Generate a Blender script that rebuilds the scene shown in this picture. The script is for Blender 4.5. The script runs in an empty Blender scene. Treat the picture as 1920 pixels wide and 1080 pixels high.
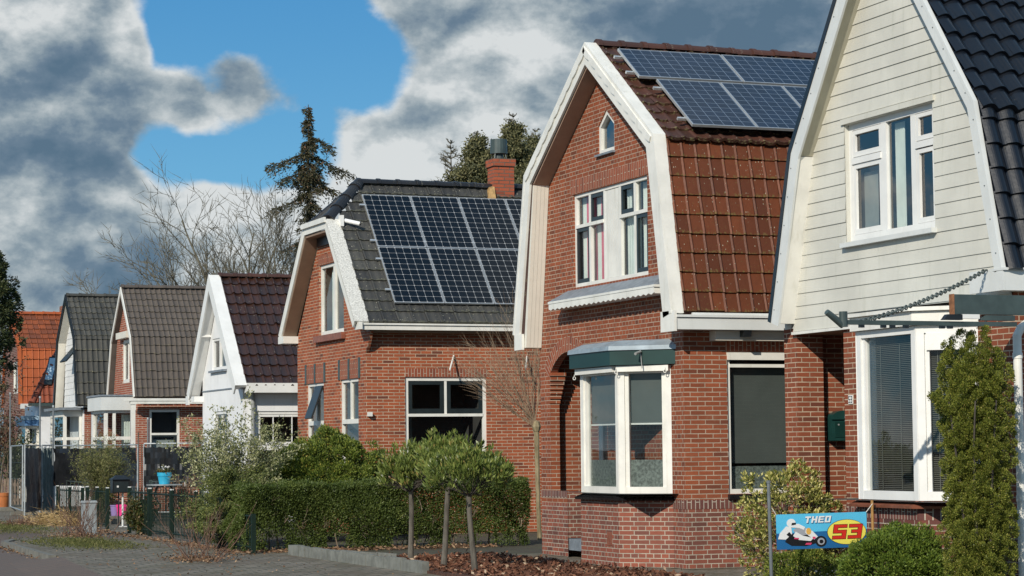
import bpy, math, random
import numpy as np
from mathutils import Vector, Matrix
from mathutils.geometry import tessellate_polygon
R = math.radians
sc = bpy.context.scene
col = sc.collection

# ---------------------------------------------------------------- camera
# x: away from the street into the plots, y: along the street away from us, z up
CAM_Z = 1.61
RIGHT = Vector((0.93225109, -0.3616799, -0.0097748))
UPV = Vector((-0.01659121, -0.06972143, 0.99742852))
BACK = Vector((-0.36143136, -0.92969165, -0.07099858))
F = 4267.0
cam = bpy.data.objects.new('camera', bpy.data.cameras.new('camera'))
col.objects.link(cam)
m = Matrix.Identity(4)
for i in range(3):
    m[i][0], m[i][1], m[i][2] = RIGHT[i], UPV[i], BACK[i]
m[2][3] = CAM_Z
cam.matrix_world = m
cam.data.lens = 80.0
cam.data.sensor_width = 36.0
cam.data.clip_start = 0.5
cam.data.clip_end = 5000
sc.camera = cam

# ---------------------------------------------------------------- sky, sun, exposure
SUN_TRAVEL = Vector((1.0, 1.0, -0.80)).normalized()
SUN_EL = math.asin(-SUN_TRAVEL.z)
SUN_AZ = math.atan2(-SUN_TRAVEL.x, -SUN_TRAVEL.y)
sun = bpy.data.objects.new('sun', bpy.data.lights.new('sun', 'SUN'))
col.objects.link(sun)
sun.data.energy = 4.1
sun.data.angle = R(0.5)
sun.data.color = (1.0, 0.92, 0.80)
sun.rotation_euler = SUN_TRAVEL.to_track_quat('-Z', 'Y').to_euler()
sun.location = (0, 0, 40)
sc.view_settings.view_transform = 'Standard'
sc.view_settings.look = 'None'
sc.view_settings.exposure = 0.0
sc.view_settings.gamma = 1.0
sc.view_settings.use_curve_mapping = False
sc.cycles.max_bounces = 6
sc.cycles.diffuse_bounces = 3
sc.cycles.glossy_bounces = 3
sc.cycles.transmission_bounces = 4
sc.cycles.transparent_max_bounces = 12
sc.cycles.use_denoising = True


def photo_dir(u, v):
    return (RIGHT * (u - 960) + UPV * (540 - v) - BACK * F)


class NT:
    """small helper to write node trees"""
    def __init__(s, tree):
        s.t = tree; tree.nodes.clear()

    def n(s, kind, **kw):
        nd = s.t.nodes.new(kind)
        for k, v in kw.items():
            setattr(nd, k, v)
        return nd

    def link(s, a, b):
        s.t.links.new(a, b)

    def put(s, val, sock):
        if hasattr(val, 'is_output'):
            s.t.links.new(val, sock)
        else:
            if sock.type == 'RGBA' and len(val) == 3:
                val = (*val, 1)
            sock.default_value = val

    def math(s, op, a, b=0.5, c=None, clamp=False):
        nd = s.n('ShaderNodeMath', operation=op, use_clamp=clamp)
        s.put(a, nd.inputs[0]); s.put(b, nd.inputs[1])
        if c is not None: s.put(c, nd.inputs[2])
        return nd.outputs[0]

    def vmath(s, op, a, b=(0, 0, 0), out=0):
        nd = s.n('ShaderNodeVectorMath', operation=op)
        s.put(a, nd.inputs[0]); s.put(b, nd.inputs[1])
        return nd.outputs[out]

    def mix(s, fac, a, b, mode='MIX'):
        nd = s.n('ShaderNodeMix', data_type='RGBA', blend_type=mode)
        nd.clamp_factor = True
        s.put(fac, nd.inputs[0]); s.put(a, nd.inputs[6]); s.put(b, nd.inputs[7])
        return nd.outputs[2]

    def noise(s, vec, scale, detail=3, rough=.55, dist=0.0, out=0):
        nd = s.n('ShaderNodeTexNoise')
        if vec is not None: s.put(vec, nd.inputs['Vector'])
        nd.inputs['Scale'].default_value = scale; nd.inputs['Detail'].default_value = detail
        nd.inputs['Roughness'].default_value = rough; nd.inputs['Distortion'].default_value = dist
        return nd.outputs[out]

    def ramp(s, fac, lo, hi, a=0.0, b=1.0, smooth=True):
        nd = s.n('ShaderNodeMapRange', interpolation_type='SMOOTHSTEP' if smooth else 'LINEAR')
        s.put(fac, nd.inputs[0])
        for i, v in enumerate((lo, hi, a, b)):
            s.put(v, nd.inputs[i + 1])
        return nd.outputs[0]


def build_world():
    w = bpy.data.worlds.new('World'); sc.world = w; w.use_nodes = True
    T = NT(w.node_tree)
    out = T.n('ShaderNodeOutputWorld'); bg = T.n('ShaderNodeBackground')
    T.link(bg.outputs[0], out.inputs[0])
    sky = T.n('ShaderNodeTexSky', sky_type='NISHITA')
    sky.sun_disc = False; sky.sun_elevation = SUN_EL; sky.sun_rotation = SUN_AZ
    sky.air_density = 1.0; sky.dust_density = 0.2; sky.ozone_density = 3.0
    d = T.vmath('NORMALIZE', T.n('ShaderNodeTexCoord').outputs['Generated'])
    strength = 0.10
    zc = T.n('ShaderNodeSeparateXYZ'); T.link(d, zc.inputs[0])
    deep = T.mix(T.ramp(zc.outputs[2], .07, .22), (1.75, 4.4, 6.6), (.74, 2.85, 5.6))
    clear = T.mix(.75, T.mix(1.0, sky.outputs[0], (0.40, 0.80, 1.05), 'MULTIPLY'), deep)

    def scaled(v, k):
        o = T.vmath('SCALE', v); o.node.inputs['Scale'].default_value = k; return o
    # clouds: fractal noise in direction space, gathered into the banks the photo shows
    warp = T.vmath('SUBTRACT', T.noise(d, 12.0, 3, .5, out=1), (.5, .5, .5))
    dw = T.vmath('NORMALIZE', T.vmath('ADD', d, scaled(warp, .028)))
    flat = T.vmath('MULTIPLY', d, (1.0, 1.0, 1.45))
    n1 = T.noise(flat, 13.0, 12, .585)
    n2 = T.noise(T.vmath('ADD', flat, (3.1, 1.7, .4)), 30.0, 9, .58)
    soft = T.noise(T.vmath('ADD', flat, (1.1, 4.2, 2.4)), 10.0, 4, .5)

    def bank(lst):
        tot = None
        for u, v, rad, wt in lst:
            c = photo_dir(u, v).normalized()
            dot = T.vmath('DOT_PRODUCT', dw, tuple(c), out=1)
            g = T.ramp(dot, math.cos(math.atan(rad / F)), 1.0, 0.0, wt)
            tot = g if tot is None else T.math('ADD', tot, g)
        return tot
    cover = bank(COVER)
    dens = T.math('ADD', T.math('ADD', T.math('MULTIPLY', T.math('SUBTRACT', n1, .5), 1.6), T.math('MULTIPLY', T.math('SUBTRACT', n2, .5), .75)), cover)
    far = T.ramp(T.vmath('DOT_PRODUCT', d, tuple((-BACK).normalized()), out=1), .80, .96, 0.16, 0.0)
    dens = T.math('ADD', dens, far)
    alpha = T.ramp(dens, .03, .42)
    alpha = T.math('MULTIPLY', alpha, .97)
    tone = bank(TONE)
    up = T.vmath('ADD', flat, (-.006, -.005, .011))
    relief = T.math('SUBTRACT', n1, T.noise(up, 13.0, 7, .585))
    shade = T.math('ADD', T.math('ADD', T.math('MULTIPLY', relief, 3.2), T.math('MULTIPLY', T.math('SUBTRACT', n2, .5), .55)), T.math('ADD', T.math('MULTIPLY', tone, .70), T.math('MULTIPLY', T.math('SUBTRACT', soft, .5), .5)))
    # thin cloud edges are brighter than thick middles
    thin = T.ramp(dens, .12, .75, .16, -.10)
    shade = T.math('ADD', T.math('ADD', shade, thin), .65)
    cr = T.n('ShaderNodeValToRGB')
    e = cr.color_ramp.elements
    e[0].position = 0; e[0].color = (.100, .165, .235, 1)
    e[1].position = 1; e[1].color = (.70, .725, .725, 1)
    for p, c in ((.28, (.150, .215, .285)), (.52, (.275, .340, .385)), (.76, (.47, .52, .54))):
        k = e.new(p); k.color = (*c, 1)
    T.link(shade, cr.inputs[0])
    c = T.mix(alpha, clear, scaled(cr.outputs[0], 1.0 / strength))
    T.link(c, bg.inputs[0]); bg.inputs[1].default_value = strength


# cloud banks as (u, v, radius, weight): where cloud gathers, and how light or dark it is there
COVER = [(40, 60, 300, .55), (80, 230, 280, .50), (-40, 350, 320, .42), (190, 80, 110, .20), (255, 75, 60, .24),
         (140, 390, 170, .26), (60, 580, 330, .55), (330, 560, 270, .50), (400, 430, 150, .34), (300, 400, 120, .26), (520, 580, 300, .44), (560, 450, 120, .12),
         (400, 175, 120, .52), (490, 150, 100, .46), (330, 195, 80, .3),
         (740, 260, 190, .50), (960, 220, 250, .60), (690, 400, 220, .36), (880, 350, 240, .4), (1040, 150, 170, .40), (640, 220, 90, .14),
         (960, 40, 220, .42), (800, 5, 150, .34), (1200, 60, 400, .62), (1560, 60, 460, .62), (690, 640, 430, .36), (1500, 350, 500, .4),
         (430, 60, 190, -.42), (590, 60, 170, -.36), (320, 290, 110, -.40), (470, 280, 120, -.36), (690, 110, 110, -.34), (840, 110, 80, -.26), (580, 290, 90, -.26), (340, 80, 90, -.2), (620, 400, 90, -.15)]
TONE = [(130, 250, 220, -.32), (170, 150, 140, -.16), (-20, 330, 200, -.10), (170, 480, 200, -.28), (60, 480, 110, -.2), (340, 510, 120, -.10), (130, 340, 100, -.22),
        (1250, 60, 430, -.20), (1540, 130, 390, -.20), (1130, 110, 170, -.10), (720, 20, 170, -.12), (450, 170, 160, -.10), (860, 40, 120, -.08), (240, 560, 120, -.16),
        (40, 20, 150, .22), (250, 80, 80, .34), (215, 140, 70, .18), (40, 215, 110, .26), (150, 200, 70, .20), (20, 400, 110, .34), (60, 580, 150, .26),
        (400, 330, 170, .30), (330, 390, 120, .20), (430, 470, 180, .24), (620, 320, 140, .16),
        (760, 220, 200, .24), (980, 190, 210, .30), (900, 260, 160, .14), (690, 380, 210, .16), (980, 75, 110, .22), (1050, 160, 110, .16)]


build_world()

# ---------------------------------------------------------------- points read off the photo on real planes
def _ray(u, v):
    return photo_dir(u, v) / F


def fx(X, u, v):
    d = _ray(u, v); t = X / d.x
    return (t * d.y, CAM_Z + t * d.z)


def fy(Y, u, v):
    d = _ray(u, v); t = Y / d.y
    return (t * d.x, CAM_Z + t * d.z)


def fz(u, v, z=0.0):
    d = _ray(u, v); t = (z - CAM_Z) / d.z
    return (t * d.x, t * d.y)


# ---------------------------------------------------------------- object helpers
def tag(o, label=None, cat=None, group=None, kind=None):
    if label: o['label'] = label
    if cat: o['category'] = cat
    if group: o['group'] = group
    if kind: o['kind'] = kind
    return o


def thing(name, label, cat, loc=(0, 0, 0), group=None):
    o = bpy.data.objects.new(name, None); col.objects.link(o)
    o.location = loc; o.empty_display_size = .3
    return tag(o, label, cat, group)


class Fr:
    """local frame on a wall: s along the wall to the viewer's right, h up, d outwards"""
    def __init__(s, o, t):
        s.o = Vector(o); s.t = Vector(t).normalized(); s.n = s.t.cross(Vector((0, 0, 1)))

    def p(s, a, h, d=0.0):
        return s.o + s.t * a + Vector((0, 0, h)) + s.n * d


class MB:
    def __init__(s):
        s.v = []; s.f = []; s.uv = []

    def face(s, pts, uv=None):
        pts = [Vector(p) for p in pts]
        b = len(s.v)
        s.v += [tuple(p) for p in pts]
        s.f.append(tuple(range(b, b + len(pts))))
        if uv is None:
            n = (pts[1] - pts[0]).cross(pts[2] - pts[0])
            ax, ay, az = abs(n.x), abs(n.y), abs(n.z)
            if az > ax and az > ay: uv = [(p.x, p.y) for p in pts]
            elif ax > ay: uv = [(-p.y, p.z) for p in pts]
            else: uv = [(p.x, p.z) for p in pts]
        s.uv.append(uv)

    def hexa(s, c):
        """c: 8 corners, bottom ring 0-3 then top ring 4-7"""
        for q in ((0, 3, 2, 1), (4, 5, 6, 7), (0, 1, 5, 4), (1, 2, 6, 5), (2, 3, 7, 6), (3, 0, 4, 7)):
            s.face([c[i] for i in q])
        return s

    def box(s, x0, x1, y0, y1, z0, z1):
        return s.hexa([(x0, y0, z0), (x1, y0, z0), (x1, y1, z0), (x0, y1, z0), (x0, y0, z1), (x1, y0, z1), (x1, y1, z1), (x0, y1, z1)])

    def lbox(s, fr, a0, a1, h0, h1, d0, d1):
        return s.hexa([fr.p(a0, h0, d1), fr.p(a1, h0, d1), fr.p(a1, h0, d0), fr.p(a0, h0, d0),
                       fr.p(a0, h1, d1), fr.p(a1, h1, d1), fr.p(a1, h1, d0), fr.p(a0, h1, d0)])

    def prism(s, pts, fn, d0, d1):
        """closed outline pts [(a,b)] swept from fn(a,b,d0) to fn(a,b,d1)"""
        n = len(pts)
        A = [Vector(fn(a, b, d0)) for a, b in pts]; B = [Vector(fn(a, b, d1)) for a, b in pts]
        tris = tessellate_polygon([[Vector((a, b, 0)) for a, b in pts]])
        for t in tris:
            s.face([A[i] for i in t]); s.face([B[i] for i in reversed(t)])
        for i in range(n):
            j = (i + 1) % n
            s.face([A[i], A[j], B[j], B[i]])
        return s

    def tube(s, pts, r, n=8, cap=True):
        pts = [Vector(p) for p in pts]
        rs = r if isinstance(r, (list, tuple)) else [r] * len(pts)
        rings = []
        ref = None
        for i, p in enumerate(pts):
            if i == 0: d = pts[1] - p
            elif i == len(pts) - 1: d = p - pts[i - 1]
            else: d = (pts[i + 1] - p).normalized() + (p - pts[i - 1]).normalized()
            d.normalize()
            if ref is None:
                ref = Vector((0, 0, 1)) if abs(d.z) < .9 else Vector((1, 0, 0))
            u = d.cross(ref).normalized(); w = u.cross(d)
            ref = w
            rings.append([p + (u * math.cos(k * 2 * math.pi / n) + w * math.sin(k * 2 * math.pi / n)) * rs[i] for k in range(n)])
        L = 0
        for i in range(len(rings) - 1):
            L2 = L + (pts[i + 1] - pts[i]).length
            for k in range(n):
                k2 = (k + 1) % n
                s.face([rings[i][k], rings[i][k2], rings[i + 1][k2], rings[i + 1][k]],
                       [(k / n, L), ((k + 1) / n, L), ((k + 1) / n, L2), (k / n, L2)])
            L = L2
        if cap:
            s.face(list(reversed(rings[0]))); s.face(rings[-1])
        return s

    def lathe(s, prof, c, n=16):
        """prof [(r,z)]"""
        c = Vector(c)
        for i in range(len(prof) - 1):
            (r0, z0), (r1, z1) = prof[i], prof[i + 1]
            for k in range(n):
                a, b = k * 2 * math.pi / n, (k + 1) * 2 * math.pi / n
                q = [c + Vector((r0 * math.cos(a), r0 * math.sin(a), z0)), c + Vector((r0 * math.cos(b), r0 * math.sin(b), z0)),
                     c + Vector((r1 * math.cos(b), r1 * math.sin(b), z1)), c + Vector((r1 * math.cos(a), r1 * math.sin(a), z1))]
                if r0 < 1e-5: q = [q[0], q[2], q[3]]
                elif r1 < 1e-5: q = q[:3]
                s.face(q)
        return s

    def build(s, name, mat, parent=None, smooth=False, merge=False):
        me = bpy.data.meshes.new(name)
        me.from_pydata(s.v, [], s.f)
        ul = me.uv_layers.new(name='UVMap')
        flat = [c for fuv in s.uv for p in fuv for c in p]
        ul.data.foreach_set('uv', flat)
        me.materials.append(mat)
        if merge:
            import bmesh
            bm = bmesh.new(); bm.from_mesh(me)
            bmesh.ops.remove_doubles(bm, verts=bm.verts, dist=1e-4)
            bmesh.ops.recalc_face_normals(bm, faces=bm.faces)
            bm.to_mesh(me); bm.free()
        if smooth:
            me.polygons.foreach_set('use_smooth', [True] * len(me.polygons))
        me.update()
        o = bpy.data.objects.new(name, me); col.objects.link(o)
        if parent is not None: attach(o, parent)
        return o


def world_loc(p):
    v = Vector((0, 0, 0))
    while p is not None:
        v += p.location; p = p.parent
    return v


def attach(o, parent):
    o.parent = parent
    o.location = Vector(o.location) - world_loc(parent)


def raw_mesh(name, V, faces_n, mat, parent=None, uv=None, smooth=False):
    """V (n*k,3) array: n separate faces of k corners each"""
    k = faces_n
    n = len(V) // k
    me = bpy.data.meshes.new(name)
    me.vertices.add(n * k); me.vertices.foreach_set('co', np.asarray(V, np.float32).ravel())
    me.loops.add(n * k); me.loops.foreach_set('vertex_index', np.arange(n * k, dtype=np.int32))
    me.polygons.add(n); me.polygons.foreach_set('loop_start', np.arange(0, n * k, k, dtype=np.int32))
    me.polygons.foreach_set('loop_total', np.full(n, k, np.int32))
    if uv is not None:
        ul = me.uv_layers.new(name='UVMap'); ul.data.foreach_set('uv', np.asarray(uv, np.float32).ravel())
    me.materials.append(mat)
    if smooth: me.polygons.foreach_set('use_smooth', [True] * n)
    me.update(calc_edges=True); me.validate()
    o = bpy.data.objects.new(name, me); col.objects.link(o)
    if parent is not None: attach(o, parent)
    return o


def copy_tree(o, parent=None):
    c = o.copy(); col.objects.link(c)
    if parent is not None:
        c.parent = parent
    for ch in list(o.children):
        copy_tree(ch, c)
    return c


# ---------------------------------------------------------------- materials
def new_mat(name):
    mt = bpy.data.materials.new(name); mt.use_nodes = True
    T = NT(mt.node_tree)
    out = T.n('ShaderNodeOutputMaterial'); b = T.n('ShaderNodeBsdfPrincipled')
    T.link(b.outputs[0], out.inputs[0])
    return mt, T, b, out


def plain(name, c, rough=.6, var=.12, scale=6.0, metal=0.0, bump=0.0, streak=0.0, spec=.5, dirt=None):
    mt, T, b, out = new_mat(name)
    tc = T.n('ShaderNodeTexCoord').outputs['Object']
    nz = T.noise(tc, scale, 5, .6)
    lo = tuple(x * (1 - var) for x in c); hi = tuple(min(1, x * (1 + var)) for x in c)
    cc = T.mix(T.ramp(nz, .3, .7), lo, hi)
    if streak:
        sv = T.vmath('MULTIPLY', tc, (9, 9, .8))
        s2 = T.ramp(T.noise(sv, 1.0, 4, .65), .52, .78, 0, streak)
        cc = T.mix(s2, cc, dirt or tuple(x * .45 for x in c))
    T.link(cc, b.inputs['Base Color'])
    b.inputs['Roughness'].default_value = rough; b.inputs['Metallic'].default_value = metal
    b.inputs['Specular IOR Level'].default_value = spec
    if bump:
        bp = T.n('ShaderNodeBump'); bp.inputs['Strength'].default_value = bump; bp.inputs['Distance'].default_value = .01
        T.link(T.noise(tc, scale * 6, 4), bp.inputs['Height']); T.link(bp.outputs[0], b.inputs['Normal'])
    return mt


def brick(name, c1, c2, mortar, bw=.222, rh=.0622, ms=.0062, squash=1.0, dark=.35, rot=False, grime=.5, darkc=(.045, .03, .03)):
    mt, T, b, out = new_mat(name)
    uv = T.n('ShaderNodeUVMap').outputs[0]
    if rot:
        mp = T.n('ShaderNodeMapping'); mp.inputs['Rotation'].default_value = (0, 0, R(90)); T.link(uv, mp.inputs[0]); vec = mp.outputs[0]
    else: vec = uv
    # slightly wavy joints
    wob = T.vmath('SCALE', T.vmath('SUBTRACT', T.noise(uv, 9.0, 2, .5, out=1), (.5, .5, .5)))
    wob.node.inputs['Scale'].default_value = .006
    vec = T.vmath('ADD', vec, wob)
    bt = T.n('ShaderNodeTexBrick'); T.link(vec, bt.inputs['Vector'])
    bt.offset = .5; bt.squash = squash; bt.squash_frequency = 2
    bt.inputs['Scale'].default_value = 1.0; bt.inputs['Mortar Size'].default_value = ms; bt.inputs['Mortar Smooth'].default_value = .15
    bt.inputs['Brick Width'].default_value = bw; bt.inputs['Row Height'].default_value = rh; bt.inputs['Bias'].default_value = 0
    for k, cc in (('Color1', (0, 0, 0)), ('Color2', (1, 1, 1)), ('Mortar', (.5, .5, .5))):
        bt.inputs[k].default_value = (*cc, 1)
    rnd = bt.outputs['Color']; fac = bt.outputs['Fac']
    sep = T.n('ShaderNodeSeparateColor'); T.link(rnd, sep.inputs[0]); r0 = sep.outputs[0]
    bc = T.mix(r0, c1, c2)
    dk = T.ramp(r0, .86, .97, 0, dark)
    bc = T.mix(dk, bc, darkc)
    nz = T.noise(uv, 26.0, 4, .65)
    bc = T.mix(T.ramp(nz, .35, .75, 0, .35), bc, tuple(x * .55 for x in c1))
    big = T.noise(uv, .9, 4, .6)
    bc = T.mix(T.ramp(big, .45, .72, 0, .55 * grime), bc, (.12, .055, .04))
    bc = T.mix(T.ramp(T.noise(uv, 2.3, 5, .65), .58, .74, 0, .22), bc, (.40, .24, .16))
    bc = T.mix(T.ramp(T.noise(T.vmath('MULTIPLY', uv, (3.0, .5, 1)), 1.0, 5, .7), .56, .72, 0, .35 * grime), bc, (.085, .045, .038))
    mc = T.mix(T.ramp(T.noise(uv, 4.0, 4, .6), .35, .70), mortar, tuple(x * .62 for x in mortar))
    c = T.mix(fac, bc, mc)
    T.link(c, b.inputs['Base Color']); b.inputs['Roughness'].default_value = .82
    b.inputs['Specular IOR Level'].default_value = .25
    bp = T.n('ShaderNodeBump'); bp.inputs['Strength'].default_value = .6; bp.inputs['Distance'].default_value = .006
    hgt = T.math('SUBTRACT', T.math('MULTIPLY', nz, .35), fac)
    T.link(hgt, bp.inputs['Height']); T.link(bp.outputs[0], b.inputs['Normal'])
    return mt


def tile_mat(name, c1, c2, rough=.6, moss=0.0, mossc=(.30, .27, .12), spots=0.0, spec=.5, coat=0.0):
    """UV = (column, row) in tiles"""
    mt, T, b, out = new_mat(name)
    uv = T.n('ShaderNodeUVMap').outputs[0]
    fl = T.vmath('FLOOR', uv)
    wn = T.n('ShaderNodeTexWhiteNoise', noise_dimensions='2D'); T.link(fl, wn.inputs['Vector'])
    c = T.mix(wn.outputs[0], c1, c2)
    nz = T.noise(uv, 3.0, 6, .7)
    c = T.mix(T.ramp(nz, .4, .75, 0, .45), c, tuple(x * .5 for x in c1))
    rr = T.math('ADD', rough, T.math('MULTIPLY', T.math('SUBTRACT', nz, .5), .25))
    if moss:
        fr = T.vmath('FRACTION', uv); sp = T.n('ShaderNodeSeparateXYZ'); T.link(fr, sp.inputs[0])
        edge = T.ramp(sp.outputs[1], .22, .0, 0, .13)
        mz = T.math('ADD', T.noise(uv, 5.0, 6, .72), edge)
        mk = T.ramp(mz, .64 - .1 * moss, .74 - .1 * moss, 0, .75)
        c = T.mix(mk, c, mossc); rr = T.math('ADD', rr, T.math('MULTIPLY', mk, .3))
    if spots:
        vo = T.n('ShaderNodeTexVoronoi', voronoi_dimensions='2D'); T.link(uv, vo.inputs['Vector']); vo.inputs['Scale'].default_value = 5.0
        sepc = T.n('ShaderNodeSeparateColor'); T.link(vo.outputs['Color'], sepc.inputs[0])
        lim = T.math('MULTIPLY', sepc.outputs[0], .16)
        on = T.math('MULTIPLY', T.math('LESS_THAN', vo.outputs['Distance'], lim), T.math('GREATER_THAN', sepc.outputs[1], 1 - spots))
        c = T.mix(T.math('MULTIPLY', on, .75), c, (.50, .48, .36)); rr = T.math('ADD', rr, T.math('MULTIPLY', on, .3))
    T.link(c, b.inputs['Base Color']); T.link(rr, b.inputs['Roughness'])
    b.inputs['Specular IOR Level'].default_value = spec
    if coat:
        b.inputs['Coat Weight'].default_value = coat; b.inputs['Coat Roughness'].default_value = .07
    bp = T.n('ShaderNodeBump'); bp.inputs['Strength'].default_value = .25; bp.inputs['Distance'].default_value = .01
    T.link(T.noise(uv, 9.0, 4, .6), bp.inputs['Height']); T.link(bp.outputs[0], b.inputs['Normal'])
    return mt


def glass_mat(name, tint=(.86, .90, .90), boost=1.25, dirt=.0):
    mt, T, b, out = new_mat(name)
    T.t.nodes.remove(b)
    tr = T.n('ShaderNodeBsdfTransparent'); T.put(tint, tr.inputs[0])
    gl = T.n('ShaderNodeBsdfGlossy'); gl.inputs['Roughness'].default_value = .012
    tc = T.n('ShaderNodeTexCoord').outputs['Object']
    bp = T.n('ShaderNodeBump'); bp.inputs['Strength'].default_value = .05; bp.inputs['Distance'].default_value = .02
    T.link(T.noise(tc, 1.6, 2), bp.inputs['Height']); T.link(bp.outputs[0], gl.inputs['Normal'])
    fr = T.n('ShaderNodeFresnel')
    geo = T.n('ShaderNodeNewGeometry')      # a pane is one sheet: treat both of its sides as entering glass
    T.link(T.math('SUBTRACT', 1.5, T.math('MULTIPLY', geo.outputs['Backfacing'], 1.5 - 1 / 1.5)), fr.inputs[0])
    f = T.math('MULTIPLY', fr.outputs[0], boost, clamp=True)
    mx = T.n('ShaderNodeMixShader'); T.link(f, mx.inputs[0]); T.link(tr.outputs[0], mx.inputs[1]); T.link(gl.outputs[0], mx.inputs[2])
    last = mx.outputs[0]
    if dirt:
        df = T.n('ShaderNodeBsdfDiffuse'); T.put((.55, .58, .56), df.inputs[0])
        m2 = T.n('ShaderNodeMixShader')
        T.link(T.ramp(T.noise(tc, 7, 5, .65), .3, .8, dirt * .4, dirt), m2.inputs[0]); T.link(last, m2.inputs[1]); T.link(df.outputs[0], m2.inputs[2]); last = m2.outputs[0]
    T.link(last, out.inputs[0])
    return mt


def leaf_mat(name, stops, rough=.55, trans=.25, spec=.35):
    """UV.x holds one random number per leaf, UV.y a second one"""
    mt, T, b, out = new_mat(name)
    uv = T.n('ShaderNodeUVMap').outputs[0]
    sp = T.n('ShaderNodeSeparateXYZ'); T.link(uv, sp.inputs[0])
    cr = T.n('ShaderNodeValToRGB'); e = cr.color_ramp.elements
    e[0].position, e[0].color = stops[0][0], (*stops[0][1], 1)
    e[1].position, e[1].color = stops[-1][0], (*stops[-1][1], 1)
    for p, c in stops[1:-1]:
        k = e.new(p); k.color = (*c, 1)
    T.link(sp.outputs[0], cr.inputs[0])
    T.link(cr.outputs[0], b.inputs['Base Color']); b.inputs['Roughness'].default_value = rough
    b.inputs['Specular IOR Level'].default_value = spec
    if trans:
        tl = T.n('ShaderNodeBsdfTranslucent'); T.link(T.mix(.5, cr.outputs[0], (.18, .26, .03)), tl.inputs[0])
        mx = T.n('ShaderNodeMixShader'); mx.inputs[0].default_value = trans
        T.link(b.outputs[0], mx.inputs[1]); T.link(tl.outputs[0], mx.inputs[2]); T.link(mx.outputs[0], out.inputs[0])
    return mt


def bark_mat(name, c1, c2, rough=.85):
    mt, T, b, out = new_mat(name)
    tc = T.n('ShaderNodeTexCoord').outputs['Object']
    nz = T.noise(T.vmath('MULTIPLY', tc, (14, 14, 4)), 1.0, 5, .65)
    T.link(T.mix(T.ramp(nz, .35, .7), c1, c2), b.inputs['Base Color']); b.inputs['Roughness'].default_value = rough
    bp = T.n('ShaderNodeBump'); bp.inputs['Strength'].default_value = .5; bp.inputs['Distance'].default_value = .01
    T.link(nz, bp.inputs['Height']); T.link(bp.outputs[0], b.inputs['Normal'])
    return mt


M = {}
MORT = (.47, .37, .28)
M['brick_b_front'] = brick('red brick cross bond', (.325, .090, .040), (.215, .062, .030), MORT, squash=.5, ms=.0058)
M['brick_b_side'] = brick('red brick stretcher bond', (.335, .094, .042), (.23, .066, .031), MORT)
M['brick_c'] = brick('orange red brick', (.40, .104, .043), (.265, .070, .032), (.54, .42, .30), dark=.55)
M['brick_a'] = brick('dark red brick', (.30, .084, .040), (.20, .058, .030), (.55, .43, .31))
M['brick_a_low'] = brick('dark plinth brick', (.20, .060, .045), (.10, .050, .045), (.48, .42, .34), dark=.8)
M['brick_b_low'] = brick('weathered plinth brick', (.30, .092, .058), (.17, .070, .055), (.46, .41, .33), squash=.5)
M['brick_e'] = brick('plain red brick', (.36, .10, .055), (.26, .07, .04), (.60, .50, .40))
M['soldier'] = brick('brick on end', (.34, .095, .048), (.25, .066, .036), MORT, rot=True)
M['soldier_low'] = brick('dark brick on end', (.20, .070, .055), (.13, .055, .05), (.50, .44, .36), rot=True)
M['chimney_brick'] = brick('chimney brick', (.42, .105, .05), (.33, .085, .045), (.17, .12, .09), rh=.075, bw=.24, ms=.009)
M['white'] = plain('white gloss paint', (.76, .75, .69), .42, .07, 3.0, streak=.42, dirt=(.46, .45, .35))
M['white_cool'] = plain('cool white panel', (.66, .68, .66), .45, .05, 2.0, streak=.18, dirt=(.45, .46, .43))
M['white_clean'] = plain('white pvc', (.78, .78, .75), .38, .05, 3.0, streak=.22, dirt=(.52, .52, .45))
M['cream'] = plain('cream boarding', (.72, .69, .60), .5, .05, 3.0, streak=.12, dirt=(.52, .48, .38))
M['render'] = plain('white render', (.78, .79, .79), .8, .06, 1.4, bump=.15, streak=.28, dirt=(.50, .51, .50))
M['clap'] = plain('painted boarding', (.62, .61, .54), .55, .08, 1.3, streak=.45, dirt=(.42, .43, .35))
M['clap_far'] = plain('white boarding', (.72, .73, .72), .5, .05, 2.0)
M['speckle'] = plain('peeling barge paint', (.60, .59, .54), .6, .28, 38.0)
M['soffit'] = plain('brown soffit board', (.25, .17, .115), .6, .10, 3.0)
M['soffit_light'] = plain('tan soffit board', (.32, .215, .155), .6, .08, 3.0)
M['soffit_olive'] = plain('olive grey soffit', (.46, .44, .34), .6, .08, 3.0)
M['black'] = plain('black paint', (.012, .014, .016), .35, .2, 5.0)
M['dkgreen'] = plain('dark green paint', (.012, .050, .045), .3, .15, 5.0)
M['green_fascia'] = plain('green fascia', (.007, .036, .031), .4, .15, 3.0)
M['sash'] = plain('anthracite sash', (.018, .026, .028), .35, .15, 5.0)
M['zinc'] = plain('zinc sheet', (.30, .36, .40), .45, .18, 4.0, metal=.2)
M['steel'] = plain('galvanised steel', (.38, .41, .42), .45, .15, 9.0, metal=.5)
M['steel_dark'] = plain('dull steel', (.16, .18, .19), .5, .15, 9.0, metal=.3)
M['fence_green'] = plain('green coated steel', (.008, .020, .014), .65, .2, 7.0, spec=.2)
M['slate_paint'] = plain('slate grey paint', (.050, .072, .070), .45, .2, 4.0)
M['blacktile_sill'] = plain('black glazed sill', (.014, .014, .016), .18, .3, 12.0)
M['redtile_sill'] = plain('red sill tile', (.24, .085, .05), .45, .2, 12.0)
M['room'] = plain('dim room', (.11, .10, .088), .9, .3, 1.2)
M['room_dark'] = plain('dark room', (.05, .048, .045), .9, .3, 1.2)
M['curtain'] = plain('pale curtain', (.66, .70, .64), .8, .08, 3.0)
M['curtain_grey'] = plain('grey net curtain', (.30, .32, .30), .8, .1, 3.0)
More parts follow.
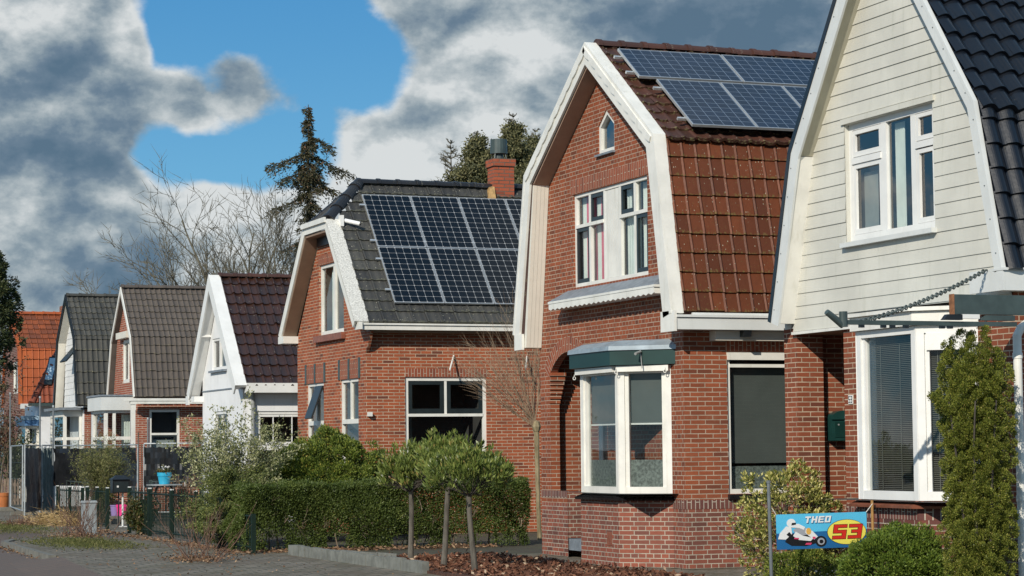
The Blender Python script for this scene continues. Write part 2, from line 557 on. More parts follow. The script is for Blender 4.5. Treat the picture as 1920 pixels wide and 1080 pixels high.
M['pink'] = plain('pink curtain', (.58, .12, .18), .8, .15, 3.0)
M['screen'] = plain('grey sun screen', (.085, .095, .086), .75, .08, 3.0)
M['frost'] = plain('frosted film', (.135, .155, .138), .5, .5, 26.0)
M['blind'] = plain('aluminium blind', (.13, .126, .108), .45, .08, 3.0)
M['glass'] = glass_mat('window glass')
M['glass_sky'] = glass_mat('upper window glass', boost=2.4)
M['lead'] = plain('lead flashing', (.20, .23, .26), .55, .2, 8.0)
M['plastic_black'] = plain('black plastic sheet', (.010, .011, .012), .22, .25, 3.0)
M['rust'] = plain('rusty edge', (.25, .11, .05), .8, .3, 20.0)
M['gold_flash'] = plain('stained flashing', (.40, .25, .10), .7, .35, 9.0)
M['brown_pipe'] = plain('grey downpipe', (.30, .31, .30), .5, .1, 8.0)
M['tile_b'] = tile_mat('brown red tiles', (.170, .050, .019), (.100, .032, .015), .5, moss=.5, mossc=(.15, .115, .035), spots=.22, spec=.28)
M['tile_b_up'] = tile_mat('brown rough tiles', (.085, .032, .020), (.055, .024, .017), .6, moss=.1, spots=.15)
M['tile_c'] = tile_mat('black worn tiles', (.068, .067, .060), (.030, .031, .032), .8, moss=.75, mossc=(.115, .115, .078), spots=.25)
M['tile_a'] = tile_mat('glazed blue black tiles', (.0065, .0100, .0170), (.0038, .0062, .0110), .45, spec=.25, coat=.5)
M['tile_hip'] = tile_mat('black hip tiles', (.024, .024, .025), (.014, .014, .016), .38, moss=.15, spots=.2, spec=.5)
M['tile_d'] = tile_mat('dark maroon tiles', (.050, .019, .011), (.028, .013, .009), .4, spots=.12, spec=.55, coat=.25)
M['tile_e'] = tile_mat('taupe concrete tiles', (.118, .098, .082), (.088, .074, .064), .85, moss=.1, mossc=(.2, .18, .1))
M['tile_f'] = tile_mat('weathered black tiles', (.085, .083, .072), (.046, .047, .043), .8, moss=.3, mossc=(.20, .19, .12))
M['tile_g'] = tile_mat('orange clay tiles', (.46, .105, .022), (.34, .075, .020), .65, moss=.12, mossc=(.16, .075, .03))
M['tile_g_up'] = tile_mat('sooty orange tiles', (.33, .080, .022), (.16, .048, .022), .7, moss=.55, mossc=(.10, .045, .025))
M['tile_h'] = tile_mat('red orange pantiles', (.30, .070, .028), (.20, .050, .024), .6, moss=.25, mossc=(.15, .07, .04))


# solar cells: UV counts cells
def cell_mat(name, c, line, lw, corner, busbar):
    mt, T, b, out = new_mat(name)
    uv = T.n('ShaderNodeUVMap').outputs[0]
    fr = T.vmath('FRACTION', uv)
    a = T.vmath('ABSOLUTE', T.vmath('SUBTRACT', fr, (.5, .5, .5)))
    sp = T.n('ShaderNodeSeparateXYZ'); T.link(a, sp.inputs[0])
    mx = T.math('MAXIMUM', sp.outputs[0], sp.outputs[1])
    on = T.math('GREATER_THAN', mx, .5 - lw)
    if corner:
        on = T.math('MAXIMUM', on, T.math('GREATER_THAN', T.math('ADD', sp.outputs[0], sp.outputs[1]), 1.0 - corner))
    wn = T.n('ShaderNodeTexWhiteNoise', noise_dimensions='2D'); T.link(T.vmath('FLOOR', uv), wn.inputs['Vector'])
    cc = T.mix(wn.outputs[0], tuple(x * .8 for x in c), tuple(x * 1.25 for x in c))
    nz = T.noise(uv, 7.0, 3, .7)
    cc = T.mix(T.ramp(nz, .4, .7, 0, .35), cc, tuple(x * 1.5 for x in c))
    c2 = T.mix(on, cc, line)
    T.link(c2, b.inputs['Base Color']); b.inputs['Roughness'].default_value = .12
    b.inputs['Specular IOR Level'].default_value = .5
    return mt


M['cell_black'] = cell_mat('monocrystalline cells', (.0024, .0028, .0042), (.40, .41, .41), .014, .11, 0)
M['cell_blue'] = cell_mat('polycrystalline cells', (.0045, .012, .030), (.20, .26, .34), .020, 0, 0)
M['alu'] = plain('aluminium frame', (.60, .62, .62), .35, .06, 9.0, metal=.6)


# ---------------------------------------------------------------- building helpers
def FX(X): return Fr((X, 0, 0), (0, -1, 0))      # wall facing the street, s = -y
def FY(Y): return Fr((0, Y, 0), (1, 0, 0))       # wall facing us, s = x


def wall_face(mb, fr, outer, holes=(), depth=.10, d=0.0):
    loops = [[Vector((a, b, 0)) for a, b in outer]] + [[Vector((a, b, 0)) for a, b in h] for h in holes]
    flat = [p for l in loops for p in l]
    for t in tessellate_polygon(loops):
        pts = [fr.p(flat[i].x, flat[i].y, d) for i in t]
        uv = [(flat[i].x, flat[i].y) for i in t]
        if (pts[1] - pts[0]).cross(pts[2] - pts[0]).dot(fr.n) < 0:
            pts.reverse(); uv.reverse()
        mb.face(pts, uv)
    for h in holes:
        n = len(h)
        for i in range(n):
            a, b = h[i], h[(i + 1) % n]
            mb.face([fr.p(*a, d), fr.p(*b, d), fr.p(*b, d - depth), fr.p(*a, d - depth)])


def rect(a0, a1, b0, b1): return [(a0, b0), (a1, b0), (a1, b1), (a0, b1)]


def window(house, fr, s0, s1, h0, h1, fw=.055, rec=.05, vb=(), hb=(), sashes=(), frame='white', glass='glass', room='room', roomd=1.0, label=None, thick=.06, curtains=(), glass_h=None):
    """frame mesh with pane, room and curtains as its children; vb: (s,w,h0,h1)  hb: (h,w,s0,s1)"""
    mb = MB()
    d1, d0 = -rec, -rec - thick
    mb.lbox(fr, s0, s0 + fw, h0, h1, d0, d1); mb.lbox(fr, s1 - fw, s1, h0, h1, d0, d1)
    mb.lbox(fr, s0 + fw, s1 - fw, h0, h0 + fw * 1.15, d0, d1); mb.lbox(fr, s0 + fw, s1 - fw, h1 - fw, h1, d0, d1)
    for s, w, a, b in vb: mb.lbox(fr, s - w / 2, s + w / 2, a, b, d0 + .004, d1 - .003)
    for h, w, a, b in hb: mb.lbox(fr, a, b, h - w / 2, h + w / 2, d0 + .006, d1 + .012)
    o = mb.build('window', M[frame], house)
    if label: o['label'] = label
    g = MB(); e = d0 + .018
    g.face([fr.p(s0 + fw, h0 + fw, e), fr.p(s1 - fw, h0 + fw, e), fr.p(s1 - fw, h1 - fw, e), fr.p(s0 + fw, h1 - fw, e)])
    g.build('pane', M[glass], o)
    for a, b, c, dd, w, mk in sashes:
        q = MB(); x1, x0 = d1 - .006, e + .003
        q.lbox(fr, a, a + w, c, dd, x0, x1); q.lbox(fr, b - w, b, c, dd, x0, x1)
        q.lbox(fr, a + w, b - w, c, c + w * 1.2, x0, x1); q.lbox(fr, a + w, b - w, dd - w, dd, x0, x1)
        q.build('sash', M[mk], o)
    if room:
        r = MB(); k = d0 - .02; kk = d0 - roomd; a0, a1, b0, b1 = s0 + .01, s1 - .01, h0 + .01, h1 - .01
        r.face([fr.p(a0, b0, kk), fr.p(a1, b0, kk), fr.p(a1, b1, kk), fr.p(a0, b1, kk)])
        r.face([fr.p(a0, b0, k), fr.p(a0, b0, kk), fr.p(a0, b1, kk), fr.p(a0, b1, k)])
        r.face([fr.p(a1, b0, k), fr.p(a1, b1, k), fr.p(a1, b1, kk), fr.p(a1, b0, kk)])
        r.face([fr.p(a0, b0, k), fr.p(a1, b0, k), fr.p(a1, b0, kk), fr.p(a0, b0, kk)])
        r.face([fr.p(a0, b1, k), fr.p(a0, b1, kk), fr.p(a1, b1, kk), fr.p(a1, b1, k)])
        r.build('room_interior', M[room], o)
    for a, b, c, dd, mk, wav in curtains:
        q = MB(); n = 18 if wav else 1; base = d0 - .06
        for i in range(n):
            sa, sb = a + (b - a) * i / n, a + (b - a) * (i + 1) / n
            da, db = base + wav * math.sin(i * 2.1), base + wav * math.sin((i + 1) * 2.1)
            q.face([fr.p(sa, c, da), fr.p(sb, c, db), fr.p(sb, dd, db), fr.p(sa, dd, da)])
        q.build({'blind': 'blind', 'screen': 'sun_screen', 'frost': 'frosted_film'}.get(mk, 'curtain'), M[mk], o, smooth=wav > 0)
    return o


def P_pan(a):      # S shaped pantile
    def f(t):
        if t < .38: return a * math.sin(math.pi * t / .38)
        return -a * .35 * math.sin(math.pi * (t - .38) / .62)
    return f


def P_flat(a):     # flat tile with a double roll at its side
    def f(t):
        if t < .22: return a * abs(math.sin(math.pi * t / .11)) ** .6 * .8 + .15 * a
        return 0.0
    return f


def P_bold(a):     # broad shallow tile that swells on one side
    def f(t):
        return a * (math.sin(math.pi * min(1, t / .72)) ** 1.0 if t < .72 else -.55 * math.sin(math.pi * (t - .72) / .28))
    return f


def tile_slope(house, name, mat, p0, W, vdir, L, tw, rl, prof, lip=.022, umin=None, umax=None, ns=8, seed=1, jit=.004, udir=(1, 0, 0), off=.012, smooth=True):
    rng = np.random.default_rng(seed)
    p0 = np.array(p0, float); u = np.array(udir, float); v = np.array(vdir, float); v /= np.linalg.norm(v)
    n = np.cross(u, v)
    nc = int(math.ceil(W / tw)); nr = int(math.ceil(L / rl))
    V = []; UV = []
    for r in range(nr):
        v0 = r * rl; v1 = min(L, (r + 1) * rl + .03)
        fv1 = (v1 - v0) / rl
        j = rng.normal(0, jit, nc + 1); tilt = rng.normal(0, jit * .7, nc + 1); sl = rng.normal(0, jit, nc + 1)
        for c in range(nc):
            for k in range(ns):
                f0, f1 = k / ns, (k + 1) / ns
                q = []; uv = []
                us = []
                for f in (f0, f1):
                    uu = min((c + f) * tw, W)
                    us.append(uu)
                if umin is not None and us[1] < umin(v0 + rl / 2): continue
                if umax is not None and us[0] > umax(v0 + rl / 2): continue
                if us[1] - us[0] < 1e-5: continue
                h = [prof(f0) + lip + j[c] + tilt[c] * (f0 - .5), prof(f1) + lip + j[c] + tilt[c] * (f1 - .5)]
                t = [prof(f0) + .002, prof(f1) + .002]
                vv0 = v0 + sl[c]
                A = p0 + u * us[0] + v * vv0 + n * (off + h[0]); B = p0 + u * us[1] + v * vv0 + n * (off + h[1])
                Cc = p0 + u * us[1] + v * v1 + n * (off + t[1]); D = p0 + u * us[0] + v * v1 + n * (off + t[0])
                V += [A, B, Cc, D]; UV += [(c + f0 * .98 + .01, r + .01), (c + f1 * .98 + .01, r + .01), (c + f1 * .98 + .01, r + .97), (c + f0 * .98 + .01, r + .97)]
                A2 = A - n * (lip + .012); B2 = B - n * (lip + .012)
                V += [A2, B2, B, A]; UV += [(c + f0 * .98 + .01, r + .01)] * 2 + [(c + f1 * .98 + .01, r + .02)] * 2
    return raw_mesh(name, np.array(V), 4, mat, house, UV)


def ridge_tiles(house, mat, p0, p1, r, seg, name='ridge_tiles', flip=False):
    p0, p1 = Vector(p0), Vector(p1)
    d = (p1 - p0); L = d.length; d.normalize()
    side = d.cross(Vector((0, 0, 1))).normalized(); up = side.cross(d)
    V = []; UV = []; n = int(math.ceil(L / seg)); K = 8
    rnd = random.Random(5)
    for i in range(n):
        a, b = i * seg, min(L, (i + 1) * seg + .04)
        tl = rnd.uniform(-.006, .006)
        for (aa, bb, ra, rb) in ((a, min(a + .07, b), r + .020, r + .018), (a + .07, b, r + .004, r - .004)):
            for k in range(K):
                t0, t1 = math.pi * k / K, math.pi * (k + 1) / K
                def pt(x, rr, t): return p0 + d * x + side * (math.cos(t) * rr) + up * (math.sin(t) * rr * .85 - r * .25 + tl)
                V += [pt(aa, ra, t0), pt(aa, ra, t1), pt(bb, rb, t1), pt(bb, rb, t0)]
                UV += [(i + .1, .2), (i + .1, .8), (i + .9, .8), (i + .9, .2)]
            for k in range(K):
                t0, t1 = math.pi * k / K, math.pi * (k + 1) / K
                V += [pt(aa, 0, 0), pt(aa, ra, t1), pt(aa, ra, t0), pt(aa, 0, 0)]; UV += [(i + .5, .5)] * 4
    return raw_mesh(name, np.array([tuple(q) for q in V]), 4, mat, house, UV)


def offset_line(pts, d):
    """pts [(a,b)] open line, moved to its left by d with mitred corners"""
    out = []
    for i, p in enumerate(pts):
        ns = []
        for k in (i - 1, i):
            if 0 <= k < len(pts) - 1:
                a, b = Vector(pts[k]), Vector(pts[k + 1]); e = (b - a).normalized(); ns.append(Vector((-e.y, e.x)))
        if len(ns) == 1: nn = ns[0]; sc_ = 1
        else:
            nn = (ns[0] + ns[1]).normalized(); sc_ = 1 / max(.35, nn.dot(ns[0]))
        out.append((p[0] + nn.x * d * sc_, p[1] + nn.y * d * sc_))
    return out


def yz(X0):
    return lambda a, b, d: (d, a, b)


def strip_board(mb, line, dn, up, x0, x1):
    """board following an open (y,z) line from dn below it to up above it, between x0 and x1"""
    lo = offset_line(line, dn); hi = offset_line(line, up)
    for i in range(len(line) - 1):
        mb.hexa([(x0, *lo[i]), (x0, *lo[i + 1]), (x1, *lo[i + 1]), (x1, *lo[i]),
                 (x0, *hi[i]), (x0, *hi[i + 1]), (x1, *hi[i + 1]), (x1, *hi[i])])


def box_part(house, name, mat, *dims):
    return MB().box(*dims).build(name, M[mat], house)


def boarding(house, fr, poly_lr, h0, h1, step, mat, holes=(), lean=.014, name='boarding', d=0.0, gap=.010, split=True):
    """overlapping horizontal boards; poly_lr(h) -> (s_left, s_right); holes rects (a0,a1,b0,b1)"""
    mb = MB(); h = h0; rnd = random.Random(3)
    while h < h1 - .005:
        t = min(h + step, h1)
        cuts = [(a0, a1) for a0, a1, b0, b1 in holes if b0 < t - .003 and b1 > h + .003]
        L0, R0 = poly_lr(h + .001); L1, R1 = poly_lr(t - .001)
        segs = []
        if not cuts: segs.append((L0, L1, R0, R1))
        else:
            a0, a1 = cuts[0]
            segs.append((L0, L1, a0, a0)); segs.append((a1, a1, R0, R1))
        for (l0, l1, r0, r1) in segs:
            if r0 - l0 < .01 and r1 - l1 < .01: continue
            hh = h; tt = t
            # boards that only partly meet the opening are notched to its edge
            dl = lean + rnd.uniform(-.002, .002)
            A, B = fr.p(l0, hh, d + dl), fr.p(r0, hh, d + dl); C_, D = fr.p(max(r1, l1), tt + .004, d + .002), fr.p(l1, tt + .004, d + .002)
            mb.face([A, B, C_, D], [(l0, hh), (r0, hh), (r1, tt), (l1, tt)])
            A2, B2 = fr.p(l0, hh + gap, d - .006), fr.p(r0, hh + gap, d - .006)
            mb.face([A2, B2, B, A])
        h = t
    return mb.build(name, M[mat], house)


def gable_lr(pts_left, pts_right):
    """(h -> s) lookups from two [(h,s)] lists"""
    def f(h):
        o = []
        for pl in (pts_left, pts_right):
            for (ha, sa), (hb, sb) in zip(pl, pl[1:]):
                if ha <= h <= hb or (hb == pl[-1][0] and h > hb):
                    o.append(sa + (sb - sa) * (h - ha) / (hb - ha)); break
            else: o.append(pl[0][1])
        return o
    return f


def panel(label, group, p0, W, vdir, H, cols, rows, cells, flip=False):
    """one solar panel lying on a roof slope, p0 its lower left corner"""
    v = Vector(vdir).normalized(); u = Vector((1, 0, 0)); n = u.cross(v)
    p0 = Vector(p0)
    o = thing('solar_panel', label, 'solar panel', p0, group)
    def q(a, b, d): return p0 + u * a + v * b + n * d
    mb = MB(); t = .035; w = .012
    def bar(a0, a1, b0, b1):
        mb.hexa([q(a0, b0, -t), q(a1, b0, -t), q(a1, b1, -t), q(a0, b1, -t), q(a0, b0, .003), q(a1, b0, .003), q(a1, b1, .003), q(a0, b1, .003)])
    bar(0, W, 0, w); bar(0, W, H - w, H); bar(0, w, w, H - w); bar(W - w, W, w, H - w)
    mb.build('frame', M['alu'], o)
    g = MB()
    g.face([q(w, w, 0), q(W - w, w, 0), q(W - w, H - w, 0), q(w, H - w, 0)], [(-.06, -.06), (cols + .06, -.06), (cols + .06, rows + .06), (-.06, rows + .06)])
    g.face([q(w, w, -t + .004), q(w, H - w, -t + .004), q(W - w, H - w, -t + .004), q(W - w, w, -t + .004)], [(.2, .2)] * 4)
    g.build('cells', M[cells], o)
    return o


# ---------------------------------------------------------------- house B : red brick with the brown tiled gambrel roof
def house_b():
    X, YS, YN, YR = 13.23, 27.69, 32.85, 30.24
    XE = 22.0
    H = thing('brick_house', 'red brick house with white gambrel barge boards, brown tiled roof and green bay roof', 'house', (X, YR, 0))
    fx_ = FX(X); fy_ = FY(YS)
    inner = [(27.755, 3.25), (28.13, 5.70), (YR, 7.165), (32.40, 5.68), (32.80, 3.25)]
    outer = [(27.47, 3.40), (27.96, 5.85), (YR, 7.47), (32.66, 5.83), (33.19, 3.40)]
    win = (-31.46, -28.78, 4.03, 5.43)
    small = [(-30.48, 5.92), (-29.89, 5.92), (-29.89, 6.33), (-30.18, 6.55), (-30.48, 6.33)]
    zp = .80
    porch_up = [(-32.45, .97), (-31.80, .97), (-31.80, zp), (-30.62, zp), (-30.62, 2.55), (-31.05, 2.83), (-31.3, 2.97), (-31.55, 3.05), (-31.80, 3.08), (-32.02, 3.05), (-32.22, 2.98), (-32.45, 2.83)]
    W = MB()
    wall_face(W, fx_, [(-YN, zp), (-31.80, zp), (-31.80, .97), (-32.45, .97)] + [(-32.45, 2.83), (-32.22, 2.98), (-32.02, 3.05), (-31.80, 3.08), (-31.55, 3.05), (-31.3, 2.97), (-31.05, 2.83), (-30.62, 2.55), (-30.62, zp)] +
              [(-YS, zp), (-YS, 3.3), (-28.11, 5.72), (-YR, 7.2), (-32.42, 5.70), (-YN, 3.3)],
              [rect(*win), small])
    # reveals of the porch mouth
    pm = porch_up
    W.build('front_wall', M['brick_b_front'], H)
    W = MB()
    wall_face(W, fy_, [(X, zp), (XE, zp), (XE, 3.3), (X, 3.3)], [rect(13.88, 16.05, .99, 2.91)])
    W.box(X + .012, XE, YN - .2, YN - .002, 0, 3.3)
    W.box(XE - .2, XE - .002, YS + .01, YN - .21, 0, 3.3)
    W.build('side_wall', M['brick_b_side'], H)
    P = MB()
    wall_face(P, fx_, [(-YN, 0), (-31.80, 0), (-31.80, zp), (-YN, zp)])
    wall_face(P, fx_, [(-30.62, 0), (-YS, 0), (-YS, zp), (-30.62, zp)])
    wall_face(P, fy_, [(X, 0), (XE, 0), (XE, zp), (X, zp)])
    P.build('plinth', M['brick_b_low'], H)
    # porch: pier return, recessed side wall, door
    Q = MB()
    Q.box(X + .002, X + .15, 32.45, YN - .21, .3, 3.2)
    Q.box(X + .15, 14.5, 32.62, YN - .205, .3, 3.25)
    Q.build('porch_wall', M['brick_b_side'], H)
    box_part(H, 'porch_wall', 'brick_b_side', X + .10, 14.5, 30.40, 30.62, .3, 3.25)
    box_part(H, 'porch_ceiling', 'soffit', X + .10, 14.5, 30.63, 32.61, 3.10, 3.16)
    box_part(H, 'porch_step', 'lead', X + .02, 14.5, 30.63, 32.44, .10, .27)
    box_part(H, 'front_door', 'dkgreen', 14.4, 14.46, 30.7, 32.5, .28, 3.0)
    low = MB(); low.box(X + .004, X + .22, 31.81, 32.44, .28, .955); low.build('porch_parapet', M['brick_b_low'], H)
    cb = MB()
    for i in range(7):
        z = 2.79 - i * .070
        cb.box(X - .012, X + .23 - i * .012, 32.36 + i * .012, 32.46, z - .052, z)
    cb.build('corbel', M['brick_b_side'], H)
    # arch ring of bricks on end
    ar = MB(); cy, cz, ri, ro = 31.72, 2.10, .985, 1.215
    a0, a1 = R(38), R(142); n = 24
    for i in range(n):
        t0, t1 = a0 + (a1 - a0) * i / n, a0 + (a1 - a0) * (i + 1) / n
        pt = lambda r, t: (X - .004, cy + r * math.cos(t), cz + r * math.sin(t))
        L0, L1 = ri * t0, ri * t1
        ar.face([pt(ri, t0), pt(ri, t1), pt(ro, t1), pt(ro, t0)], [(L0, 0), (L1, 0), (L1, .225), (L0, .225)])
        sf = lambda r, t: (X + .11, cy + r * math.cos(t), cz + r * math.sin(t))
        ar.face([pt(ri, t1), pt(ri, t0), sf(ri, t0), sf(ri, t1)], [(L1, 0), (L0, 0), (L0, .1), (L1, .1)])
    ar.build('arch', M['soldier'], H)
    # bands of bricks on end
    sb = MB()
    sb.lbox(fx_, -31.54, -28.70, 5.44, 5.66, -.02, .004)
    sb.build('lintel', M['soldier'], H)
    sb = MB(); sb.lbox(fy_, 13.86, 16.07, 2.92, 3.14, -.02, .004)
    sb.build('lintel', M['soldier'], H)
    sb = MB()
    sb.lbox(fx_, -28.10, -YS - .003, zp - .005, zp + .115, -.02, .004)
    sb.lbox(fx_, -YN, -31.82, zp + .08, zp + .185, -.02, .004)
    sb.lbox(fy_, X - .003, XE, zp - .005, zp + .115, -.02, .004)
    sb.build('soldier_course', M['soldier_low'], H)
    # roof slab, tiles
    prof_in = offset_line(outer[::-1], -.02)[::-1] if False else outer
    sl = MB()
    o2 = outer; i2 = [(27.70, 3.30), (28.10, 5.735), (YR, 7.21), (32.43, 5.715), (32.86, 3.30)]
    for k in range(4):
        sl.hexa([(X - .26, *i2[k]), (XE, *i2[k]), (XE, *i2[k + 1]), (X - .26, *i2[k + 1]),
                 (X - .26, *o2[k]), (XE, *o2[k]), (XE, *o2[k + 1]), (X - .26, *o2[k + 1])])
    roof = sl.build('roof', M['tile_b_up'], H)
    tile_slope(roof, 'roof_tiles', M['tile_b'], (X - .12, outer[0][0] + .005, outer[0][1] + .03), 8.7, (0, outer[1][0] - outer[0][0], outer[1][1] - outer[0][1]), 2.50, .205, .272, P_flat(.026), lip=.03, seed=11, off=.03)
    vd = (0, outer[2][0] - outer[1][0], outer[2][1] - outer[1][1])
    tile_slope(roof, 'roof_tiles', M['tile_b_up'], (X - .12, outer[1][0] - .10, outer[1][1] - .07), 8.7, vd, 2.86, .205, .255, P_pan(.020), lip=.034, seed=12, off=.03, jit=.006)
    ridge_tiles(roof, M['tile_b_up'], (X - .12, YR, 7.51), (XE, YR, 7.51), .11, .36)
    # barge boards
    bb = MB(); strip_board(bb, outer, 0.012, -.215, X - .30, X - .262)
    bb.build('barge_board', M['white'], H)
    cap = MB(); strip_board(cap, outer, -.01, .055, X - .305, X - .115)
    cap.build('verge_cap', M['white'], H)
    sc_ = MB()
    for (pa, pb) in ((outer[2], outer[3]), (outer[1], outer[2])):
        a, b = Vector(pa), Vector(pb); e = (b - a); L = e.length; e.normalize(); nn = Vector((e.y, -e.x))
        if nn.y > 0: nn = -nn
        cnt = 10
        for i in range(cnt * 4):
            t0, t1 = L * i / (cnt * 4), L * (i + 1) / (cnt * 4)
            w0 = .085 + .020 * abs(math.sin(math.pi * t0 * cnt / L)); w1 = .085 + .020 * abs(math.sin(math.pi * t1 * cnt / L))
            p = [a + e * t0 + nn * w0, a + e * t1 + nn * w1, a + e * t1 - nn * .0, a + e * t0 - nn * .0]
            sc_.hexa([(X - .322, *p[0]), (X - .322, *p[1]), (X - .3015, *p[1]), (X - .3015, *p[0]), (X - .322, *p[3]), (X - .322, *p[2]), (X - .3015, *p[2]), (X - .3015, *p[3])])
    sc_.build('scalloped_trim', M['white'], H)
    # soffits of the overhang
    so = MB()
    for k in (1, 2):
        a, b = inner[k], inner[k + 1]
        so.hexa([(X - .261, a[0], a[1]), (X - .003, a[0], a[1]), (X - .003, b[0], b[1]), (X - .261, b[0], b[1]),
                 (X - .261, a[0], a[1] + .03), (X - .003, a[0], a[1] + .03), (X - .003, b[0], b[1] + .03), (X - .261, b[0], b[1] + .03)])
    so.build('soffit', M['soffit_light'], H)
    ch = MB()
    a, b = inner[4], inner[3]
    for i in range(4):
        x0 = X - .258 + i * .064; x1 = x0 + .060
        ch.hexa([(x0, a[0] - .02, a[1] - .06), (x1, a[0] - .02, a[1] - .06), (x1, a[0] + .3, a[1] - .06), (x0, a[0] + .3, a[1] - .06),
                 (x0, b[0], b[1]), (x1, b[0], b[1]), (x1, b[0] + .2, b[1]), (x0, b[0] + .2, b[1])])
    ch.build('eave_cheek', M['cream'], H); ch = MB()
    a, b = inner[0], inner[1]
    ch.hexa([(X - .26, a[0] - .2, a[1]), (X, a[0] - .2, a[1]), (X, a[0], a[1]), (X - .26, a[0], a[1]), (X - .26, b[0] - .1, b[1]), (X, b[0] - .1, b[1]), (X, b[0], b[1]), (X - .26, b[0], b[1])])
    ch.build('eave_cheek', M['cream'], H)
    ft = MB(); ft.box(X - .305, X - .265, 32.85, 33.17, 3.16, 3.405); ft.build('barge_foot', M['white'], H)
    ft = MB(); ft.box(X - .300, X - .264, 27.325, 27.76, 3.165, 3.44); ft.build('barge_foot', M['white'], H)
    # box gutter
    g = MB(); g.box(X - .262, XE, 27.34, 27.60, 3.19, 3.345); g.box(X - .262, XE, 27.315, 27.60, 3.352, 3.385); g.box(X + .02, XE, 27.42, 27.50, 3.346, 3.42)
    gt = g.build('gutter', M['white_cool'], H)
    g = MB(); g.box(13.62, XE, 27.50, YS - .003, 3.055, 3.185); g.build('soffit_box', M['cream'], H)
    for x in (13.98, 15.35):
        box_part(H, 'gutter_bracket', 'black', x, x + .11, 27.36, 27.49, 3.10, 3.188)
    # windows
    wl = window(H, fx_, *win, fw=.05, rec=.03, glass='glass', room='room', roomd=1.3,
                vb=[(-30.90, .07, 4.08, 5.39), (-30.36, .06, 4.08, 5.39), (-29.80, .06, 4.08, 5.39), (-29.28, .07, 4.08, 5.39)],
                hb=[(4.94, .05, -31.42, -30.38), (4.94, .05, -29.80, -28.82)],
                sashes=[(-30.86, -30.39, 4.97, 5.37, .05, 'sash'), (-31.41, -30.94, 4.09, 4.91, .05, 'sash'), (-29.76, -29.32, 4.97, 5.37, .05, 'sash'), (-29.24, -28.84, 4.09, 4.91, .05, 'sash')],
                curtains=[(-31.42, -31.28, 4.1, 5.38, 'curtain', .006), (-31.28, -30.90, 4.1, 5.38, 'pink', .012), (-30.88, -30.74, 4.1, 5.38, 'curtain', .006), (-30.74, -30.34, 4.1, 5.38, 'pink', .012), (-29.80, -29.30, 4.1, 5.38, 'curtain', .010), (-29.24, -28.95, 4.1, 5.38, 'curtain', .010)])
    rp = MB()
    for i in range(7):
        a = -30.33 + i * .072
        rp.lbox(fx_, a, a + .062, 4.09, 5.37, -.075, -.036)
    rp.lbox(fx_, -30.33, -29.83, 4.09, 5.37, -.09, -.08)
    rp.build('ribbed_panel', M['white'], wl)
    # little pointed attic window
    mb = MB()
    sm2 = [(-30.43, 5.98), (-29.94, 5.98), (-29.94, 6.31), (-30.18, 6.48), (-30.43, 6.31)]
    for i in range(5):
        a, b, c, d = small[i], small[(i + 1) % 5], sm2[(i + 1) % 5], sm2[i]
        mb.hexa([fx_.p(*a, -.02), fx_.p(*b, -.02), fx_.p(*c, -.02), fx_.p(*d, -.02), fx_.p(*a, -.09), fx_.p(*b, -.09), fx_.p(*c, -.09), fx_.p(*d, -.09)])
    aw = mb.build('attic_window', M['white'], H)
    g = MB(); g.face([fx_.p(*q, -.07) for q in sm2]); g.build('pane', M['glass_sky'], aw)
    g = MB(); g.face([fx_.p(*q, -.3) for q in small]); g.build('room_interior', M['curtain_grey'], aw)
    box_part(H, 'attic_sill', 'lead', X - .05, X + .02, 29.86, 30.51, 5.885, 5.915)
    # hood over the bay: shelf with scalloped front below the upper window
    sh = MB(); sh.box(X - .25, X - .003, 28.03, 31.82, 3.715, 3.80); sh.box(X - .275, X - .003, 28.01, 31.84, 3.802, 3.835)
    n = 44
    for i in range(n):
        y0 = 28.03 + (31.82 - 28.03) * i / n; y1 = 28.03 + (31.82 - 28.03) * (i + 1) / n
        z = 3.70 if i % 2 else 3.725
        z2 = 3.725 if i % 2 else 3.70
        sh.hexa([(X - .268, y0, z), (X - .2505, y0, z), (X - .2505, y1, z2), (X - .268, y1, z2), (X - .268, y0, 3.80), (X - .2505, y0, 3.80), (X - .2505, y1, 3.80), (X - .268, y1, 3.80)])
    s = sh.build('window_shelf', M['white'], H)
    ld = MB(); ld.hexa([(X - .27, 28.03, 3.836), (X - .003, 28.03, 3.836), (X - .003, 31.82, 3.836), (X - .27, 31.82, 3.836), (X - .255, 28.04, 3.85), (X - .003, 28.2, 4.0), (X - .003, 31.7, 4.0), (X - .255, 31.80, 3.85)])
    ld.build('lead_flashing', M['lead'], s)
    # side window with screen and film
    sw = window(H, fy_, 13.88, 16.05, .99, 2.91, fw=.055, rec=.03, room='room_dark', roomd=.8,
                curtains=[(13.95, 16.0, 1.36, 2.72, 'screen', 0), (13.95, 16.0, 1.05, 1.40, 'frost', 0)])
    shb = MB(); shb.lbox(fy_, 13.88, 16.05, 2.80, 2.90, -.03, .035); shb.lbox(fy_, 13.93, 16.0, 2.70, 2.745, -.10, -.02)
    shb.build('shutter_box', M['white'], sw)
    box_part(H, 'window_sill', 'blacktile_sill', 13.86, 16.08, YS - .06, YS + .02, .915, .985)
    # bay
    bp = [(X, 30.53), (12.67, 29.97), (12.67, 28.64), (X, 28.08)]
    f1 = Fr((12.67, 29.97, 0), (0, -1, 0)); f2 = Fr((12.67, 28.64, 0), (1, -1, 0)); f0 = Fr((X, 30.53, 0), (-1, -1, 0))
    L1, L2 = 1.33, .792
    b = MB()
    for fr, L in ((f0, L2), (f1, L1), (f2, L2)):
        wall_face(b, fr, rect(0, L, 0, .905))
    bay = b.build('bay_window', M['brick_b_low'], H)
    vg = MB(); vg.lbox(f1, .93, 1.10, .28, .47, -.01, .006); vg.build('air_brick', M['redtile_sill'], bay)
    sl = MB()
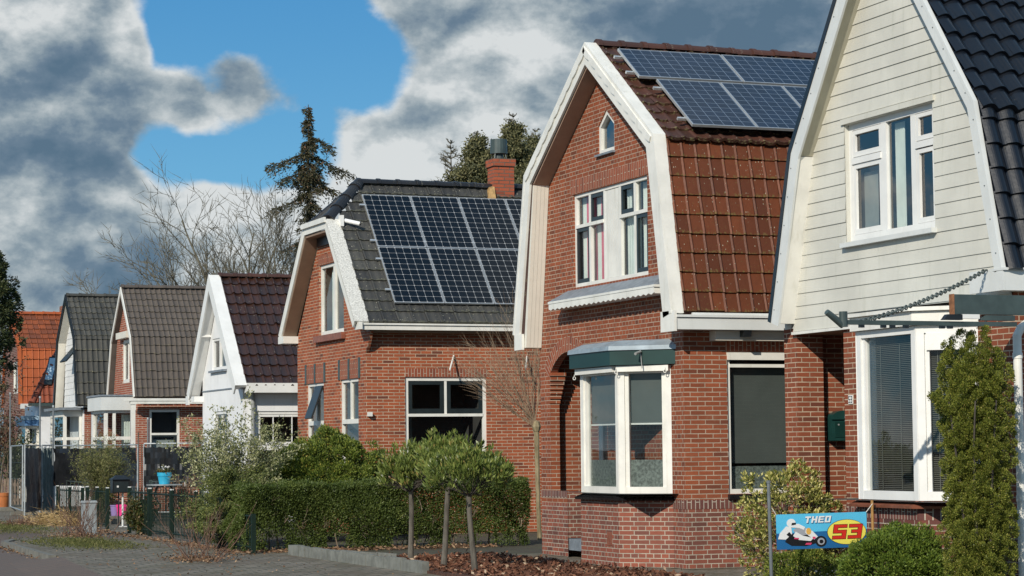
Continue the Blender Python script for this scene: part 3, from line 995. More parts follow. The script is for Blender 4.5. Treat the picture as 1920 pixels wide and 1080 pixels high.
    for fr, L in ((f1, L1), (f2, L2)):
        n = int(L / .13)
        for i in range(n):
            a, c = -.03 + (L + .06) * i / n, -.03 + (L + .06) * (i + 1) / n - .008
            p = [fr.p(a, .905, -.05), fr.p(c, .905, -.05), fr.p(c, .905, .075), fr.p(a, .905, .075), fr.p(a, .985, -.05), fr.p(c, .985, -.05), fr.p(c, .935, .085), fr.p(a, .935, .085)]
            sl.hexa(p)
    sl.build('bay_sill', M['blacktile_sill'], bay)
    fm = MB()
    for fr, L in ((f0, L2), (f1, L1), (f2, L2)):
        fm.lbox(fr, 0.0, .10, .985, 2.74, -.09, -.012); fm.lbox(fr, L - .10, L, .985, 2.74, -.09, -.012)
        fm.lbox(fr, .10, L - .10, .985, 1.09, -.09, -.014); fm.lbox(fr, .10, L - .10, 2.64, 2.74, -.09, -.014)
        fm.lbox(fr, .10, .155, 1.09, 2.64, -.10, -.035); fm.lbox(fr, L - .155, L - .10, 1.09, 2.64, -.10, -.035)
    for fr, L in ((f1, L1), (f2, L2)):
        fm.lbox(fr, .01, L - .02, 2.665, 2.745, -.005, .075)       # awning boxes
    fm.build('bay_frame', M['white'], bay)
    g = MB()
    for fr, L in ((f0, L2), (f1, L1), (f2, L2)):
        g.face([fr.p(.15, 1.08, -.075), fr.p(L - .15, 1.08, -.075), fr.p(L - .15, 2.65, -.075), fr.p(.15, 2.65, -.075)])
    g.build('pane', M['glass'], bay)
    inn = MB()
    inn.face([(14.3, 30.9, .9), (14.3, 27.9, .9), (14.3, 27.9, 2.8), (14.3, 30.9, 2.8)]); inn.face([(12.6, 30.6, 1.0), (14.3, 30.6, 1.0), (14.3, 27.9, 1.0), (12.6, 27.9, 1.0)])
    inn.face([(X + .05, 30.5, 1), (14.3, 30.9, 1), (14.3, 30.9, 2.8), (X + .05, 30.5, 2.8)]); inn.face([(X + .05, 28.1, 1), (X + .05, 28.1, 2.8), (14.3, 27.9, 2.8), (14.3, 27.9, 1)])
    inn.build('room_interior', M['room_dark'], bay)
    cu = MB()
    cu.face([f2.p(.14, 1.95, -.13), f2.p(L2 - .14, 1.95, -.13), f2.p(L2 - .14, 2.66, -.13), f2.p(.14, 2.66, -.13)])
    cu.face([f1.p(.14, 1.97, -.13), f1.p(L1 - .14, 1.97, -.13), f1.p(L1 - .14, 2.66, -.13), f1.p(.14, 2.66, -.13)])
    cu.build('blind', M['screen'], bay)
    cu = MB()
    for fr, L in ((f1, L1), (f2, L2)): cu.lbox(fr, .14, L - .14, 1.94, 1.962, -.14, -.115)
    cu.build('blind_rail', M['white'], bay)
    cu = MB()
    for fr, L in ((f1, L1), (f2, L2)): cu.face([fr.p(.14, 1.06, -.095), fr.p(L - .14, 1.06, -.095), fr.p(L - .14, 1.46, -.095), fr.p(.14, 1.46, -.095)])
    cu.build('frosted_film', M['frost'], bay)
    # bay roof: green fascia with zinc top
    def ring(dd, z): return [(X - .0, 30.53 + dd * 1.0 , z), (12.67 - dd, 29.97 + dd * .41, z), (12.67 - dd, 28.64 - dd * .41, z), (X - .0, 28.08 - dd * 1.0, z)]
    rf = MB()
    a, bq = ring(.13, 2.755), ring(.13, 2.955)
    for i in range(3): rf.face([a[i], a[i + 1], bq[i + 1], bq[i]])
    rf.face(a[::-1])
    rr = rf.build('bay_roof', M['green_fascia'], bay)
    z = MB(); c0, c1, c2 = ring(.155, 2.957), ring(.148, 3.015), ring(-.05, 3.10)
    c15 = ring(.11, 3.03)
    for i in range(3):
        z.face([c0[i], c0[i + 1], c1[i + 1], c1[i]]); z.face([c1[i], c1[i + 1], c15[i + 1], c15[i]])
        z.face([c15[i], c15[i + 1], c2[i + 1], c2[i]])
    z.face(c0[::-1])
    z.build('zinc_cover', M['zinc'], bay)
    s = MB(); q = f2.p(.40, 2.93, .14); s.tube([q, q + f2.n * .12 + Vector((-.03, 0, -.035))], .020, 8); s.tube([f2.p(.40, 2.94, .137), f2.p(.42, 2.70, .137)], .007, 6)
    s.build('waste_spout', M['brown_pipe'], bay)
    for p in (f1.p(.03, 2.62, .09), f2.p(.02, 2.66, .09), f2.p(L2 - .06, 2.66, .09)):
        n = 9; hk = MB()
        hk.tube([p + Vector((0, 0, .05))] + [p + f2.t * (math.cos(t) * .02) + Vector((0, 0, math.sin(t) * .022)) for t in [math.pi / 2 + i * 2 * math.pi / n for i in range(n)]], .006, 5)
        hk.build('awning_hook', M['white'], bay)
    # panels on the upper slope
    vdir = Vector((0, 2.30, 1.61)).normalized()
    base = Vector((0, 27.86, 5.93)); n = Vector((1, 0, 0)).cross(vdir)
    def at(x, v): return Vector((x, 0, 0)) + base + vdir * v + n * .09
    G = 'solar panels on the brown tiled roof'
    panel('blue solar panel at the gable end of the upper row on the brown roof', G, at(13.25, 1.50), 1.64, vdir, .90, 10, 6, 'cell_blue')
    panel('blue solar panel of the upper row partly hidden by the white gable', G, at(14.91, 1.50), 1.64, vdir, .90, 10, 6, 'cell_blue')
    panel('blue solar panel of the lower row nearest the gable edge of the brown roof', G, at(13.49, .03), .985, vdir, 1.40, 6, 10, 'cell_blue')
    panel('blue solar panel in the middle of the lower row on the brown roof', G, at(14.49, .03), .985, vdir, 1.40, 6, 10, 'cell_blue')
    panel('sliver of blue solar panel of the lower row behind the white gable', G, at(15.49, .03), .985, vdir, 1.40, 6, 10, 'cell_blue')
    rl = MB()
    for v, xa in ((1.22, 13.38), (.28, 13.38), (2.2, 13.14), (1.70, 13.14)):
        for dx in (0,): rl.hexa([at(xa, v) - n * .075, at(xa + .5, v) - n * .075, at(xa + .5, v + .04) - n * .075, at(xa, v + .04) - n * .075, at(xa, v) - n * .038, at(xa + .5, v) - n * .038, at(xa + .5, v + .04) - n * .038, at(xa, v + .04) - n * .038])
    rl.build('panel_rail', M['alu'], roof)
    return H


house_b()


def slats(mb, fr, s0, s1, h0, h1, d, pitch=.021, w=.017, tilt=.010):
    h = h0
    while h < h1:
        mb.face([fr.p(s0, h, d + tilt / 2), fr.p(s1, h, d + tilt / 2), fr.p(s1, h + .010, d - w / 2), fr.p(s0, h + .010, d - w / 2)])
        h += pitch


# ---------------------------------------------------------------- house A : white boarded gambrel on the right
def house_a():
    X, YS, YN, YR = 13.70, 20.55, 25.52, 22.95
    XE = 22.0; XF = 13.45
    H = thing('boarded_house', 'nearest house with white boarded gable, glazed black roof and house number by its bay', 'house', (X, YR, 0))
    fx_ = FX(X); fy_ = FY(YS)
    outer = [(20.40, 3.46), (20.86, 5.30), (YR, 8.06), (24.97, 5.26), (25.58, 3.18)]
    low = [(20.56, 3.46), (20.98, 5.22), (YR, 7.86), (24.83, 5.20), (25.40, 3.18)]
    zp = .80
    W = MB()
    wall_face(W, fx_, [(-24.19, zp), (-23.40, zp), (-23.40, 3.2), (-24.19, 3.2)], d=0)
    wall_face(W, fx_, [(-21.30, zp), (-YS, zp), (-YS, 3.4), (-21.30, 3.4)], d=0)
    wall_face(W, fy_, [(X, zp), (XE, zp), (XE, 3.4), (X, 3.4)])
    W.box(X + .002, X + .37, 25.37, 25.71, 0, 3.12)       # far pier of the porch
    W.box(X + .37, 15.4, 25.52, 25.70, 0, 3.12)
    W.box(X + .01, 15.4, 23.95, 24.188, 0, 3.12)
    W.build('brick_wall', M['brick_a'], H)
    W = MB()
    wall_face(W, fx_, [(-24.19, 0), (-23.40, 0), (-23.40, zp), (-24.19, zp)])
    wall_face(W, fx_, [(-21.30, 0), (-YS, 0), (-YS, zp), (-21.30, zp)])
    wall_face(W, fy_, [(X, 0), (XE, 0), (XE, zp), (X, zp)])
    W.build('plinth', M['brick_a_low'], H)
    W = MB(); W.lbox(fx_, -24.19, -23.4, zp - .004, zp + .13, -.02, .004); W.lbox(fy_, X - .003, XE, zp - .004, zp + .13, -.02, .004)
    W.build('soldier_course', M['soldier_low'], H)
    box_part(H, 'front_door', 'room_dark', 15.1, 15.16, 24.19, 25.52, .1, 3.1)
    box_part(H, 'porch_ceiling', 'soffit', X + .01, 15.4, 24.19, 25.51, 3.02, 3.10)
    box_part(H, 'porch_floor', 'lead', X - .2, 15.4, 24.20, 25.36, .02, .16)
    # gable wall behind the boards, boards
    W = MB()
    wall_face(W, FX(X - .02), [(-25.44, 3.10), (-20.52, 3.10), (-20.98, 5.25), (-YR, 7.9), (-24.85, 5.23)], [rect(-24.02, -22.02, 4.02, 5.49)], depth=.14)
    W.box(X + .0, XE, 25.50, 25.68, 3.1, 3.3)
    W.build('gable_wall', M['clap'], H)
    boarding(H, FX(X - .02), gable_lr([(3.0, -25.42), (5.23, -24.86), (7.9, -YR)], [(3.0, -20.50), (5.25, -20.98), (7.9, -YR)]), 3.06, 7.8, .157, 'clap', holes=[(-24.02, -22.02, 4.02, 5.49)], lean=.013, gap=.006)
    wf = window(H, FX(X - .02), -24.02, -22.02, 4.06, 5.49, fw=.075, rec=.055, frame='white_clean', glass='glass_sky', room='room_dark', roomd=.9,
                vb=[(-23.215, .11, 4.14, 5.42), (-22.55, .11, 4.14, 5.42)], hb=[(5.04, .075, -23.95, -23.27), (5.05, .075, -22.5, -22.09)],
                sashes=[(-23.94, -23.275, 5.09, 5.41, .05, 'white_clean'), (-23.94, -23.275, 4.15, 5.0, .055, 'white_clean'), (-22.49, -22.10, 5.10, 5.41, .045, 'white_clean'), (-22.49, -22.10, 4.15, 5.0, .05, 'white_clean')],
                curtains=[(-23.88, -23.55, 4.15, 4.9, 'curtain_grey', 0), (-23.14, -22.92, 4.15, 5.40, 'curtain', .012)])
    box_part(wf, 'window_sill', 'white_cool', X - .10, X - .02, 21.98, 24.06, 4.0, 4.055)
    tr = MB(); tr.lbox(FX(X - .02), -24.07, -21.97, 5.495, 5.56, -.02, .035); tr.build('head_trim', M['clap'], wf)
    bt = MB(); bt.lbox(FX(X - .02), -25.42, -20.52, 3.02, 3.055, -.02, .03); bt.build('drip_board', M['white'], H)
    # roof
    sl = MB()
    for k in range(4):
        sl.hexa([(XF + .03, *low[k]), (XE, *low[k]), (XE, *low[k + 1]), (XF + .03, *low[k + 1]), (XF + .03, *outer[k]), (XE, *outer[k]), (XE, *outer[k + 1]), (XF + .03, *outer[k + 1])])
    roof = sl.build('roof', M['tile_a'], H)
    v1 = (0, outer[1][0] - outer[0][0], outer[1][1] - outer[0][1]); v2 = (0, outer[2][0] - outer[1][0], outer[2][1] - outer[1][1])
    tile_slope(roof, 'roof_tiles', M['tile_a'], (XF + .05, outer[0][0] - .02, outer[0][1] - .02), 5.5, v1, 1.97, .247, .285, P_bold(.045), lip=.045, seed=21, ns=14, jit=.002, off=.02)
    tile_slope(roof, 'roof_tiles', M['tile_a'], (XF + .05, outer[1][0] - .09, outer[1][1] - .10), 5.5, v2, 3.5, .247, .285, P_bold(.045), lip=.045, seed=22, ns=14, jit=.002, off=.02)
    lv = MB(); strip_board(lv, [outer[2], outer[3], outer[4]], .0, .075, XF - .01, XF + .35); lv.build('verge_tiles', M['tile_a'], roof)
    bb = MB(); strip_board(bb, outer[:3], .01, -.115, XF, XF + .028); strip_board(bb, outer[2:], .01, -.20, XF, XF + .028)
    bbo = bb.build('barge_board', M['white_cool'], H)
    cp = MB(); strip_board(cp, outer[:3], -.01, .03, XF - .006, XF + .05); cp.build('verge_cap', M['white_cool'], H)
    sc2 = MB()
    for pa, pb in zip(outer, outer[1:]):
        a, b = Vector(pa), Vector(pb); n = int((b - a).length / .33)
        for i in range(n):
            q = a.lerp(b, (i + .5) / n)
            off = -.03 if pa[0] < YR - .01 else -.05
            e = (b - a).normalized(); nn = Vector((-e.y, e.x)); q = q + nn * off
            sc2.tube([(XF - .008, *q), (XF + .01, *q)], .007, 6)
    sc2.build('barge_screws', M['steel_dark'], bbo)
    so = MB()
    so.hexa([(XF + .03, 24.82, 5.21), (X - .02, 24.82, 5.21), (X - .02, YR, 7.8), (XF + .03, YR, 7.8), (XF + .03, 24.85, 5.25), (X - .02, 24.85, 5.25), (X - .02, YR, 7.85), (XF + .03, YR, 7.85)])
    so.build('soffit', M['soffit_olive'], H)
    so = MB()
    so.hexa([(XF + .03, 25.37, 3.16), (X - .02, 25.37, 3.16), (X - .02, 25.42, 3.16), (XF + .03, 25.42, 3.16), (XF + .03, 24.80, 5.20), (X - .02, 24.80, 5.20), (X - .02, 24.86, 5.20), (XF + .03, 24.86, 5.20)])
    so.build('eave_cheek', M['white'], H)
    # box gutter with its boxed end at the corner
    g = MB(); g.box(XF + .0, XF + .03, 20.36, 21.0, 3.235, 3.47); g.box(XF + .031, XE, 20.36, 20.54, 3.235, 3.445); g.box(XF - .005, XE, 20.335, 20.54, 3.447, 3.475)
    g.build('gutter', M['white_cool'], H)
    # downpipe
    p = MB(); q = [(13.98, 20.43, 3.24), (13.98, 20.43, 3.08), (13.94, 20.43, 3.00), (13.70, 20.43, 2.84), (13.655, 20.43, 2.76), (13.655, 20.43, 0)]
    p.tube(q, .047, 14)
    for z in (2.52, 1.02): p.tube([(13.655, 20.43, z), (13.655, 20.43, z + .06)], .053, 14)
    p.build('downpipe', M['white'], H, smooth=True)
    # bay
    f0 = Fr((X, 23.55, 0), (-1, -1, 0)); f1 = Fr((13.2, 23.04, 0), (0, -1, 0)); f2 = Fr((13.2, 21.73, 0), (1, -1, 0)); L1, L2 = 1.31, .707
    FS = ((f0, .71), (f1, L1), (f2, L2))
    b = MB()
    for fr, L in FS: wall_face(b, fr, rect(0, L, 0, .80))
    bay = b.build('bay_window', M['brick_a_low'], H)
    b = MB()
    for fr, L in FS: b.lbox(fr, 0, L, .80, .925, -.05, .003)
    b.build('soldier_course', M['soldier_low'], bay)
    b = MB()
    for fr, L in FS:
        b.hexa([fr.p(-.04, .926, -.05), fr.p(L + .03, .926, -.05), fr.p(L + .03, .926, .10), fr.p(-.04, .926, .10), fr.p(-.04, 1.01, -.05), fr.p(L + .03, 1.01, -.05), fr.p(L + .03, .955, .11), fr.p(-.04, .955, .11)])
    b.build('bay_sill', M['redtile_sill'], bay)
    fm = MB()
    for fr, L in FS:
        fm.lbox(fr, 0, .10, 1.01, 2.93, -.09, -.012); fm.lbox(fr, L - .10, L, 1.01, 2.93, -.09, -.012)
        fm.lbox(fr, .10, L - .10, 1.01, 1.11, -.09, -.014); fm.lbox(fr, .10, L - .10, 2.85, 2.93, -.09, -.014)
        fm.lbox(fr, .10, .15, 1.11, 2.85, -.10, -.04); fm.lbox(fr, L - .15, L - .10, 1.11, 2.85, -.10, -.04)
    fm.lbox(f2, .12, L2 - .12, 2.66, 2.85, -.06, -.01)
    fm.build('bay_frame', M['white_clean'], bay)
    b = MB()
    for fr, L in FS:
        b.lbox(fr, -.02, L + .01, 2.935, 3.09, -.06, .05)
        b.lbox(fr, -.04, L + .03, 3.092, 3.135, -.06, .10)
    b.build('bay_fascia', M['white'], bay)
    b = MB(); b.face([(X, 23.6, 3.2), (13.09, 23.08, 3.14), (13.09, 21.70, 3.14), (X, 21.1, 3.2)]); b.build('bay_roof', M['lead'], bay)
    g = MB()
    for fr, L in FS: g.face([fr.p(.14, 1.10, -.075), fr.p(L - .14, 1.10, -.075), fr.p(L - .14, 2.86, -.075), fr.p(.14, 2.86, -.075)])
    g.build('pane', M['glass'], bay)
    bl = MB()
    slats(bl, f1, .15, L1 - .15, 1.12, 2.80, -.12); slats(bl, f2, .15, L2 - .15, 1.12, 2.66, -.12)
    for fr, L in ((f1, L1), (f2, L2)):
        for t in ((.3, .62, .9) if L > 1 else (.32, .62)): bl.lbox(fr, L * t - .004, L * t + .004, 1.12, 2.75, -.107, -.10)
    bl.build('blind', M['blind'], bay)
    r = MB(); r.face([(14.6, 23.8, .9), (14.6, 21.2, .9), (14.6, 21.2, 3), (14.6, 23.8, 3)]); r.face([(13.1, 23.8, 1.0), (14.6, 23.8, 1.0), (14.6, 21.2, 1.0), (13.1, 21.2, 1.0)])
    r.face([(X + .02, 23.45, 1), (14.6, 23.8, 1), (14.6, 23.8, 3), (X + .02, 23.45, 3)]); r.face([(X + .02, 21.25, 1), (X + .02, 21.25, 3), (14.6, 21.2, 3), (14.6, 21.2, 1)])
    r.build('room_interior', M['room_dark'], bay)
    return H


house_a()


# ---------------------------------------------------------------- house C : black tiled half hipped house
def house_c():
    X, YS, YN, YR = 13.20, 41.74, 46.52, 44.13
    XE = 22.0; XF = 12.88
    H = thing('half_hipped_house', 'red brick house with black half-hipped roof, brick chimney and black solar panels', 'house', (X, YR, 0))
    fx_, fy_ = FX(X), FY(YS)
    e0 = (41.44, 4.06); e1 = (43.36, 6.20); e2 = (YR, 7.06); e3 = (44.90, 6.20); e4 = (46.82, 4.06)
    up = (-44.87, -43.16, 3.98, 5.42); w1 = (-45.82, -44.58, 1.25, 3.02); w2 = (-43.43, -42.22, 1.25, 3.03); sw = (13.995, 15.67, .9, 3.035)
    W = MB()
    wall_face(W, fx_, [(-YN, 0), (-YS, 0), (-YS, 4.0), (-43.40, 5.95), (-44.86, 5.95), (-YN, 4.0)], [rect(*up), rect(*w1), rect(*w2)])
    wall_face(W, fy_, [(X, 0), (XE, 0), (XE, 4.0), (X, 4.0)], [rect(*sw)])
    W.box(X + .012, XE, YN - .2, YN - .01, 0, 4.0); W.box(XE - .2, XE - .01, YS + .01, YN - .21, 0, 4.0)
    W.build('brick_wall', M['brick_c'], H)
    sl = MB()
    lo = [(41.62, 4.02), (YR, 6.86), (46.64, 4.02)]; hi = [e0, e2, e4]
    for k in range(2):
        sl.hexa([(X + (.85 if k else .0), *lo[k]), (XE, *lo[k]), (XE, *lo[k + 1]), (X + (.0 if k else .85), *lo[k + 1]), (X + .75, *hi[k]) if k else (X - .25, *hi[k]), (XE, *hi[k]), (XE, *hi[k + 1]), (X + .75, *hi[k + 1]) if not k else (X - .25, *hi[k + 1])])
    roof = sl.build('roof', M['tile_c'], H)
    vd = (0, e2[0] - e0[0], e2[1] - e0[1]); L = math.hypot(e2[0] - e0[0], e2[1] - e0[1])
    Lk = math.hypot(e1[0] - e0[0], e1[1] - e0[1])
    xk = XF + .27

    def um(v): return 0 if v < Lk else (v - Lk) / (L - Lk) * .68
    tile_slope(roof, 'roof_tiles', M['tile_c'], (xk, e0[0], e0[1]), 8.5, vd, L + .02, .30, .285, lambda t: .010 * math.sin(t * 2 * math.pi * 2) * .5 + (.012 if t < .12 else 0), lip=.032, umin=um, seed=31, ns=10, jit=.005, off=.015)
    # half hip facing the street
    hp = MB(); hp.face([(XF, 44.94, 6.20), (XF, 43.32, 6.20), (XF + .95, YR, 7.06)]); hp.face([(XF, 43.32, 6.17), (XF, 44.94, 6.17), (X + .7, YR, 6.8)]); hp.build('hip_face', M['tile_c'], roof)
    ridge_tiles(roof, M['tile_hip'], (XF + .9, YR, 7.09), (XE, YR, 7.09), .12, .42)
    ridge_tiles(roof, M['tile_hip'], (XF + .06, 43.40, 6.24), (XF + .95, YR, 7.10), .13, .40, name='hip_tiles')
    ridge_tiles(roof, M['tile_hip'], (XF + .06, 44.86, 6.20), (XF + .74, YR + .20, 6.86), .11, .40, name='hip_tiles')
    line = [e0, e1, e3, e4]
    bb = MB(); strip_board(bb, [e0, e1], .02, -.13, XF, XF + .03); strip_board(bb, [e1, e3], .02, -.16, XF - .003, XF + .027); strip_board(bb, [e3, e4], .02, -.13, XF, XF + .03)
    bb.build('barge_board', M['white'], H)
    cp = MB(); strip_board(cp, [e0, e1], -.0, .05, XF - .004, XF + .285); cp.build('verge_cap', M['speckle'], H)
    cp = MB(); strip_board(cp, [e3, e4], -.0, .05, XF - .004, XF + .285); cp.build('verge_cap', M['white'], H)
    cp = MB(); strip_board(cp, [(43.30, 6.215), (44.96, 6.215)], -.05, .05, XF - .05, XF - .004); cp.build('hip_gutter', M['white'], H)
    so = MB()
    so.hexa([(XF + .03, 46.60, 4.02), (X - .003, 46.60, 4.02), (X - .003, 44.86, 5.98), (XF + .03, 44.86, 5.98), (XF + .03, 46.64, 4.06), (X - .003, 46.64, 4.06), (X - .003, 44.90, 6.02), (XF + .03, 44.90, 6.02)])
    so.build('soffit', M['soffit'], H); so = MB()
    so.hexa([(XF + .03, 41.66, 4.02), (X - .003, 41.66, 4.02), (X - .003, 43.40, 5.98), (XF + .03, 43.40, 5.98), (XF + .03, 41.62, 4.06), (X - .003, 41.62, 4.06), (X - .003, 43.36, 6.02), (XF + .03, 43.36, 6.02)])
    so.build('soffit', M['soffit'], H)
    box_part(H, 'soffit_top', 'soffit', XF + .03, X - .003, 43.36, 44.90, 5.98, 6.03)
    box_part(H, 'gable_beam', 'black', X - .06, X - .003, 43.42, 44.84, 5.80, 5.975)
    box_part(H, 'eave_return', 'white', XF - .01, X - .002, 46.45, 46.86, 3.90, 4.05)
    # gutter, brackets
    g = MB(); g.box(XF + .12, XE, 41.33, 41.50, 4.018, 4.05); g.box(XF + .13, XE, 41.36, 41.49, 3.925, 4.015); g.build('gutter', M['white'], H)
    box_part(H, 'gutter_stop', 'white', XF + .06, XF + .119, 41.30, 41.62, 3.93, 4.07)
    box_part(H, 'eave_soffit', 'soffit', X + .01, XE, 41.51, YS - .003, 3.88, 3.95)
    b = MB(); b.hexa([(X - .0, YS - .12, 3.62), (X + .06, YS - .12, 3.62), (X + .06, YS - .003, 3.5), (X, YS - .003, 3.5), (X, YS - .30, 3.90), (X + .06, YS - .30, 3.90), (X + .06, YS - .003, 3.90), (X, YS - .003, 3.90)])
    b.build('eave_bracket', M['brick_c'], H)
    # windows
    u = window(H, fx_, *up, fw=.07, rec=.035, vb=[(-43.93, .13, 4.05, 5.36)], glass='glass', curtains=[(-44.45, -44.1, 4.05, 5.3, 'curtain', .01), (-43.65, -43.3, 4.05, 5.3, 'curtain', .01)])
    box_part(u, 'window_sill', 'redtile_sill', X - .09, X - .004, 43.05, 45.05, 3.84, 3.97)
    li = MB(); li.lbox(fx_, -44.95, -43.16, 5.43, 5.62, -.02, .004); li.build('lintel', M['soldier'], H)
    for w in (w1, w2):
        mid = (w[0] + w[1]) / 2
        o = window(H, fx_, *w, fw=.06, rec=.03, vb=[(mid, .06, 2.2, 2.97)], hb=[(2.2, .09, w[0] + .06, w[1] - .06)], glass='glass', room='room', curtains=[(w[1] - .45, w[1] - .1, 1.3, 2.15, 'curtain_grey', 0)])
        li = MB(); li.lbox(fx_, w[0] - .06, w[1] + .06, w[3] + .005, w[3] + .36, -.02, .006); li.build('lintel', M['soldier'], H)
        for a in (w[0] - .10, mid - .05, w[1] + .03):
            li = MB(); li.lbox(fx_, a, a + .10, w[3] + .0, w[3] + .40, -.02, .018); li.build('lintel_block', M['slate_paint'], H)
    sa = MB()
    q = w1
    sa.hexa([fx_.p(-45.15, 2.28, .22), fx_.p(-44.66, 2.28, .22), fx_.p(-44.66, 2.30, .25), fx_.p(-45.15, 2.30, .25), fx_.p(-45.15, 2.94, -.02), fx_.p(-44.66, 2.94, -.02), fx_.p(-44.66, 2.96, .01), fx_.p(-45.15, 2.96, .01)])
    sa.build('open_sash', M['sash'], H)
    o = window(H, fy_, *sw, fw=.07, rec=.03, vb=[(14.83, .05, 2.32, 2.96)], hb=[(2.30, .055, 14.06, 15.6)], sashes=[(14.07, 14.80, 2.335, 2.965, .075, 'sash'), (14.86, 15.60, 2.335, 2.965, .075, 'sash')], room='room_dark', roomd=1.2)
    li = MB(); li.lbox(fy_, 13.99, 15.68, 3.045, 3.20, -.02, .004); li.build('lintel', M['soldier'], H)
    for (ua, va, ub, vb_) in ((850, 667, 832, 697), (987, 668, 973, 695)):
        xa, za = fy(YS, ua, va); xb, zb = fy(YS, ub, vb_)
        t = MB(); t.tube([(xa, YS - .02, za), (xb, YS - .35, zb + .02)], .018, 6); t.build('awning_arm', M['white'], H)
    t = MB(); t.box(X + .02, X + .10, YS - .10, YS - .003, 2.28, 2.36); t.build('outdoor_lamp', M['white'], H)
    # chimney
    xa, _ = fy(43.9, 927, 340); xb, _ = fy(43.9, 964, 340)
    c = MB(); c.box(xa, xb, 43.90, 44.30, 6.55, 7.50); c.box(xa - .03, xb + .03, 43.87, 44.33, 7.50, 7.66)
    ch = c.build('chimney', M['chimney_brick'], roof)
    cx = (xa + xb) / 2 - .04
    c = MB(); c.lathe([(.02, 8.09), (.175, 8.08), (.178, 7.78), (.16, 7.775), (.01, 7.775)], (cx, 44.1, 0), 18); c.lathe([(.09, 7.78), (.11, 7.665)], (cx, 44.1, 0), 12)
    for k in range(4):
        a = k * math.pi / 2 + .7; c.tube([(cx + .15 * math.cos(a), 44.1 + .15 * math.sin(a), 7.79), (cx + .18 * math.cos(a), 44.1 + .18 * math.sin(a), 7.665)], .012, 5)
    c.build('cowl', M['slate_paint'], ch, smooth=False)
    c = MB(); c.hexa([(xa - .22, 43.74, 6.62), (xa - .003, 43.74, 6.62), (xa - .003, 44.05, 6.9), (xa - .14, 44.05, 6.9), (xa - .10, 43.89, 7.02), (xa - .003, 43.89, 7.06), (xa - .003, 44.06, 7.10), (xa - .08, 44.06, 7.08)]); c.box(xa - .05, xb + .06, 43.78, 43.895, 6.62, 6.76)
    c.build('chimney_flashing', M['gold_flash'], ch)
    # camera on the barge
    o = thing('security_camera', 'white cylindrical security camera fixed at the top of the black roof verge', 'camera', (XF + .3, 43.3, 6.2))
    c = MB(); c.tube([(XF + .36, 43.22, 6.20), (XF + .62, 43.02, 6.12)], .042, 12); c.build('housing', M['white_clean'], o, smooth=False)
    c = MB(); c.tube([(XF + .60, 43.035, 6.126), (XF + .63, 43.012, 6.117)], .034, 12); c.build('lens', M['black'], o)
    c = MB(); c.box(XF + .26, XF + .33, 43.16, 43.30, 6.08, 6.30); c.tube([(XF + .33, 43.23, 6.18), (XF + .38, 43.20, 6.19)], .02, 8); c.build('bracket', M['white_clean'], o)
    vdir = Vector((0, 44.2 - 41.5, 3.0)).normalized(); base = Vector((0, 41.47, 4.12)); n = Vector((1, 0, 0)).cross(vdir)
    names = [['leftmost', 'second from the left', 'third from the left', 'rightmost beside the next house'], ['leftmost', 'second from the left', 'third from the left', 'rightmost half hidden by a barge board']]
    for r, v0, h, nm in ((0, .40, 1.57, 'bottom'), (1, 1.99, 1.53, 'top')):
        for k in range(4):
            pos = base + vdir * v0 + n * .09 + Vector((13.77 + 1.035 * k, 0, 0))
            panel('black solar panel %s in the %s row' % (names[r][k], nm), 'solar panels on the black half-hipped roof', pos, 1.02, vdir, h, 6, 10, 'cell_black')
    rl = MB()
    for v in (.75, 1.62, 2.15, 3.2):
        q = base + vdir * v + n * .05
        rl.hexa([q + Vector((13.66, 0, 0)), q + Vector((18.0, 0, 0)), q + Vector((18.0, 0, 0)) + vdir * .04, q + Vector((13.66, 0, 0)) + vdir * .04] + [p + n * .035 for p in (q + Vector((13.66, 0, 0)), q + Vector((18.0, 0, 0)), q + Vector((18.0, 0, 0)) + vdir * .04, q + Vector((13.66, 0, 0)) + vdir * .04)])
    rl.build('panel_rail', M['alu'], roof)


house_c()


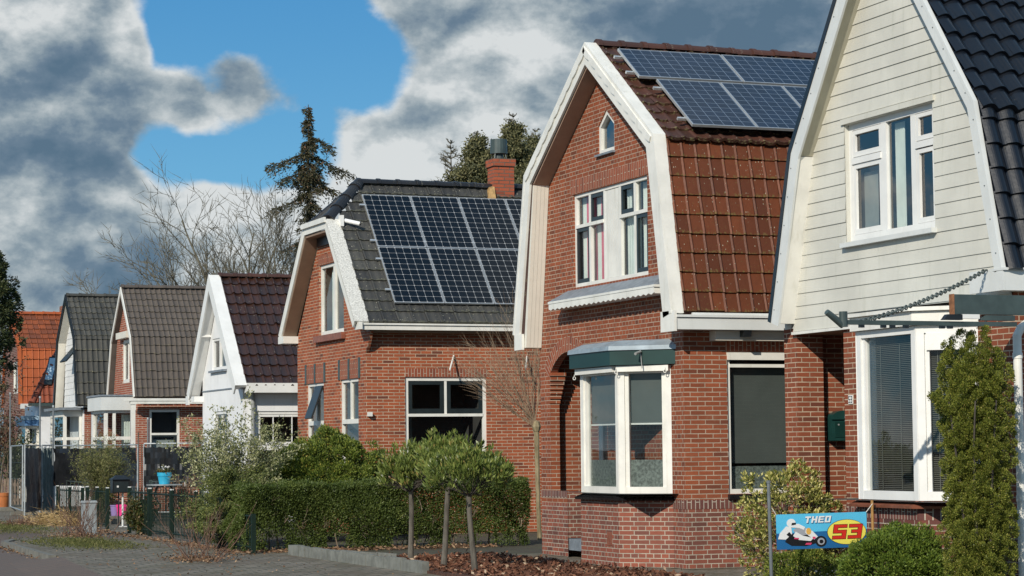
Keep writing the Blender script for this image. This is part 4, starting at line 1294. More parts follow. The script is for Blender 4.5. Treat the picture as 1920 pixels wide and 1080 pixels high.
# ---------------------------------------------------------------- house D : small white rendered house, steep maroon roof
def house_d():
    X, YS, YN = 13.2, 51.12, 55.05; YR = 53.35; XF = 12.93; XE = 18.0
    H = thing('white_house', 'small white rendered house with steep maroon tiled roof and white gable boards', 'house', (X, YR, 0))
    fx_, fy_ = FX(X), FY(YS)
    e0 = (50.80, 3.10); e2 = (YR, 5.82); e4 = (55.05, 3.10)
    e4 = (55.6, 3.05)
    ga = (-54.05, -52.66, 3.60, 4.36); gb = (-53.85, -52.6, .95, 2.6); sw = (13.50, 15.0, .5, 2.56)
    W = MB()
    wall_face(W, fx_, [(-YN, 0), (-YS, 0), (-YS, 3.16), (-YR, 5.5), (-YN, 3.4)], [rect(*ga), rect(*gb)])
    wall_face(W, fy_, [(X, 0), (XE, 0), (XE, 3.16), (X, 3.16)], [rect(*sw)])
    W.box(X + .012, XE, YN - .2, YN - .01, 0, 3.2); W.box(XE - .2, XE - .01, YS + .01, YN - .21, 0, 3.2)
    W.build('rendered_wall', M['render'], H)
    sl = MB(); hi = [e0, e2, e4]; lo = [(50.98, 3.06), (YR, 5.60), (55.4, 3.0)]
    for k in range(2):
        sl.hexa([(XF + .03, *lo[k]), (XE, *lo[k]), (XE, *lo[k + 1]), (XF + .03, *lo[k + 1]), (XF + .03, *hi[k]), (XE, *hi[k]), (XE, *hi[k + 1]), (XF + .03, *hi[k + 1])])
    roof = sl.build('roof', M['tile_d'], H)
    vd = (0, e2[0] - e0[0], e2[1] - e0[1]); L = math.hypot(vd[1], vd[2])
    tile_slope(roof, 'roof_tiles', M['tile_d'], (XF + .25, e0[0], e0[1]), 5.0, vd, L, .212, .345, P_pan(.035), lip=.035, seed=41, jit=.006, off=.02)
    ridge_tiles(roof, M['tile_b_up'], (XF + .25, YR, 5.86), (XE, YR, 5.86), .10, .36)
    bb = MB(); strip_board(bb, [e0, e2, e4], .04, -.22, XF, XF + .035); bb.build('barge_board', M['white_clean'], H)
    cp = MB(); strip_board(cp, [e0, e2], -.0, .07, XF - .004, XF + .27); cp.build('verge_cap', M['white_clean'], H)
    so = MB(); so.hexa([(XF + .036, 55.40, 2.955), (X - .003, 55.40, 2.955), (X - .003, YR, 5.555), (XF + .036, YR, 5.555), (XF + .036, 55.42, 2.995), (X - .003, 55.42, 2.995), (X - .003, YR, 5.595), (XF + .036, YR, 5.595)]); so.build('soffit', M['white_clean'], H)
    t = MB(); t.box(XF - .01, XF + .03, 55.42, 55.68, 2.80, 3.02); t.box(XF + .04, X, 55.0, 55.3, 2.86, 3.0); t.build('eave_foot', M['white_clean'], H)
    t = MB(); t.box(XF + .03, X, 54.2, 54.32, 4.42, 4.50); t.build('purlin_end', M['white_clean'], H)
    t = MB(); t.box(XF + .03, X, 54.95, 55.07, 3.58, 3.66); t.build('purlin_end', M['white_clean'], H)
    t = MB(); t.lbox(fx_, -YN, -YS, 3.10, 3.13, -.02, .02); t.build('render_band', M['lead'], H)
    t = MB(); t.box(XF + .26, XE, 50.75, 50.95, 2.98, 3.20); t.build('gutter', M['white_clean'], H)
    t = MB(); t.tube([(13.42, YS - .06, 2.98), (13.42, YS - .06, 0)], .045, 10); t.build('downpipe', M['brown_pipe'], H, smooth=True)
    u = window(H, fx_, *ga, fw=.06, rec=.02, frame='white_clean', vb=[(-53.4, .08, 3.66, 4.3)], curtains=[(-53.9, -53.5, 3.65, 4.3, 'curtain_grey', .01)])
    box_part(u, 'window_sill', 'lead', X - .08, X, 52.6, 54.15, 3.54, 3.59)
    window(H, fx_, *gb, fw=.07, rec=.02, frame='white_clean', vb=[(-53.22, .08, 1.0, 2.5)], hb=[(2.1, .05, -53.8, -52.65)])
    window(H, fy_, *sw, fw=.07, rec=.03, frame='white_clean', room='room_dark', hb=[(1.72, .12, 13.57, 14.93)], vb=[(13.93, .015, 1.8, 2.48), (14.38, .015, 1.8, 2.48)], sashes=[(13.57, 14.93, 1.79, 2.48, .05, 'white_clean')])
    return H


house_d()


# ---------------------------------------------------------------- house E : brick house with taupe tiles
def house_e():
    X, YS, YN = 13.2, 62.7, 66.1; YR = 64.35; XE = 17.5; XF = 13.06
    H = thing('tiled_house', 'brick house with taupe concrete tiled gambrel roof and flat white bay', 'house', (X, YR, 0))
    fx_, fy_ = FX(X), FY(YS)
    rp = [(62.45, 3.18), (62.98, 4.85), (YR, 6.32), (65.75, 4.85), (66.35, 3.18)]
    gw = (-64.85, -63.83, 3.62, 4.85); sw = (13.52, 14.38, 1.3, 2.83)
    W = MB()
    wall_face(W, fx_, [(-YN, 0), (-YS, 0), (-YS, 3.2), (-63.1, 4.8), (-YR, 6.15), (-65.6, 4.8), (-YN, 3.2)], [rect(*gw)])
    wall_face(W, fy_, [(X, 0), (XE, 0), (XE, 3.2), (X, 3.2)], [rect(*sw)])
    W.box(X + .012, XE, YN - .2, YN - .01, 0, 3.2); W.box(XE - .2, XE - .01, YS + .01, YN - .21, 0, 3.2)
    W.build('brick_wall', M['brick_e'], H)
    lo = offset_line(rp, -.12)
    sl = MB()
    for k in range(4):
        sl.hexa([(XF, *lo[k]), (XE, *lo[k]), (XE, *lo[k + 1]), (XF, *lo[k + 1]), (XF, *rp[k]), (XE, *rp[k]), (XE, *rp[k + 1]), (XF, *rp[k + 1])])
    roof = sl.build('roof', M['tile_e'], H)
    for i, s in ((0, 51), (1, 52)):
        a, b = rp[i], rp[i + 1]; vd = (0, b[0] - a[0], b[1] - a[1])
        tile_slope(roof, 'roof_tiles', M['tile_e'], (XF + .02, a[0], a[1]), XE - XF, vd, math.hypot(vd[1], vd[2]) + .02, .150 if i else .150, .252, P_pan(.024), lip=.03, seed=s, jit=.005, ns=6, off=.01)
    ridge_tiles(roof, M['tile_e'], (XF, YR, 6.36), (XE, YR, 6.36), .10, .4)
    bb = MB(); strip_board(bb, rp, .02, -.10, XF - .03, XF); bb.build('barge_board', M['white'], H)
    t = MB(); t.box(X - .45, XE, 62.22, 62.42, 3.06, 3.13); t.box(X - .30, XE, 62.24, 62.40, 2.98, 3.058); t.build('gutter', M['white'], H)
    window(H, fx_, *gw, fw=.09, rec=.03, vb=[(-64.2, .06, 3.7, 4.8)], curtains=[(-64.7, -64.3, 3.7, 4.7, 'curtain', .01)])
    sb = MB(); sb.lbox(fx_, -65.0, -63.6, 4.88, 5.06, -.02, .16); sb.build('shutter_box', M['cream'], H)
    window(H, fy_, *sw, fw=.07, rec=.03, hb=[(2.15, .06, 13.58, 14.32)], sashes=[(13.59, 14.31, 1.35, 2.12, .05, 'sash')], room='room_dark', curtains=[(13.66, 14.24, 1.4, 2.0, 'curtain_grey', 0)])
    # flat roofed white bay
    bx0, by0, by1 = 12.33, 63.02, 64.75
    f2 = FY(by0); f1 = FX(bx0)
    w = MB(); w.lbox(f2, bx0, X - .003, 0, 1.0, -.1, 0); w.lbox(f1, -by1, -by0 - .004, 0, 1.0, -.1, -.004)
    bay = w.build('bay_window', M['brick_e'], H)
    w = MB(); w.box(bx0 - .12, X - .003, by0 - .10, by1 + .1, 2.82, 3.20); w.build('bay_fascia', M['white_cool'], bay)
    w = MB(); w.box(bx0 - .15, X - .003, by0 - .13, by1 + .13, 3.205, 3.25); w.build('bay_roof', M['lead'], bay)
    fm = MB()
    for fr, a, b in ((f2, bx0, X - .01), (f1, -by1, -by0)):
        fm.lbox(fr, a, a + .10, 1.0, 2.82, -.09, -.002); fm.lbox(fr, b - .10, b, 1.0, 2.82, -.09, -.002)
        fm.lbox(fr, a + .1, b - .1, 2.0, 2.09, -.08, .03); fm.lbox(fr, a + .1, b - .1, 1.0, 1.1, -.08, -.006); fm.lbox(fr, a + .1, b - .1, 2.74, 2.82, -.08, -.006)
    fm.lbox(f2, bx0 + .24, bx0 + .32, 1.1, 2.74, -.08, -.006)
    fm.build('bay_frame', M['white'], bay)
    g = MB()
    for fr, a, b in ((f2, bx0, X - .01), (f1, -by1, -by0)): g.face([fr.p(a + .1, 1.1, -.06), fr.p(b - .1, 1.1, -.06), fr.p(b - .1, 2.75, -.06), fr.p(a + .1, 2.75, -.06)])
    g.build('pane', M['glass'], bay)
    g = MB()
    for i in range(8):
        a = 12.86 + .03 * i; g.face([(a, 63.3 + .02 * (i % 2), 1.1), (a + .03, 63.3 + .02 * ((i + 1) % 2), 1.1), (a + .03, 63.3 + .02 * ((i + 1) % 2), 2.7), (a, 63.3 + .02 * (i % 2), 2.7)])
    g.build('curtain', M['curtain'], bay)
    g = MB(); g.face([(12.4, 64.7, 1), (13.18, 64.7, 1), (13.18, 64.7, 2.8), (12.4, 64.7, 2.8)]); g.build('room_interior', M['brick_e'], bay)
    return H


house_e()


# ---------------------------------------------------------------- house F : narrow white boarded gambrel with weathered tiles
def house_f():
    X, YS, YN = 13.2, 70.75, 74.15; YR = 72.45; XE = 17.0; XF = 12.95
    H = thing('narrow_gambrel_house', 'narrow white boarded house with weathered black tiles and lichen on its verge', 'house', (X, YR, 0))
    fx_, fy_ = FX(X), FY(YS)
    rp = [(70.40, 3.12), (70.98, 5.28), (YR, 6.62), (73.95, 5.28), (74.55, 3.10)]
    gw = (-72.35, -71.15, 3.55, 5.05)
    W = MB()
    wall_face(W, fx_, [(-YN, 0), (-YS, 0), (-YS, 3.1), (-71.1, 5.2), (-YR, 6.4), (-73.8, 5.2), (-YN, 3.1)], [rect(*gw)])
    wall_face(W, fy_, [(X, 0), (XE, 0), (XE, 3.1), (X, 3.1)])
    W.box(X + .012, XE, YN - .2, YN - .01, 0, 3.1); W.box(XE - .2, XE - .01, YS + .01, YN - .21, 0, 3.1)
    W.build('wall', M['render'], H)
    boarding(H, fx_, gable_lr([(3.0, -74.1), (5.2, -73.8), (6.4, -YR)], [(3.0, -70.8), (5.2, -71.1), (6.4, -YR)]), 3.1, 6.35, .2, 'clap_far', holes=[gw], d=.004)
    lo = offset_line(rp, -.14); sl = MB()
    for k in range(4):
        sl.hexa([(XF, *lo[k]), (XE, *lo[k]), (XE, *lo[k + 1]), (XF, *lo[k + 1]), (XF, *rp[k]), (XE, *rp[k]), (XE, *rp[k + 1]), (XF, *rp[k + 1])])
    roof = sl.build('roof', M['tile_f'], H)
    for i, s in ((0, 61), (1, 62)):
        a, b = rp[i], rp[i + 1]; vd = (0, b[0] - a[0], b[1] - a[1])
        tile_slope(roof, 'roof_tiles', M['tile_f'], (XF - .02, a[0], a[1]), XE - XF, vd, math.hypot(vd[1], vd[2]) + .02, .165, .355 if i == 0 else .28, P_pan(.028), lip=.035, seed=s, jit=.006, ns=6, off=.01)
    ridge_tiles(roof, M['tile_f'], (XF, YR, 6.66), (XE, YR, 6.66), .10, .4)
    vt = MB(); strip_board(vt, rp, -.12, .05, XF - .05, XF); vt.build('verge_tiles', M['black'], roof)
    so = MB()
    for k in (2, 3):
        a, b = lo[k], lo[k + 1]
        so.hexa([(XF, a[0], a[1] - .03), (X, a[0], a[1] - .03), (X, b[0], b[1] - .02), (XF, b[0], b[1] - .02), (XF, a[0], a[1]), (X, a[0], a[1]), (X, b[0], b[1]), (XF, b[0], b[1])])
    so.build('soffit', M['cream'], H)
    window(H, fx_, *gw, fw=.08, rec=.02, hb=[(4.45, .06, -72.3, -71.2)], room='room_dark')
    sa = MB(); sa.hexa([fx_.p(-72.3, 4.5, .45), fx_.p(-71.2, 4.5, .45), fx_.p(-71.2, 4.53, .48), fx_.p(-72.3, 4.53, .48), fx_.p(-72.3, 5.0, .02), fx_.p(-71.2, 5.0, .02), fx_.p(-71.2, 5.03, .05), fx_.p(-72.3, 5.03, .05)]); sa.build('open_sash', M['sash'], H)
    # bay
    bx0, by0, by1 = 12.62, 71.0, 73.4; f2 = FY(by0); f1 = FX(bx0)
    w = MB(); w.box(bx0 + .02, X - .003, by0 + .02, by1, 0, 1.3); bay = w.build('bay_window', M['render'], H)
    w = MB(); w.box(bx0 - .18, X + .25, by0 - .25, by1 + .1, 2.98, 3.06); w.build('bay_roof', M['lead'], bay)
    fm = MB()
    for fr, a, b in ((f2, bx0, X - .01), (f1, -by1, -by0)):
        fm.lbox(fr, a, a + .10, 1.3, 2.97, -.09, -.002); fm.lbox(fr, b - .08, b, 1.3, 2.97, -.09, -.002); fm.lbox(fr, a + .1, b - .08, 2.78, 2.97, -.09, -.004); fm.lbox(fr, a + .1, b - .08, 2.05, 2.14, -.08, .02)
    fm.build('bay_frame', M['white'], bay)
    g = MB()
    for fr, a, b in ((f2, bx0, X - .01), (f1, -by1, -by0)): g.face([fr.p(a + .1, 1.3, -.06), fr.p(b - .08, 1.3, -.06), fr.p(b - .08, 2.8, -.06), fr.p(a + .1, 2.8, -.06)])
    g.build('pane', M['glass'], bay)
    g = MB(); g.face([(12.7, 73.0, 1.2), (13.18, 73.0, 1.2), (13.18, 73.0, 2.95), (12.7, 73.0, 2.95)]); g.build('room_interior', M['room_dark'], bay)
    t = MB(); t.box(X + .02, X + .22, YS - .02, YS - .003, 1.0, 3.0); t.build('brick_return', M['brick_e'], H)
    return H


house_f()


# ---------------------------------------------------------------- houses G and H : orange roofs at the end of the row
def house_g():
    X, YS, YN = 13.55, 85.0, 89.2; YR = 87.0; XE = 18.5
    H = thing('orange_roofed_house', 'farthest house with bright orange gambrel roof and dark brick gable', 'house', (X, YR, 0))
    fx_, fy_ = FX(X), FY(YS)
    k0 = fy(84.7, 47, 760); k1 = fy(84.9, 47, 655)
    rp = [(84.62, 3.45), (84.95, 5.52), (YR, 6.92), (89.05, 5.52), (89.45, 3.45)]
    W = MB()
    wall_face(W, fx_, [(-YN, 0), (-YS, 0), (-YS, 3.4), (-85.1, 5.45), (-YR, 6.75), (-88.9, 5.45), (-YN, 3.4)], [rect(-87.0, -85.7, 3.9, 5.1)])
    wall_face(W, fy_, [(X, 0), (XE, 0), (XE, 3.4), (X, 3.4)])
    W.box(XE - .2, XE - .01, YS + .01, YN - .21, 0, 3.4); W.box(X + .012, XE, YN - .2, YN - .01, 0, 3.4)
    W.build('brick_wall', M['brick_a_low'], H)
    lo = offset_line(rp, -.12); sl = MB()
    for k in range(4):
        sl.hexa([(X - .06, *lo[k]), (XE, *lo[k]), (XE, *lo[k + 1]), (X - .06, *lo[k + 1]), (X - .06, *rp[k]), (XE, *rp[k]), (XE, *rp[k + 1]), (X - .06, *rp[k + 1])])
    roof = sl.build('roof', M['tile_g'], H)
    for i, s, mk, tw in ((0, 71, 'tile_g', .23), (1, 72, 'tile_g_up', .23)):
        a, b = rp[i], rp[i + 1]; vd = (0, b[0] - a[0], b[1] - a[1])
        tile_slope(roof, 'roof_tiles', M[mk], (X - .10, a[0], a[1]), XE - X, vd, math.hypot(vd[1], vd[2]) + .02, tw, .34, P_flat(.05), lip=.035, seed=s, jit=.005, ns=8, off=.01)
    ridge_tiles(roof, M['tile_g'], (X - .1, YR, 6.96), (XE, YR, 6.96), .12, .4)
    vt = MB(); strip_board(vt, rp[:3], -.06, .07, X - .16, X - .02); vt.build('verge_tiles', M['tile_g'], roof)
    window(H, fx_, -87.0, -85.7, 3.9, 5.1, fw=.1, rec=.03, curtains=[(-86.9, -85.8, 3.95, 5.0, 'curtain', .01)])
    box_part(H, 'gutter', 'white_cool', X - .1, 15.2, 84.40, 84.60, 3.30, 3.48)
    c = MB(); xa, _ = fy(87.0, 114, 580); xb, _ = fy(87.0, 131, 580)
    c.box(xa, xb + .1, 86.7, 87.3, 6.6, 7.25); c.box(xa + .12, xb - .02, 86.85, 87.15, 7.25, 7.38)
    c.build('chimney', M['brick_a'], roof)
    return H


house_g()


def house_h():
    X, YS, YN = 13.2, 78.6, 82.0; XE = 17.0
    H = thing('skylight_house', 'low white house with red-orange hipped roof, skylight and blue bay fascia', 'house', (X, 80.2, 0))
    fx_, fy_ = FX(X), FY(YS)
    W = MB()
    wall_face(W, fx_, [(-YN, 0), (-YS, 0), (-YS, 3.3), (-YN, 3.3)]); wall_face(W, fy_, [(X, 0), (XE, 0), (XE, 3.3), (X, 3.3)])
    W.box(XE - .2, XE - .01, YS + .01, YN - .21, 0, 3.3); W.box(X + .012, XE, YN - .2, YN - .01, 0, 3.3)
    W.build('rendered_wall', M['render'], H)
    b0 = (78.35, 3.36); b1 = (79.5, 5.55)
    vd = (0, b1[0] - b0[0], b1[1] - b0[1]); L = math.hypot(vd[1], vd[2])
    xl0 = fy(78.35, 58, 762)[0]; xl1 = fy(79.5, 118, 645)[0]
    base = MB(); base.hexa([(xl0, 78.35, 3.30), (XE, 78.35, 3.30), (XE, 81.9, 3.30), (xl0 + .75, 81.9, 3.30), (xl1, 79.5, 5.5), (XE, 79.5, 5.5), (XE, 80.3, 5.6), (xl1 + .3, 80.3, 5.6)])
    roof = base.build('roof', M['tile_h'], H)
    tile_slope(roof, 'roof_tiles', M['tile_h'], (xl0, b0[0] - .03, b0[1]), 4.0, vd, L, .19, .30, P_pan(.035), lip=.03, umin=lambda v: (xl1 - xl0) * v / L, seed=81, ns=6, off=.02)
    q0 = Vector((xl0, b0[0] - .03, b0[1])); u = Vector((xl1 - xl0, vd[1], vd[2]))
    n = Vector((1, 0, 0)).cross(Vector(vd).normalized())
    ridge_tiles(roof, M['tile_h'], q0 + n * .04, q0 + u + n * .04, .11, .4, name='hip_tiles')
    # skylight
    nn = n
    def sp(uu, vv):
        d = _ray(uu, vv); t = nn.dot(q0 - Vector((0, 0, CAM_Z))) / nn.dot(d); return Vector((0, 0, CAM_Z)) + d * t
    s0 = sp(79, 724); e = sp(91.5, 672) - s0; H_ = e.length; e.normalize(); s0 = s0 + n * .07; W_ = .30
    sk = MB()
    c = [s0, s0 + Vector((W_, 0, 0)), s0 + Vector((W_, 0, 0)) + e * H_, s0 + e * H_]
    sk.hexa([p - n * .06 for p in c] + [p + n * .05 for p in c]); so = sk.build('skylight', M['sash'], roof)
    c2 = [s0 + e * .20 + Vector((.03, 0, 0)), s0 + e * .20 + Vector((W_ - .03, 0, 0)), s0 + Vector((W_ - .03, 0, 0)) + e * (H_ - .06), s0 + Vector((.03, 0, 0)) + e * (H_ - .06)]
    g = MB(); g.face([p + n * .056 for p in c2]); g.build('pane', M['sky_glass'], so)
    box_part(H, 'gutter', 'slate_paint', xl0 - .1, XE, 78.15, 78.33, 3.26, 3.36)
    # bay with blue fascia
    bx0 = fy(78.9, 48, 800)[0]; by0, by1 = 78.9, 80.6; f2 = FY(by0); f1 = FX(bx0)
    w = MB(); w.box(bx0 + .02, X - .003, by0 + .02, by1, 0, 1.6); bay = w.build('bay_window', M['cream'], H)
    w = MB(); w.box(bx0 - .06, X + .2, by0 - .2, by1 + .1, 2.60, 2.80); w.build('bay_fascia', M['blue_fascia'], bay)
    w = MB(); w.box(bx0 - .10, X + .2, by0 - .22, by1 + .1, 2.80, 2.94); w.build('bay_roof', M['blue_pale'], bay)
    fm = MB()
    for fr, a, b in ((f2, bx0, X - .01), (f1, -by1, -by0)):
        fm.lbox(fr, a, a + .14, 1.6, 2.6, -.09, -.002); fm.lbox(fr, b - .08, b, 1.6, 2.6, -.09, -.002); fm.lbox(fr, a + .1, b - .08, 2.5, 2.6, -.09, -.004); fm.lbox(fr, a + .1, b - .08, 1.92, 2.0, -.08, .02); fm.lbox(fr, a + .1, b - .08, 1.6, 1.68, -.08, -.004)
    fm.build('bay_frame', M['cream'], bay)
    g = MB()
    for fr, a, b in ((f2, bx0, X - .01), (f1, -by1, -by0)): g.face([fr.p(a + .1, 1.6, -.06), fr.p(b - .08, 1.6, -.06), fr.p(b - .08, 2.55, -.06), fr.p(a + .1, 2.55, -.06)])
    g.build('pane', M['glass'], bay)
    g = MB(); g.face([(bx0 + .1, 80.3, 1.5), (13.18, 80.3, 1.5), (13.18, 80.3, 2.6), (bx0 + .1, 80.3, 2.6)]); g.build('room_interior', M['room_dark'], bay)
    return H


M['blue_fascia'] = plain('blue fascia', (.10, .22, .42), .4, .1, 4.0)
M['blue_pale'] = plain('pale blue fascia', (.36, .50, .62), .4, .1, 4.0)
M['sky_glass'] = plain('painted skylight reflection', (.50, .66, .76), .6, .05, 2.0, spec=.1)  # pane's sky reflection painted in as an opaque pale blue; no blind behind it
house_h()


# ---------------------------------------------------------------- ground, road, pavement
def ground_mats():
    mt, T, b, out = new_mat('road clinkers')
    tc = T.n('ShaderNodeTexCoord').outputs['Object']
    bt = T.n('ShaderNodeTexBrick'); T.link(tc, bt.inputs['Vector'])
    bt.inputs['Scale'].default_value = 1; bt.inputs['Brick Width'].default_value = .21; bt.inputs['Row Height'].default_value = .08; bt.inputs['Mortar Size'].default_value = .006
    bt.inputs['Color1'].default_value = (.125, .088, .064, 1); bt.inputs['Color2'].default_value = (.165, .112, .080, 1); bt.inputs['Mortar'].default_value = (.05, .046, .042, 1)
    c = T.mix(T.ramp(T.noise(tc, 1.1, 6, .65), .35, .7, 0, .6), bt.outputs['Color'], (.118, .090, .068))
    T.link(c, b.inputs['Base Color']); b.inputs['Roughness'].default_value = .8
    M['road'] = mt
    mt, T, b, out = new_mat('mossy pavement')
    tc = T.n('ShaderNodeTexCoord').outputs['Object']
    bt = T.n('ShaderNodeTexBrick'); T.link(tc, bt.inputs['Vector'])
    bt.inputs['Scale'].default_value = 1; bt.inputs['Brick Width'].default_value = .30; bt.inputs['Row Height'].default_value = .30; bt.inputs['Mortar Size'].default_value = .018
    bt.inputs['Color1'].default_value = (.160, .136, .104, 1); bt.inputs['Color2'].default_value = (.215, .184, .142, 1); bt.inputs['Mortar'].default_value = (.050, .055, .035, 1)
    n = T.noise(tc, 1.6, 7, .7)
    c = T.mix(T.ramp(n, .44, .62, 0, .75), bt.outputs['Color'], (.092, .086, .045))
    c = T.mix(T.ramp(T.noise(tc, .8, 7, .72), .46, .64, 0, .6), c, (.12, .085, .060))
    c = T.mix(T.ramp(T.noise(tc, 9.0, 5, .7), .56, .72, 0, .6), c, (.27, .23, .17))
    T.link(c, b.inputs['Base Color']); b.inputs['Roughness'].default_value = .85
    bp = T.n('ShaderNodeBump'); bp.inputs['Strength'].default_value = .5; bp.inputs['Distance'].default_value = .02
    T.link(T.noise(tc, 18, 5, .7), bp.inputs['Height']); T.link(bp.outputs[0], b.inputs['Normal'])
    M['pave'] = mt
    mt, T, b, out = new_mat('garden earth')
    tc = T.n('ShaderNodeTexCoord').outputs['Object']
    c = T.mix(T.ramp(T.noise(tc, 3, 6, .7), .4, .65), (.055, .042, .030), (.070, .072, .036))
    T.link(c, b.inputs['Base Color']); b.inputs['Roughness'].default_value = .95
    M['earth'] = mt
    mt, T, b, out = new_mat('bark mulch ground')
    tc = T.n('ShaderNodeTexCoord').outputs['Object']
    c = T.mix(T.ramp(T.noise(tc, 22, 5, .75), .35, .65), (.045, .022, .016), (.16, .070, .042))
    T.link(c, b.inputs['Base Color']); b.inputs['Roughness'].default_value = .95
    bp = T.n('ShaderNodeBump'); bp.inputs['Strength'].default_value = 1; bp.inputs['Distance'].default_value = .04
    T.link(T.noise(tc, 26, 4, .7), bp.inputs['Height']); T.link(bp.outputs[0], b.inputs['Normal'])
    M['mulch'] = mt


ground_mats()
M['kerb'] = plain('concrete kerb', (.165, .16, .135), .85, .25, 5.0, bump=.3)
M['edging'] = plain('blue grey concrete edging', (.175, .180, .160), .85, .22, 6.0, bump=.4, streak=.5, dirt=(.07, .08, .04))
M['chip'] = leaf_mat('bark chips', [(0, (.050, .022, .014)), (.6, (.17, .070, .040)), (.92, (.24, .12, .07)), (1, (.42, .32, .22))], .9, 0)
M['dryleaf'] = leaf_mat('dry leaf litter', [(0, (.09, .05, .03)), (.6, (.20, .11, .06)), (1, (.36, .25, .15))], .85, 0)
M['straw'] = leaf_mat('straw', [(0, (.24, .15, .06)), (.5, (.46, .31, .13)), (1, (.62, .46, .24))], .8, .1)
M['grass'] = leaf_mat('verge grass', [(0, (.050, .060, .016)), (.6, (.105, .115, .030)), (1, (.22, .20, .08))], .8, .2)
def sheet(name, pts, z, mat, kind='structure', uv=True):
    mb = MB(); mb.face([(x, y, z) for x, y in pts]); o = mb.build(name, M[mat]); o['kind'] = kind; return o


def slab(name, pts, z0, z1, mat):
    mb = MB(); mb.prism(pts, lambda a, b, d: (a, b, d), z0, z1); o = mb.build(name, M[mat], merge=True); o['kind'] = 'structure'; return o


sheet('ground', [(-1500, -300), (1500, -300), (1500, 2500), (-1500, 2500)], -.10, 'earth')
sheet('road', [(-4.0, -60), (9.4, -60), (9.4, 400), (-4.0, 400)], -.094, 'road')
slab('pavement', [(5.55, 12), (10.2, 12), (10.2, 43.9), (6.95, 43.75), (6.63, 43.0), (6.42, 36.4), (5.9, 30.2)], -.2, -.004, 'pave')
slab('pavement', [(8.3, 43.9), (11.2, 43.9), (11.2, 140), (8.3, 140)], -.2, -.006, 'pave')
slab('front_gardens', [(10.2, 33.2), (40, 33.2), (40, 140), (11.2, 140), (11.2, 43.905), (10.2, 43.905)], -.2, -.012, 'earth')
slab('driveway', [(10.2, 12), (40, 12), (40, 33.2), (10.2, 33.2)], -.2, -.008, 'pave')


def kerb_stones():
    mb = MB(); line = [(6.40, 36.6), (6.60, 42.9), (6.92, 43.82), (8.25, 43.98)]
    rnd = random.Random(4)
    for a, b in zip(line, line[1:]):
        a, b = Vector(a), Vector(b); L = (b - a).length; n = max(1, int(L / .9)); e = (b - a).normalized(); s = Vector((e.y, -e.x))
        for i in range(n):
            p, q = a + e * (L * i / n + .006), a + e * (L * (i + 1) / n - .006); z = (-.004 if a.y < 35 else .012) + rnd.uniform(-.006, .006)
            o = -s * .11
            mb.hexa([(p.x, p.y, -.2), (q.x, q.y, -.2), (q.x + o.x, q.y + o.y, -.2), (p.x + o.x, p.y + o.y, -.2), (p.x, p.y, z), (q.x, q.y, z), (q.x + o.x, q.y + o.y, z + .004), (p.x + o.x, p.y + o.y, z + .004)])
    o = mb.build('kerb', M['kerb']); o['kind'] = 'structure'


kerb_stones()
_r = MB(); _l = [(5.50, 26.0), (5.86, 30.2), (6.38, 36.4)]
for (xa, ya), (xb, yb) in zip(_l, _l[1:]): _r.face([(xa + .06, ya, -.003), (xa - .75, ya, -.0935), (xb - .75, yb, -.0935), (xb + .06, yb, -.003)])
_r.build('pavement_ramp', M['road'])['kind'] = 'structure'
slab('mulch_bed', [(9.86, 20), (12.4, 20), (12.35, 27.2), (11.9, 29.5), (11.4, 31.4), (10.9, 32.3), (9.95, 33.2), (9.86, 30)], -.1, .035, 'mulch')


# ---------------------------------------------------------------- scattering helpers
def unit(a): return a / np.maximum(1e-9, np.linalg.norm(a, axis=1, keepdims=True))


def leaves(name, mat, P, D, L, Wd, parent=None, seed=0, droop=0.0, rnd_uv=None):
    """one rhombic leaf per row: base P, direction D, length L, width Wd"""
    rng = np.random.default_rng(seed + 100)
    P = np.asarray(P, float); N = len(P); D = unit(np.asarray(D, float))
    L = np.broadcast_to(L, N)[:, None]; Wd = np.broadcast_to(Wd, N)[:, None]
    S = unit(np.cross(D, rng.normal(size=(N, 3))))
    mid = P + D * L * .5; tip = P + D * L
    tip[:, 2] -= droop * L[:, 0]
    V = np.stack([P, mid + S * Wd * .5, tip, mid - S * Wd * .5], 1).reshape(-1, 3)
    r = rng.random((N, 2)) if rnd_uv is None else rnd_uv
    UV = np.repeat(r, 4, axis=0)
    return raw_mesh(name, V, 4, M[mat], parent, UV)


def clumpy(rng, centers, radii, per, outward, up=.3, spread=.9):
    """leaf bases and directions round clump centres; outward: (K,3) directions the clumps face"""
    K = len(centers); idx = np.repeat(np.arange(K), per)
    o = unit(rng.normal(size=(len(idx), 3)) + outward[idx] * 1.0)
    P = centers[idx] + o * (radii[idx] * rng.random(len(idx)) ** .4)[:, None]
    D = o * .6 + outward[idx] * .5 + rng.normal(size=(len(idx), 3)) * spread * .5
    D[:, 2] += up
    return P, unit(D), idx


